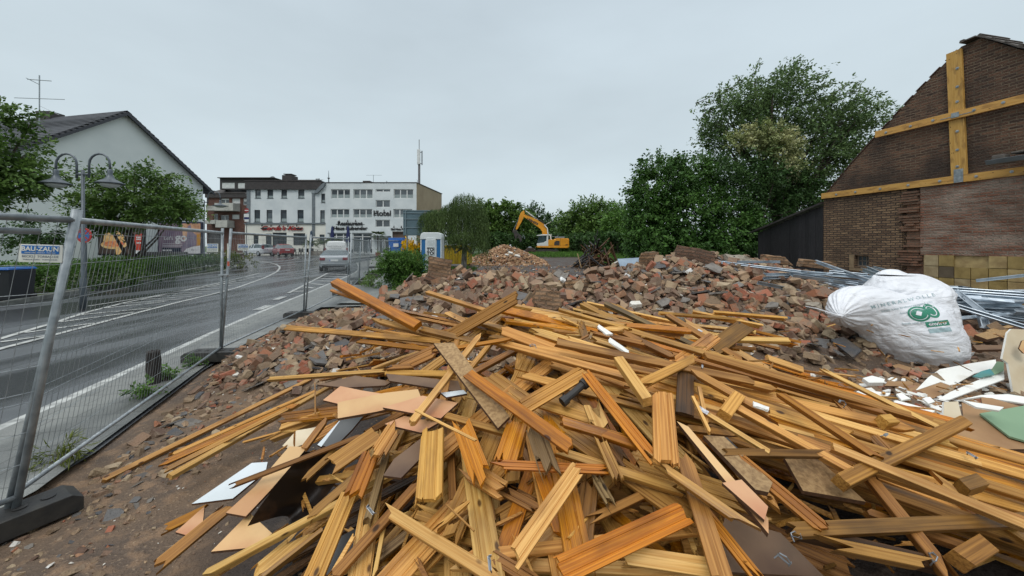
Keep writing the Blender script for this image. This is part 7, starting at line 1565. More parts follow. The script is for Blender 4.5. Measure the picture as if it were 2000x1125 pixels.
# further boards that fill the mound, laid out radially from its top
FILL = 'boards and battens half buried in the timber heap'
def filler(i, r, lift, stuffmb=None, band=False):
    if band:
        px = r.uniform(1330, 1960); py = 650+(px-1330)*.36+r.uniform(0, 150)+(px-1330)*.12*r.random(); q = H(px, py, lift, y1=4.6); L_ = r.uniform(.9, 2.3)
        d = Vector((1, -.42, -.2)); d = (d+Vector((0, r.gauss(0, .12), r.gauss(0, .04)))).normalized()
    else:
        px, py = r.uniform(680, 1390), r.uniform(640, 1120); q = H(px, py, lift, y1=4.2); L_ = r.uniform(.4, 1.15)
        rad = Vector((q.x-HC[0], q.y-HC[1], 0)); rad = rad.normalized() if rad.length > .2 else Vector((1, -.3, 0)); a_ = r.gauss(0, .65); d = Vector((rad.x*math.cos(a_)-rad.y*math.sin(a_), rad.x*math.sin(a_)+rad.y*math.cos(a_), 0)); e = .3
        d.z = (heap(q.x+d.x*e, q.y+d.y*e)-heap(q.x-d.x*e, q.y-d.y*e))/(2*e)*.85; d.normalize()
    st = r.choice([g, g, f_, b_, b_]) if not band else r.choice([b_, b_, b_, f_]); w = {g: r.uniform(.075, .1), f_: r.uniform(.04, .085), b_: r.uniform(.028, .045)}[st]; t_ = {g: .015, f_: .014, b_: .024}[st]
    a, b = q-d*L_/2, q+d*L_/2
    for e_ in (a, b):
        if e_.z < .02: e_.z = .02
    return a, b, w, t_, st
MIXA = ['pale', 'pale', 'orange', 'brown', 'pink', 'straw', 'orange', 'pale', 'brown', 'pale']; MIXB = ['pale', 'brown', 'pale', 'pale', 'straw', 'pale', 'brown', 'orange']
LABS = {'pale': 'pale raw board half buried in the timber heap', 'orange': 'orange varnished board half buried in the timber heap', 'brown': 'weathered brown board half buried in the timber heap', 'pink': 'reddish board half buried in the timber heap', 'straw': 'bright planed board half buried in the timber heap', 'dark': 'dark old board half buried in the timber heap', 'grey': 'greyed board half buried in the timber heap'}
r = random.Random(301)
PRJ = lambda v: (CX+v.x/v.y*F, HY-(v.z-CH)/v.y*F)
HL = [(PRJ(o.location), o['label']) for o in PB_]
STOP = set('of the a at in over under from with to and by on below behind right left above beside between before two its one upper lower an'.split())
def near_label(q, w, st, k, L_):
    x, y = PRJ(q); (hx, hy), lb = min(HL, key=lambda h: (h[0][0]-x)**2+(h[0][1]-y)**2); ws = lb.split(',')[0].split()[:8]
    while ws[-1] in STOP: ws.pop()
    dx, dy = x-hx, y-hy; dr = ('right of' if dx > 0 else 'left of') if abs(dx) > abs(dy) else ('below' if dy > 0 else 'above')
    tone = {'pale': 'pale', 'orange': 'orange', 'brown': 'brown', 'pink': 'reddish', 'straw': 'bright', 'dark': 'dark', 'grey': 'greyed'}[k]; sz = 'long' if L_ > 1.2 else ('short' if L_ < .6 else ('broad' if w > .09 else 'narrow'))
    return f"{sz} {tone} {'batten' if st == b_ else 'board'} {dr} the {' '.join(ws)}"
for i in range(170):
    bnd = i % 5 < 3; lift = r.uniform(.0, .2) if not bnd else r.uniform(.04, .30); a, b, w, t_, st = filler(i, r, lift, band=bnd); k = r.choice(MIXB if bnd else MIXA)
    lb = near_label((a+b)/2, w, st, k, (b-a).length)
    plank3(a, b, w, t_, st, WOOD[k], lb, name='batten' if st == b_ else 'board', group=FILL, face=.35, cat='batten' if st == b_ else 'board', bend=r.uniform(-.01, .02), twist=r.uniform(-.1, .1))
def join_stuff(name, items, label):
    vs = []; fs = []; ms_ = []; keys = list(WOOD)
    for (a, b, w, t_, st, k) in items:
        me = plank_mesh('x', (b-a).length, w, t_, st, RP, .015, 0, 0); M = frame_M((a+b)/2, b-a, heap_n(*((a+b)/2).xy)+rdir(RP)*.35); o = len(vs)
        vs += [tuple(M @ v.co) for v in me.vertices]; fs += [tuple(o+i for i in p.vertices) for p in me.polygons]; ms_ += [keys.index(k)]*len(me.polygons); bpy.data.meshes.remove(me)
    me = bpy.data.meshes.new(name); me.from_pydata(vs, [], fs); [me.materials.append(WOOD[k]) for k in keys]; me.polygons.foreach_set('material_index', ms_); o = bpy.data.objects.new(name, me); C.objects.link(o); return tag(o, label, 'timber debris', None, 'stuff')
items = []
for i in range(380):
    bnd = i % 5 < 2; a, b, w, t_, st = filler(i, r, r.uniform(-.5, -.18), band=bnd); items.append((a, b, w, t_, st, r.choice(['brown', 'brown', 'pale', 'orange', 'pale', 'orange', 'dark'])))
for i in range(60):
    px, py = r.uniform(760, 1500), r.uniform(615, 680); q = H(px, py, -.02, y1=3.8); d = Vector((1, r.uniform(-.5, .1), r.uniform(-.25, -.02))).normalized(); L_ = r.uniform(.4, 1.1)
    items.append((q-d*L_/2, q+d*L_/2, r.uniform(.03, .08), .025, b_, r.choice(['pale', 'brown', 'straw', 'orange', 'pale'])))
for i in range(240):
    px, py = r.uniform(500, 1950), r.uniform(620, 1120)
    q = H(px, py, r.uniform(.0, .2), y1=4.0); d = rdir(r); d.z *= .3; L_ = r.uniform(.05, .22); items.append((q, q+d*L_, r.uniform(.006, .02), .008, f_, r.choice(['straw', 'pale', 'brown'])))
join_stuff('buried_timber', items, 'splinters and boards deep inside the timber heap')
# ---------------------------------------------------------------- sheets of board
def sheet(rg, pts, key, lift, label, nrm=None, th=.012, name='board_sheet', cat='board sheet', Y=None, edge='core', holes=None):
    pp = [rp(rg, *p) for p in pts]; cx = sum(p[0] for p in pp)/len(pp); cy = sum(p[1] for p in pp)/len(pp); c = P(cx, cy, Y) if Y else H(cx, cy, lift, y1=7.5)
    n = Vector(nrm).normalized() if nrm else (heap_n(c.x, c.y)*.7+Vector((0, 0, .4))+(CAMP-c).normalized()*.25).normalized(); W3 = []
    for px, py in pp:
        d = Vector(((px-CX)/F, 1, -(py-HY)/F)); t_ = (c-CAMP).dot(n)/d.dot(n); W3.append(CAMP+d*t_)
    mb = MB(); k = len(W3); M = frame_M(c, Vector((1, 0, 0)) if abs(n.x) < .9 else Vector((0, 1, 0)), n).inverted(); L3 = [M @ v for v in W3]
    vs = [Vector((v.x, v.y, th/2)) for v in L3]+[Vector((v.x, v.y, -th/2)) for v in L3]; mb.add(vs, [tuple(range(k))], 0); mb.f.append(tuple(range(2*k-1, k-1, -1))); mb.m.append(1)
    for i in range(k): mb.f.append((i, i+k, (i+1) % k+k, (i+1) % k)); mb.m.append(1)
    o = mb.build(name, [BOARD[key], BOARD[edge]]); o.matrix_world = M.inverted(); return tag(o, label, cat)
sheet('B', [(725, 775), (830, 685), (960, 700), (1120, 712), (1130, 760), (820, 790)], 'hardpink', .3, 'pinkish tan hardboard piece, left of the broken tan pair')
sheet('B', [(815, 790), (1100, 715), (1300, 680), (1325, 745), (1050, 830), (815, 885)], 'hard', .33, 'yellowish tan hardboard piece lying over the pinkish one')
sheet('B', [(1090, 820), (1330, 735), (1545, 765), (1440, 865)], 'hardpink', .3, 'four-sided tan hardboard piece under the slanting pale batten')
sheet('B', [(1100, 915), (1220, 860), (1425, 890), (1320, 955)], 'hardpink', .27, 'brownish tan hardboard piece below the four-sided one')
sheet('B', [(1400, 432), (1520, 420), (1860, 850), (1790, 925)], 'chip', .36, 'long grey tan chipboard strip running down beside the glossy orange board', th=.018)
sheet('B', [(700, 690), (920, 615), (1140, 625), (1100, 652), (860, 690)], 'brownb', .24, 'thin brown board with pale stain left of the crossed sticks')
sheet('B', [(1110, 620), (1545, 625), (1570, 690), (1130, 660)], 'brownb', .22, 'thin dark hardboard strip right of the stained brown board')
sheet('B', [(720, 1040), (830, 885), (965, 855), (900, 935), (780, 1060)], 'greyb', .22, 'dark grey door panel between the tan sheets and the brown strip')
sheet('B', [(688, 1035), (822, 885), (845, 890), (712, 1045)], 'melamine', .235, 'narrow white edge strip along the grey door panel')
sheet('B', [(475, 1045), (560, 950), (700, 915), (640, 1010), (520, 1060)], 'cream', .1, 'broken beige tile-like board above the bare soil')
sheet('A', [(950, 782), (1245, 572), (1322, 563), (1312, 608), (1150, 745)], 'melamine', .08, 'bright white pointed panel on the soil at the left front')
sheet('A', [(868, 915), (1012, 785), (1002, 868), (918, 927)], 'hardpink', .05, 'triangular tan board scrap beside the reddish board')
sheet('A', [(1045, 1015), (1235, 820), (1365, 935), (1325, 978)], 'hard', .13, 'tan pointed board under the curled sheet at the lower left')
sheet('A', [(1118, 822), (1260, 690), (1430, 490), (1520, 488), (1340, 700), (1215, 835)], 'hard', .2, 'tan wet-edged board left of the curled sheet')
sheet('D', [(830, 440), (900, 330), (1075, 190), (1060, 330), (945, 450)], 'brownb', .25, 'dark brown hardboard left of the broad upright board')
sheet('E', [(1110, 95), (1190, 130), (1731, 745), (1731, 850)], 'hard', .4, 'long cream tan panel running down to the right', th=.018)
sheet('E', [(1290, 195), (1430, 195), (1760, 500), (1731, 570), (1640, 555)], 'chip', .4, 'brown-edged chipboard strip right of the long cream panel', th=.02)
sheet('E', [(1418, 510), (1550, 480), (1731, 660), (1705, 755)], 'hardpink', .42, 'small reddish plywood patch on the long cream panel')
sheet('F', [(330, 500), (520, 520), (770, 742), (440, 700)], 'chip', .3, 'brown chipboard triangle right of the long orange board', th=.018)
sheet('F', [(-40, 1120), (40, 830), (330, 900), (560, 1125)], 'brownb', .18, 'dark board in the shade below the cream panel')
sheet('D', [(440, 1083), (560, 830), (700, 750), (690, 830), (560, 1000), (520, 1083)], 'greyb', .09, 'bluish grey sheet glimpsed between the left front boards')
sheet('B', [(1440, 720), (1580, 695), (1600, 715), (1475, 745)], 'melamine', .3, 'small white striped board end right of the tan sheets')
sheet('C', [(1500, 980), (1600, 960), (1700, 1060), (1600, 1090)], 'greyb', .28, 'greyish metal scrap above the brown-edged chipboard strip')
# curled dark sheet
cs_o = MB(); n_ = 16; tp = [rp('A', x, y) for x, y in ((1495, 520), (1400, 640), (1290, 760), (1222, 880))]; bt = [rp('A', x, y) for x, y in ((1700, 600), (1640, 700), (1530, 850), (1380, 942))]
def bez(p, t_): a = [Vector((q[0], q[1])) for q in p]; return ((1-t_)**3)*a[0]+3*t_*(1-t_)**2*a[1]+3*t_*t_*(1-t_)*a[2]+t_**3*a[3]
rows = []
for i in range(n_+1):
    t_ = i/n_; a = bez(tp, t_); b = bez(bt, t_); A3 = H(a.x, a.y, .26, y1=4); B3 = H(b.x, b.y, .05, y1=4); row = []
    for j in range(9):
        s = j/8; q = A3.lerp(B3, s); q += Vector((0, .16*math.sin(math.pi*s), -.05*math.sin(math.pi*s))); row.append(q)
    rows.append(row)
vs = [q for rw in rows for q in rw]+[q+Vector((0, .006, .003)) for rw in rows for q in rw]; K = (n_+1)*9; fs = []
for i in range(n_):
    for j in range(8): a = i*9+j; fs.append((a, a+1, a+10, a+9)); fs.append((K+a, K+a+9, K+a+10, K+a+1))
cs_o.add(vs, fs, 0)
o = cs_o.build('curled_sheet', mat('wet_brown_hardboard', rgb(70, 50, 34), .45, rgb(30, 22, 16), scale=3.5, lo=.45, hi=.52), None, True); tag(o, 'curled dark brown sheet, wet on its hollow face, at the left front', 'board sheet')
# plaster-stained and metal bits
for rg, x, y, lift, d, m, rot, name, cat, lb in (('C', 870, 330, .34, (.12, .03, .012), 'plaster', (20, 20, -50), 'plaster_strip', 'plaster strip', 'white plaster-coated strip end on the crest'), ('C', 965, 430, .36, (.15, .04, .012), 'plaster', (0, 25, -40), 'plaster_strip', 'plaster strip', 'torn white plaster strip between the crest battens'),
    ('C', 1840, 800, .44, (.07, .035, .012), 'plaster', (0, 10, -30), 'plaster_strip', 'plaster strip', 'plaster crust on the whitish-ended batten')):
    V, Fc = chunk(random.Random(x), d, 3, .006); mb = MB(); mb.add(V, Fc); o = mb.build(name, BOARD[m]); px, py = rp(rg, x, y); o.location = H(px, py, lift, y1=4); o.rotation_euler = tuple(R(a) for a in rot); tag(o, lb, cat)
mb = MB(); mb.tube([(-.09, 0, 0), (.06, 0, 0)], .018, 12); mb.tube([(.05, 0, 0), (.09, 0, 0)], .027, 12); mb.tube([(-.09, 0, 0), (-.06, 0, 0)], .024, 12); o = mb.build('pipe_fitting', BLACK); px, py = rp('C', 700, 700); o.location = H(px, py, .33, y1=4); o.rotation_euler = (0, R(-25), R(30)); tag(o, 'black plastic pipe fitting lying among the boards at the centre', 'pipe fitting')
CL = mat('zinc_hanger', rgb(160, 164, 168), .35, rgb(120, 124, 128), scale=20, metal=.8)
for i, (rg, x, y, lb) in enumerate((('F', 650, 235, 'upper ceiling hanger clip on the right band of battens'), ('F', 870, 400, 'looped wire hanger dangling from the small cross block'), ('F', 1320, 500, 'bent hanger clip on the outer right battens'), ('F', 345, 1040, 'metal clip pair lying on the cream panel at the bottom'), ('F', 408, 925, 'rounded metal clip at the tip of the dark beam'), ('F', 1110, 1030, 'oval steel plate on the batten at the bottom right'), ('D', 1520, 1000, 'small grey clip on the knotted front batten'), ('D', 745, 655, 'blue grey clip on the grey narrow board'), ('C', 440, 425, 'curved steel hanger near the crest left part'), ('C', 1475, 555, 'shiny clip right of the tilted brown board end'))):
    px, py = rp(rg, x, y); q = H(px, py, .38, y1=4); mb = MB(); mb.tube([(-.03, 0, 0), (-.03, 0, .015), (0, .005, .03), (.03, 0, .015), (.03, 0, 0), (.035, .01, -.03)], .004, 6); mb.box((0, 0, 0), (.07, .018, .002)); mb.box((-.03, .006, .01), (.002, .02, .03)); o = mb.build('metal_hanger', CL); o.location = q; o.rotation_euler = (R(50*math.sin(i*2.1)), R(30*math.cos(i)), R(i*47)); o.scale = (.5, .5, .5); tag(o, lb, 'metal hanger')
STK = mat('paper_sticker', rgb(216, 216, 214), .5, rgb(150, 150, 160), scale=90)
for lab, f0, lb in (('pale lath with a white sticker crossing down to the right', -.12, 'small white barcode sticker on the pale lath at the right front'), ('wide pale board with a small sticker right of the brown beam', -.25, 'small white sticker on the wide pale board at the right crest')):
    b0 = [o for o in PB_ if o['label'] == lab][0]; mb = MB(); mb.box((0, 0, 0), (.045, .018, .001)); o = mb.build('sticker', STK); o.matrix_world = b0.matrix_world @ Matrix.Translation((f0, 0, .0115)); tag(o, lb, 'sticker')
# ---------------------------------------------------------------- right side: plasterboards, sack, steel studs
UP = (0, 0, 1)
sheet('S', [(1030, 747), (1140, 650), (1240, 592), (1500, 560), (1725, 540), (1740, 600), (1540, 640), (1350, 727), (1250, 690)], 'plaster', .06, 'large white plasterboard sheet just below the white sack', (.05, -.12, 1), edge='plaster')
sheet('S', [(1190, 868), (1330, 790), (1560, 700), (1800, 612), (1805, 690), (1560, 772), (1330, 852)], 'plaster', .11, 'long white plasterboard strip pointing to the upright cream board', (.02, -.15, 1), edge='plaster')
sheet('S', [(920, 790), (1020, 745), (1250, 690), (1450, 722), (1180, 852)], 'kraft', .045, 'brown-backed plasterboard piece between the white sheets', (0, -.1, 1))
sheet('S', [(755, 740), (1000, 745), (1010, 700), (780, 700)], 'kraft', .03, 'dull brown board under the thin white strips left of the sheets', (0, -.1, 1))
sheet('S', [(820, 892), (862, 870), (1200, 962), (1105, 1022)], 'plaster', .07, 'white pointed plasterboard piece beside the right timber band', (0, -.2, 1), edge='plaster')
sheet('S', [(1105, 1022), (1200, 962), (1215, 985), (1125, 1035)], 'kraft', .05, 'frayed brown edge of the pointed plasterboard', (0, -.2, 1))
sheet('S', [(558, 682), (640, 660), (752, 690), (742, 722), (612, 722)], 'plaster', .09, 'crumbled white plasterboard lump nearest to the rubble', (0, -.3, 1), th=.03, edge='plaster')
sheet('S', [(508, 782), (560, 772), (800, 820), (760, 850), (620, 832)], 'plaster', .07, 'white plasterboard scrap left of the centre of the sheets', (.1, -.3, 1), edge='plaster')
sheet('S', [(855, 815), (900, 800), (985, 852), (900, 872)], 'plaster', .1, 'small square white plasterboard scrap', (-.1, -.3, 1), edge='plaster')
sheet('S', [(620, 880), (700, 875), (775, 910), (740, 935), (660, 905)], 'plaster', .09, 'small white scrap touching the right timber band', (.1, -.4, 1), edge='plaster')
sheet('S', [(1085, 850), (1150, 838), (1195, 880), (1140, 900)], 'plaster', .12, 'torn white flake above the frayed brown edge', (0, -.4, 1), edge='plaster')
sheet('S', [(845, 945), (900, 960), (930, 990), (860, 975)], 'plaster', .09, 'tiny white flake at the outer lath', (0, -.4, 1), edge='plaster')
sheet('S', [(820, 560), (880, 545), (1180, 640), (1080, 655), (880, 610)], 'kraft', .03, 'narrow brown board right in front of the white sack', (0, -.1, 1))
sheet('S', [(1230, 1100), (1270, 880), (1420, 868), (1445, 1035), (1300, 1090)], 'cream', .2, 'cream plasterboard piece standing on edge left of the brown board', (-.25, -1, .7), edge='plaster')
sheet('S', [(1430, 888), (1600, 950), (2200, 940), (2200, 1300), (1400, 1300), (1200, 1140), (1445, 1035)], 'kraft', .1, 'large brown paper-backed plasterboard at the right edge', (0, -.22, 1))
sheet('S', [(1590, 982), (2150, 895), (2250, 1300), (1850, 1180)], 'green', .16, 'green board lying on the large brown one at the right edge', (.02, -.22, 1), edge='green')
sheet('S', [(1528, 655), (1600, 612), (1680, 590), (1720, 640), (1600, 665)], 'teal', .16, 'small teal board scrap beside the green grey one', (0, -.3, 1), edge='teal')
sheet('S', [(1690, 600), (1740, 525), (1800, 530), (1800, 605), (1720, 640)], 'green', .2, 'green grey board scrap at the foot of the upright cream board', (0, -.5, 1), edge='green')
sheet('S', [(1420, 862), (1600, 822), (1840, 815), (2200, 870), (2200, 930), (1600, 838)], 'plaster', .17, 'white strip above the large brown board', (0, -.25, 1), edge='plaster')
sheet('S', [(1600, 842), (1700, 850), (1945, 925), (1800, 945), (1610, 915)], 'kraft', .2, 'brown board scrap under the white strip', (0, -.3, 1))
sheet('S', [(1440, 870), (1560, 890), (1800, 930), (1760, 960), (1560, 930)], 'plaster', .22, 'ragged white strip lying over the brown boards', (0, -.3, 1), edge='plaster')
sheet('S', [(1830, 820), (1800, 540), (1740, 500), (1830, 270), (1880, 235), (2200, 240), (2200, 900), (1980, 850)], 'cream', .3, 'big cream board standing upright at the right edge', (-.25, -1, .35), th=.02, edge='plaster', Y=4.1)
sheet('S', [(1915, 410), (1960, 340), (2000, 330), (2050, 470), (1960, 450)], 'hard', .3, 'tan patch torn from the upright cream board', (-.25, -1, .35), Y=4.05)
sheet('S', [(1520, 385), (1800, 388), (1790, 425), (1560, 430)], 'brownb', .3, 'dull plank behind the upright cream board', (0, -.5, 1), th=.04, Y=5.2)
sheet('S', [(1540, 300), (1640, 270), (1840, 250), (1830, 300), (1650, 340)], 'chip', .3, 'rotten brown board stack behind the white sheets', (0, -.4, 1), th=.05, Y=5.6)
sheet('S', [(1640, 250), (1860, 200), (1960, 205), (1700, 262)], 'chip', .3, 'thin brown veneer strip before the steel studs', (0, -.4, 1), th=.01, Y=5.8)
r = random.Random(400); scr = MB()
for i in range(170):
    px, py = r.uniform(1680, 1960), r.uniform(735, 830); q = H(px, py, .02, y1=7); V, Fc = chunk(r, (r.uniform(.03, .12), r.uniform(.02, .08), .01), 2); M = Matrix.Translation(q) @ (Vector((0, 0, 1))+rdir(r)*.5).to_track_quat('Z', 'Y').to_matrix().to_4x4() @ Matrix.Rotation(r.uniform(0, 6), 4, 'Z'); scr.add([M @ a for a in V], Fc, 0 if r.random() < .6 else 1)
tag(scr.build('plasterboard_crumbs', [BOARD['plaster'], BOARD['kraft']], fix=False), 'crumbs of broken plasterboard between the sheets', 'debris', None, 'stuff')
# white sack: swept body with creases
def sackmat():
    m, t, b = newmat('white_woven_sack'); L = t.links; b.inputs['Base Color'].default_value = rgb(222, 224, 228); b.inputs['Roughness'].default_value = .42; b.inputs['Subsurface Weight'].default_value = .08; b.inputs['Subsurface Radius'].default_value = (.05, .05, .05)
    tc = N('ShaderNodeTexCoord', t); q = N('ShaderNodeMapping', t); q.inputs['Scale'].default_value = (1.2, 2.8, 3.6); q.inputs['Rotation'].default_value = (.3, .2, .5); L.new(tc.outputs['Object'], q.inputs[0])
    n = N('ShaderNodeTexNoise', t); n.inputs['Scale'].default_value = 1.7; n.inputs['Detail'].default_value = 4; n.inputs['Distortion'].default_value = .9; L.new(q.outputs[0], n.inputs['Vector'])
    n2 = N('ShaderNodeTexNoise', t); n2.inputs['Scale'].default_value = 160; L.new(tc.outputs['Object'], n2.inputs['Vector'])
    a = N('ShaderNodeMath', t, operation='MULTIPLY_ADD'); a.inputs[1].default_value = .04; L.new(n2.outputs[0], a.inputs[0]); L.new(n.outputs[0], a.inputs[2])
    bp = N('ShaderNodeBump', t); bp.inputs['Distance'].default_value = .08; bp.inputs['Strength'].default_value = .7; L.new(a.outputs[0], bp.inputs['Height']); L.new(bp.outputs[0], b.inputs['Normal']); return m
SACK = sackmat()
def sack(label, sp, tie=True, seed=0, squash=.8, kx=1, kr=1, dx=0):
    """sp: (px, py, Y, radius) along the sack"""
    sp = [(CX+(a-CX)*kx+dx, b, y, q*kr) for a, b, y, q in sp]
    pts = [P(a, b, y) for a, b, y, _ in sp]; rs = [q[3] for q in sp]; NS, NA = 90, 96; V = []; Fc = []
    def cat(i, t_, arr):
        a, b, c, d = (arr[max(0, min(len(arr)-1, i+k))] for k in (-1, 0, 1, 2)); return .5*((2*b)+(c-a)*t_+(2*a-5*b+4*c-d)*t_*t_+(3*b-a-3*c+d)*t_**3)
    cent = []; rad = []
    for i in range(NS+1):
        u = i/NS*(len(pts)-1); k = min(int(u), len(pts)-2); cent.append(cat(k, u-k, pts)); rad.append(max(.004, cat(k, u-k, rs)))
    up = Vector((0, 0, 1))
    for i in range(NS+1):
        d = (cent[min(i+1, NS)]-cent[max(0, i-1)]).normalized(); a = d.cross(up).normalized(); b = a.cross(d).normalized(); u = i/NS
        for k in range(NA):
            th = 2*math.pi*k/NA; ca, sa = math.cos(th), math.sin(th); rr = rad[i]
            w1 = noise.noise((u*2.2+seed, ca*1.3, sa*1.3)); cr = noise.noise((u*7+seed, ca*2.2+u*3, sa*2.2)); cr2 = noise.noise((u*16+seed, ca*5-u*6, sa*5))
            dsp = 1+.10*w1-.10*max(0, .35-abs(cr))**1.0*.9-.05*max(0, .25-abs(cr2))*2
            if tie and u < .3: pl = (1-u/.3); dsp += .10*pl*math.sin(th*19+3*w1)+.05*pl*math.sin(th*8)
            V.append(cent[i]+(a*ca*squash+b*sa)*rr*dsp)
    for i in range(NS):
        for k in range(NA): k2 = (k+1) % NA; Fc.append((i*NA+k, i*NA+k2, (i+1)*NA+k2, (i+1)*NA+k))
    Fc.append(tuple(range(NA-1, -1, -1))); Fc.append(tuple(NS*NA+k for k in range(NA)))
    c = sum(pts, Vector())/len(pts); e_ = empty('rubble_sack', c, 0, label, 'sack'); mb = MB(); mb.add([v-c for v in V], Fc); o = mb.build('sack_body', SACK, e_, True, fix=True); return e_, o, c
e1, s1, c1 = sack('white printed sack with a pleated tied end, lying in front', [(1650, 620, 4.98, .012), (1649, 612, 5.06, .12), (1657, 604, 5.2, .26), (1682, 600, 5.28, .32), (1718, 610, 5.3, .38), (1762, 634, 5.25, .47), (1805, 660, 5.2, .48), (1848, 680, 5.2, .36), (1880, 692, 5.2, .16), (1886, 696, 5.2, .03)], True, 1.3, .85, 1, 1.03, -8)
e2, s2_, c2 = sack('unprinted white sack bulging up behind the printed one', [(1792, 527, 5.65, .03), (1790, 539, 5.65, .32), (1795, 565, 5.65, .56), (1803, 600, 5.62, .57), (1818, 650, 5.55, .58), (1840, 688, 5.45, .50), (1856, 706, 5.4, .28), (1860, 712, 5.4, .04)], False, 5.1, .7, .95, .97)
mb = MB(); a = P(1650, 618, 5.0)-c1; mb.tube([a, a+Vector((-.12, -.02, .02)), a+Vector((-.35, .05, .1)), a+Vector((-.5, .05, .13))], [.02, .012, .008, .004], 6); mb.build('tie_string', SACK, e1)
# print on the sack, wrapped on to its surface
from mathutils.bvhtree import BVHTree
bm_ = bmesh.new(); bm_.from_mesh(s1.data); bv = BVHTree.FromBMesh(bm_); bm_.free()
def wrap(o, px, py, ang, Y=5.2, sx=1.0):
    "lay a flat print on the sack at a place, turned by ang degrees"
    c = P(px, py, Y); d = (c-CAMP).normalized(); rt = Vector((d.y, -d.x, 0)).normalized(); upv = rt.cross(d).normalized(); A = R(ang); r_ = rt*math.cos(A)+upv*math.sin(A); u_ = -rt*math.sin(A)+upv*math.cos(A)
    for v in o.data.vertices:
        q = c+r_*v.co.x*sx+u_*v.co.y-d*1.5-c1; hit = bv.ray_cast(q, d)
        v.co = (hit[0]-d*.006-v.co.z*d*0) if hit[0] is not None else q+d*1.6
    o.parent = e1; o.data.update()
GRN = mat('print_green', rgb(38, 122, 96), .5); PGR = mat('print_pale_grey', rgb(150, 172, 176), .6)
def ptext(s, size, m, px, py, ang, sx=1, bold=0, shear=0):
    o = text(s, size, m, Matrix(), None, name='print', ext=0, sx=sx, bold=bold)
    bm = bmesh.new(); bm.from_mesh(o.data); bmesh.ops.triangulate(bm, faces=bm.faces[:]); bm.to_mesh(o.data); bm.free(); wrap(o, px, py, ang)
ptext('M I N E R A L W O L L E', .062, PGR, 1764, 588, 22, 1.0, .001); ptext('Inhalt kann krebserzeugend sein', .04, PGR, 1772, 599, 22, 1.0); ptext('Staub nicht einatmen', .036, PGR, 1788, 607, 22)
def disc(rx, ry, m, px, py, ang, ring=None, n=28):
    vs = []; fs = []
    if ring:
        for k in range(n): t_ = 2*math.pi*k/n; vs += [(rx*math.cos(t_), ry*math.sin(t_), 0), (rx*ring*math.cos(t_), ry*ring*math.sin(t_), 0)]
        fs = [(2*k, 2*((k+1) % n), 2*((k+1) % n)+1, 2*k+1) for k in range(n)]
    else:
        rg_ = 5; vs = [(0, 0, 0)]+[(rx*j/rg_*math.cos(2*math.pi*k/n), ry*j/rg_*math.sin(2*math.pi*k/n), 0) for j in range(1, rg_+1) for k in range(n)]
        fs = [(0, 1+k, 1+(k+1) % n) for k in range(n)]+[(1+(j-1)*n+k, 1+j*n+k, 1+j*n+(k+1) % n, 1+(j-1)*n+(k+1) % n) for j in range(1, rg_) for k in range(n)]
    me = bpy.data.meshes.new('print'); me.from_pydata(vs, [], fs); me.materials.append(m); o = bpy.data.objects.new('print', me); C.objects.link(o); wrap(o, px, py, ang)
    return o
def rectp(w, h, m, px, py, ang, off=0):
    nx, ny = 12, 5; vs = [(-w/2+w*i/nx, -h/2+h*j/ny, 0) for j in range(ny+1) for i in range(nx+1)]; fs = [(j*(nx+1)+i, j*(nx+1)+i+1, (j+1)*(nx+1)+i+1, (j+1)*(nx+1)+i) for j in range(ny) for i in range(nx)]
    me = bpy.data.meshes.new('print'); me.from_pydata(vs, [], fs); me.materials.append(m); o = bpy.data.objects.new('print', me); C.objects.link(o); wrap(o, px, py, ang)
    if off:
        for v in o.data.vertices: v.co -= (P(px, py, 5.2)-CAMP).normalized()*off
    return o
disc(.105, .1, GRN, 1795, 613, -15, ring=.8); disc(.075, .07, GRN, 1795, 613, -15); w_ = rectp(.05, .055, SACK, 1795, 612, -10, .004)
disc(.06, .1, GRN, 1819, 607, 35, ring=.7); disc(.03, .06, GRN, 1819, 607, 35)
rectp(.21, .07, GRN, 1831, 632, 18); rectp(.2, .055, PGR, 1836, 645, 18, -.001)
o = text('enviro', .06, SACK, Matrix(), None, name='print', ext=0, sx=1.05, bold=.002); bm = bmesh.new(); bm.from_mesh(o.data); bmesh.ops.triangulate(bm, faces=bm.faces[:]); bm.to_mesh(o.data); bm.free(); wrap(o, 1831, 632, 18)
for v in o.data.vertices: v.co -= (P(1831, 632, 5.2)-CAMP).normalized()*.005
ptext('Staub und Wasser fern', .04, PGR, 1800, 630, 14)
# steel studs
def stud(a, b, w, label, roll=0, group=None, name='steel_stud'):
    d = b-a; L_ = d.length; h_ = w*.62; t_ = .003; mb = MB()
    mb.box((0, 0, 0), (L_, w, t_)); mb.box((0, w/2, h_/2), (L_, t_, h_)); mb.box((0, -w/2, h_/2), (L_, t_, h_)); mb.box((0, w/2-.006, h_), (L_, .012, t_)); mb.box((0, -w/2+.006, h_), (L_, .012, t_))
    o = mb.build(name, STUD); n = Matrix.Rotation(R(roll), 3, d.normalized()) @ Vector((0, -.3, 1)); o.matrix_world = frame_M((a+b)/2, d, n); return tag(o, label, 'steel stud', group)
def st_(x0, y0, Y0, x1, y1, Y1, w, lb, roll=0): stud(P(*rp('T', x0, y0), Y0), P(*rp('T', x1, y1), Y1), w, lb, roll)
st_(50, 130, 8.6, 800, 190, 7.4, .075, 'longest steel stud pointing left over the rubble', 60); st_(275, 45, 8.6, 760, 220, 7.2, .07, 'steel stud raised high to the upper left', 90)
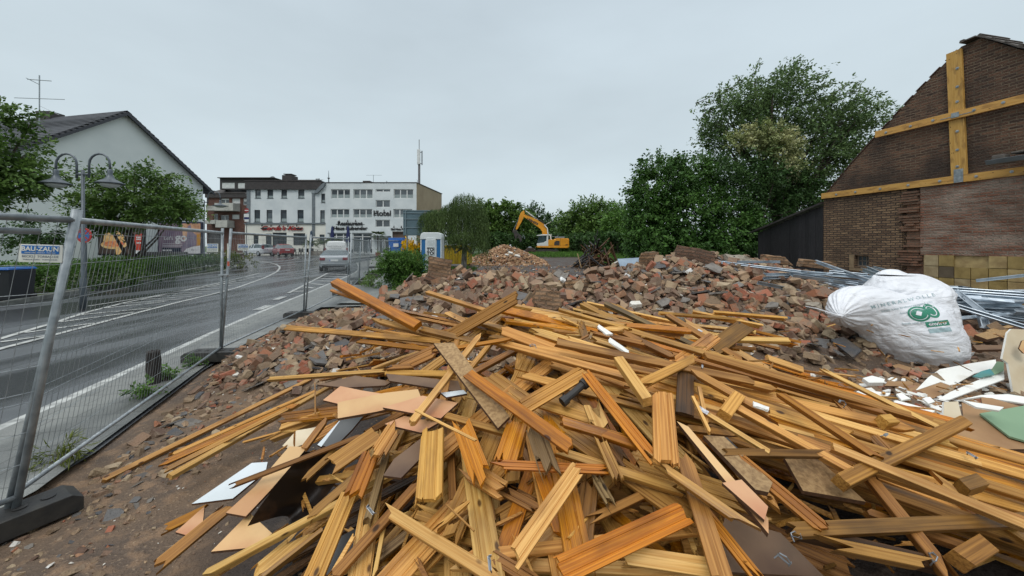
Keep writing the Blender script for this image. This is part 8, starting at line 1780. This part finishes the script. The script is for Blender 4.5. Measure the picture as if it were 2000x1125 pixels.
st_(380, 135, 8.0, 700, 165, 7.6, .06, 'short bright steel stud between the two left studs', 40); st_(660, 115, 8.6, 830, 175, 7.6, .08, 'steel stud end rising behind the sack, left one', 80); st_(700, 95, 8.8, 860, 160, 7.8, .06, 'steel stud end rising behind the sack, middle one', 90); st_(750, 95, 8.8, 890, 130, 8.0, .05, 'steel stud end rising behind the sack, right one', 60)
st_(300, 205, 7.4, 620, 240, 7.0, .06, 'steel stud lying low left of the sack', 30); st_(390, 240, 7.2, 560, 285, 6.8, .05, 'short steel stud stub left of the sack', 30)
st_(1600, 205, 7.6, 2100, 150, 7.2, .06, 'thin steel stud raised against the yellow tiles', 70); st_(1440, 295, 6.6, 1700, 500, 6.0, .08, 'steel stud crossing steeply down right of the sack', 50)
st_(1410, 415, 6.2, 2010, 600, 5.6, .07, 'long bright steel stud low right of the sack', 40); st_(1640, 500, 6.0, 1665, 600, 5.9, .1, 'short stub stud standing below the crossing one', 0)
r = random.Random(420); LBS = 'galvanised steel stud in the tangled pile right of the sack'
for i in range(70):
    u = r.random(); x = 7.0+u*2.6+r.uniform(-.2, .2); y = 6.9-u*.5+r.uniform(-.8, .9); z = .25+r.random()*(.7-.12*u)*(1 if y > 6.4 else .6); L_ = r.uniform(1.2, 3.0); a_ = R(-10+r.gauss(0, 13)); d = Vector((math.cos(a_), math.sin(a_), -.08+r.gauss(0, .09))); q = Vector((x, y, z)); stud(q-d*L_/2, q+d*L_/2, r.uniform(.05, .1), LBS, r.uniform(-80, 90), 'steel studs in the tangled pile')
for i in range(9):
    x = r.uniform(5.4, 7.4); y = r.uniform(7.2, 8.6); z = ground_h(x, y)+r.uniform(.05, .3); L_ = r.uniform(.7, 1.8); a_ = R(-8+r.gauss(0, 22)); d = Vector((math.cos(a_), math.sin(a_), -.05+r.gauss(0, .12))); q = Vector((x, y, z)); stud(q-d*L_/2, q+d*L_/2, r.uniform(.04, .07), 'galvanised steel stud lying behind the tied end of the sack', r.uniform(-60, 90), 'steel studs behind the tied sack end')
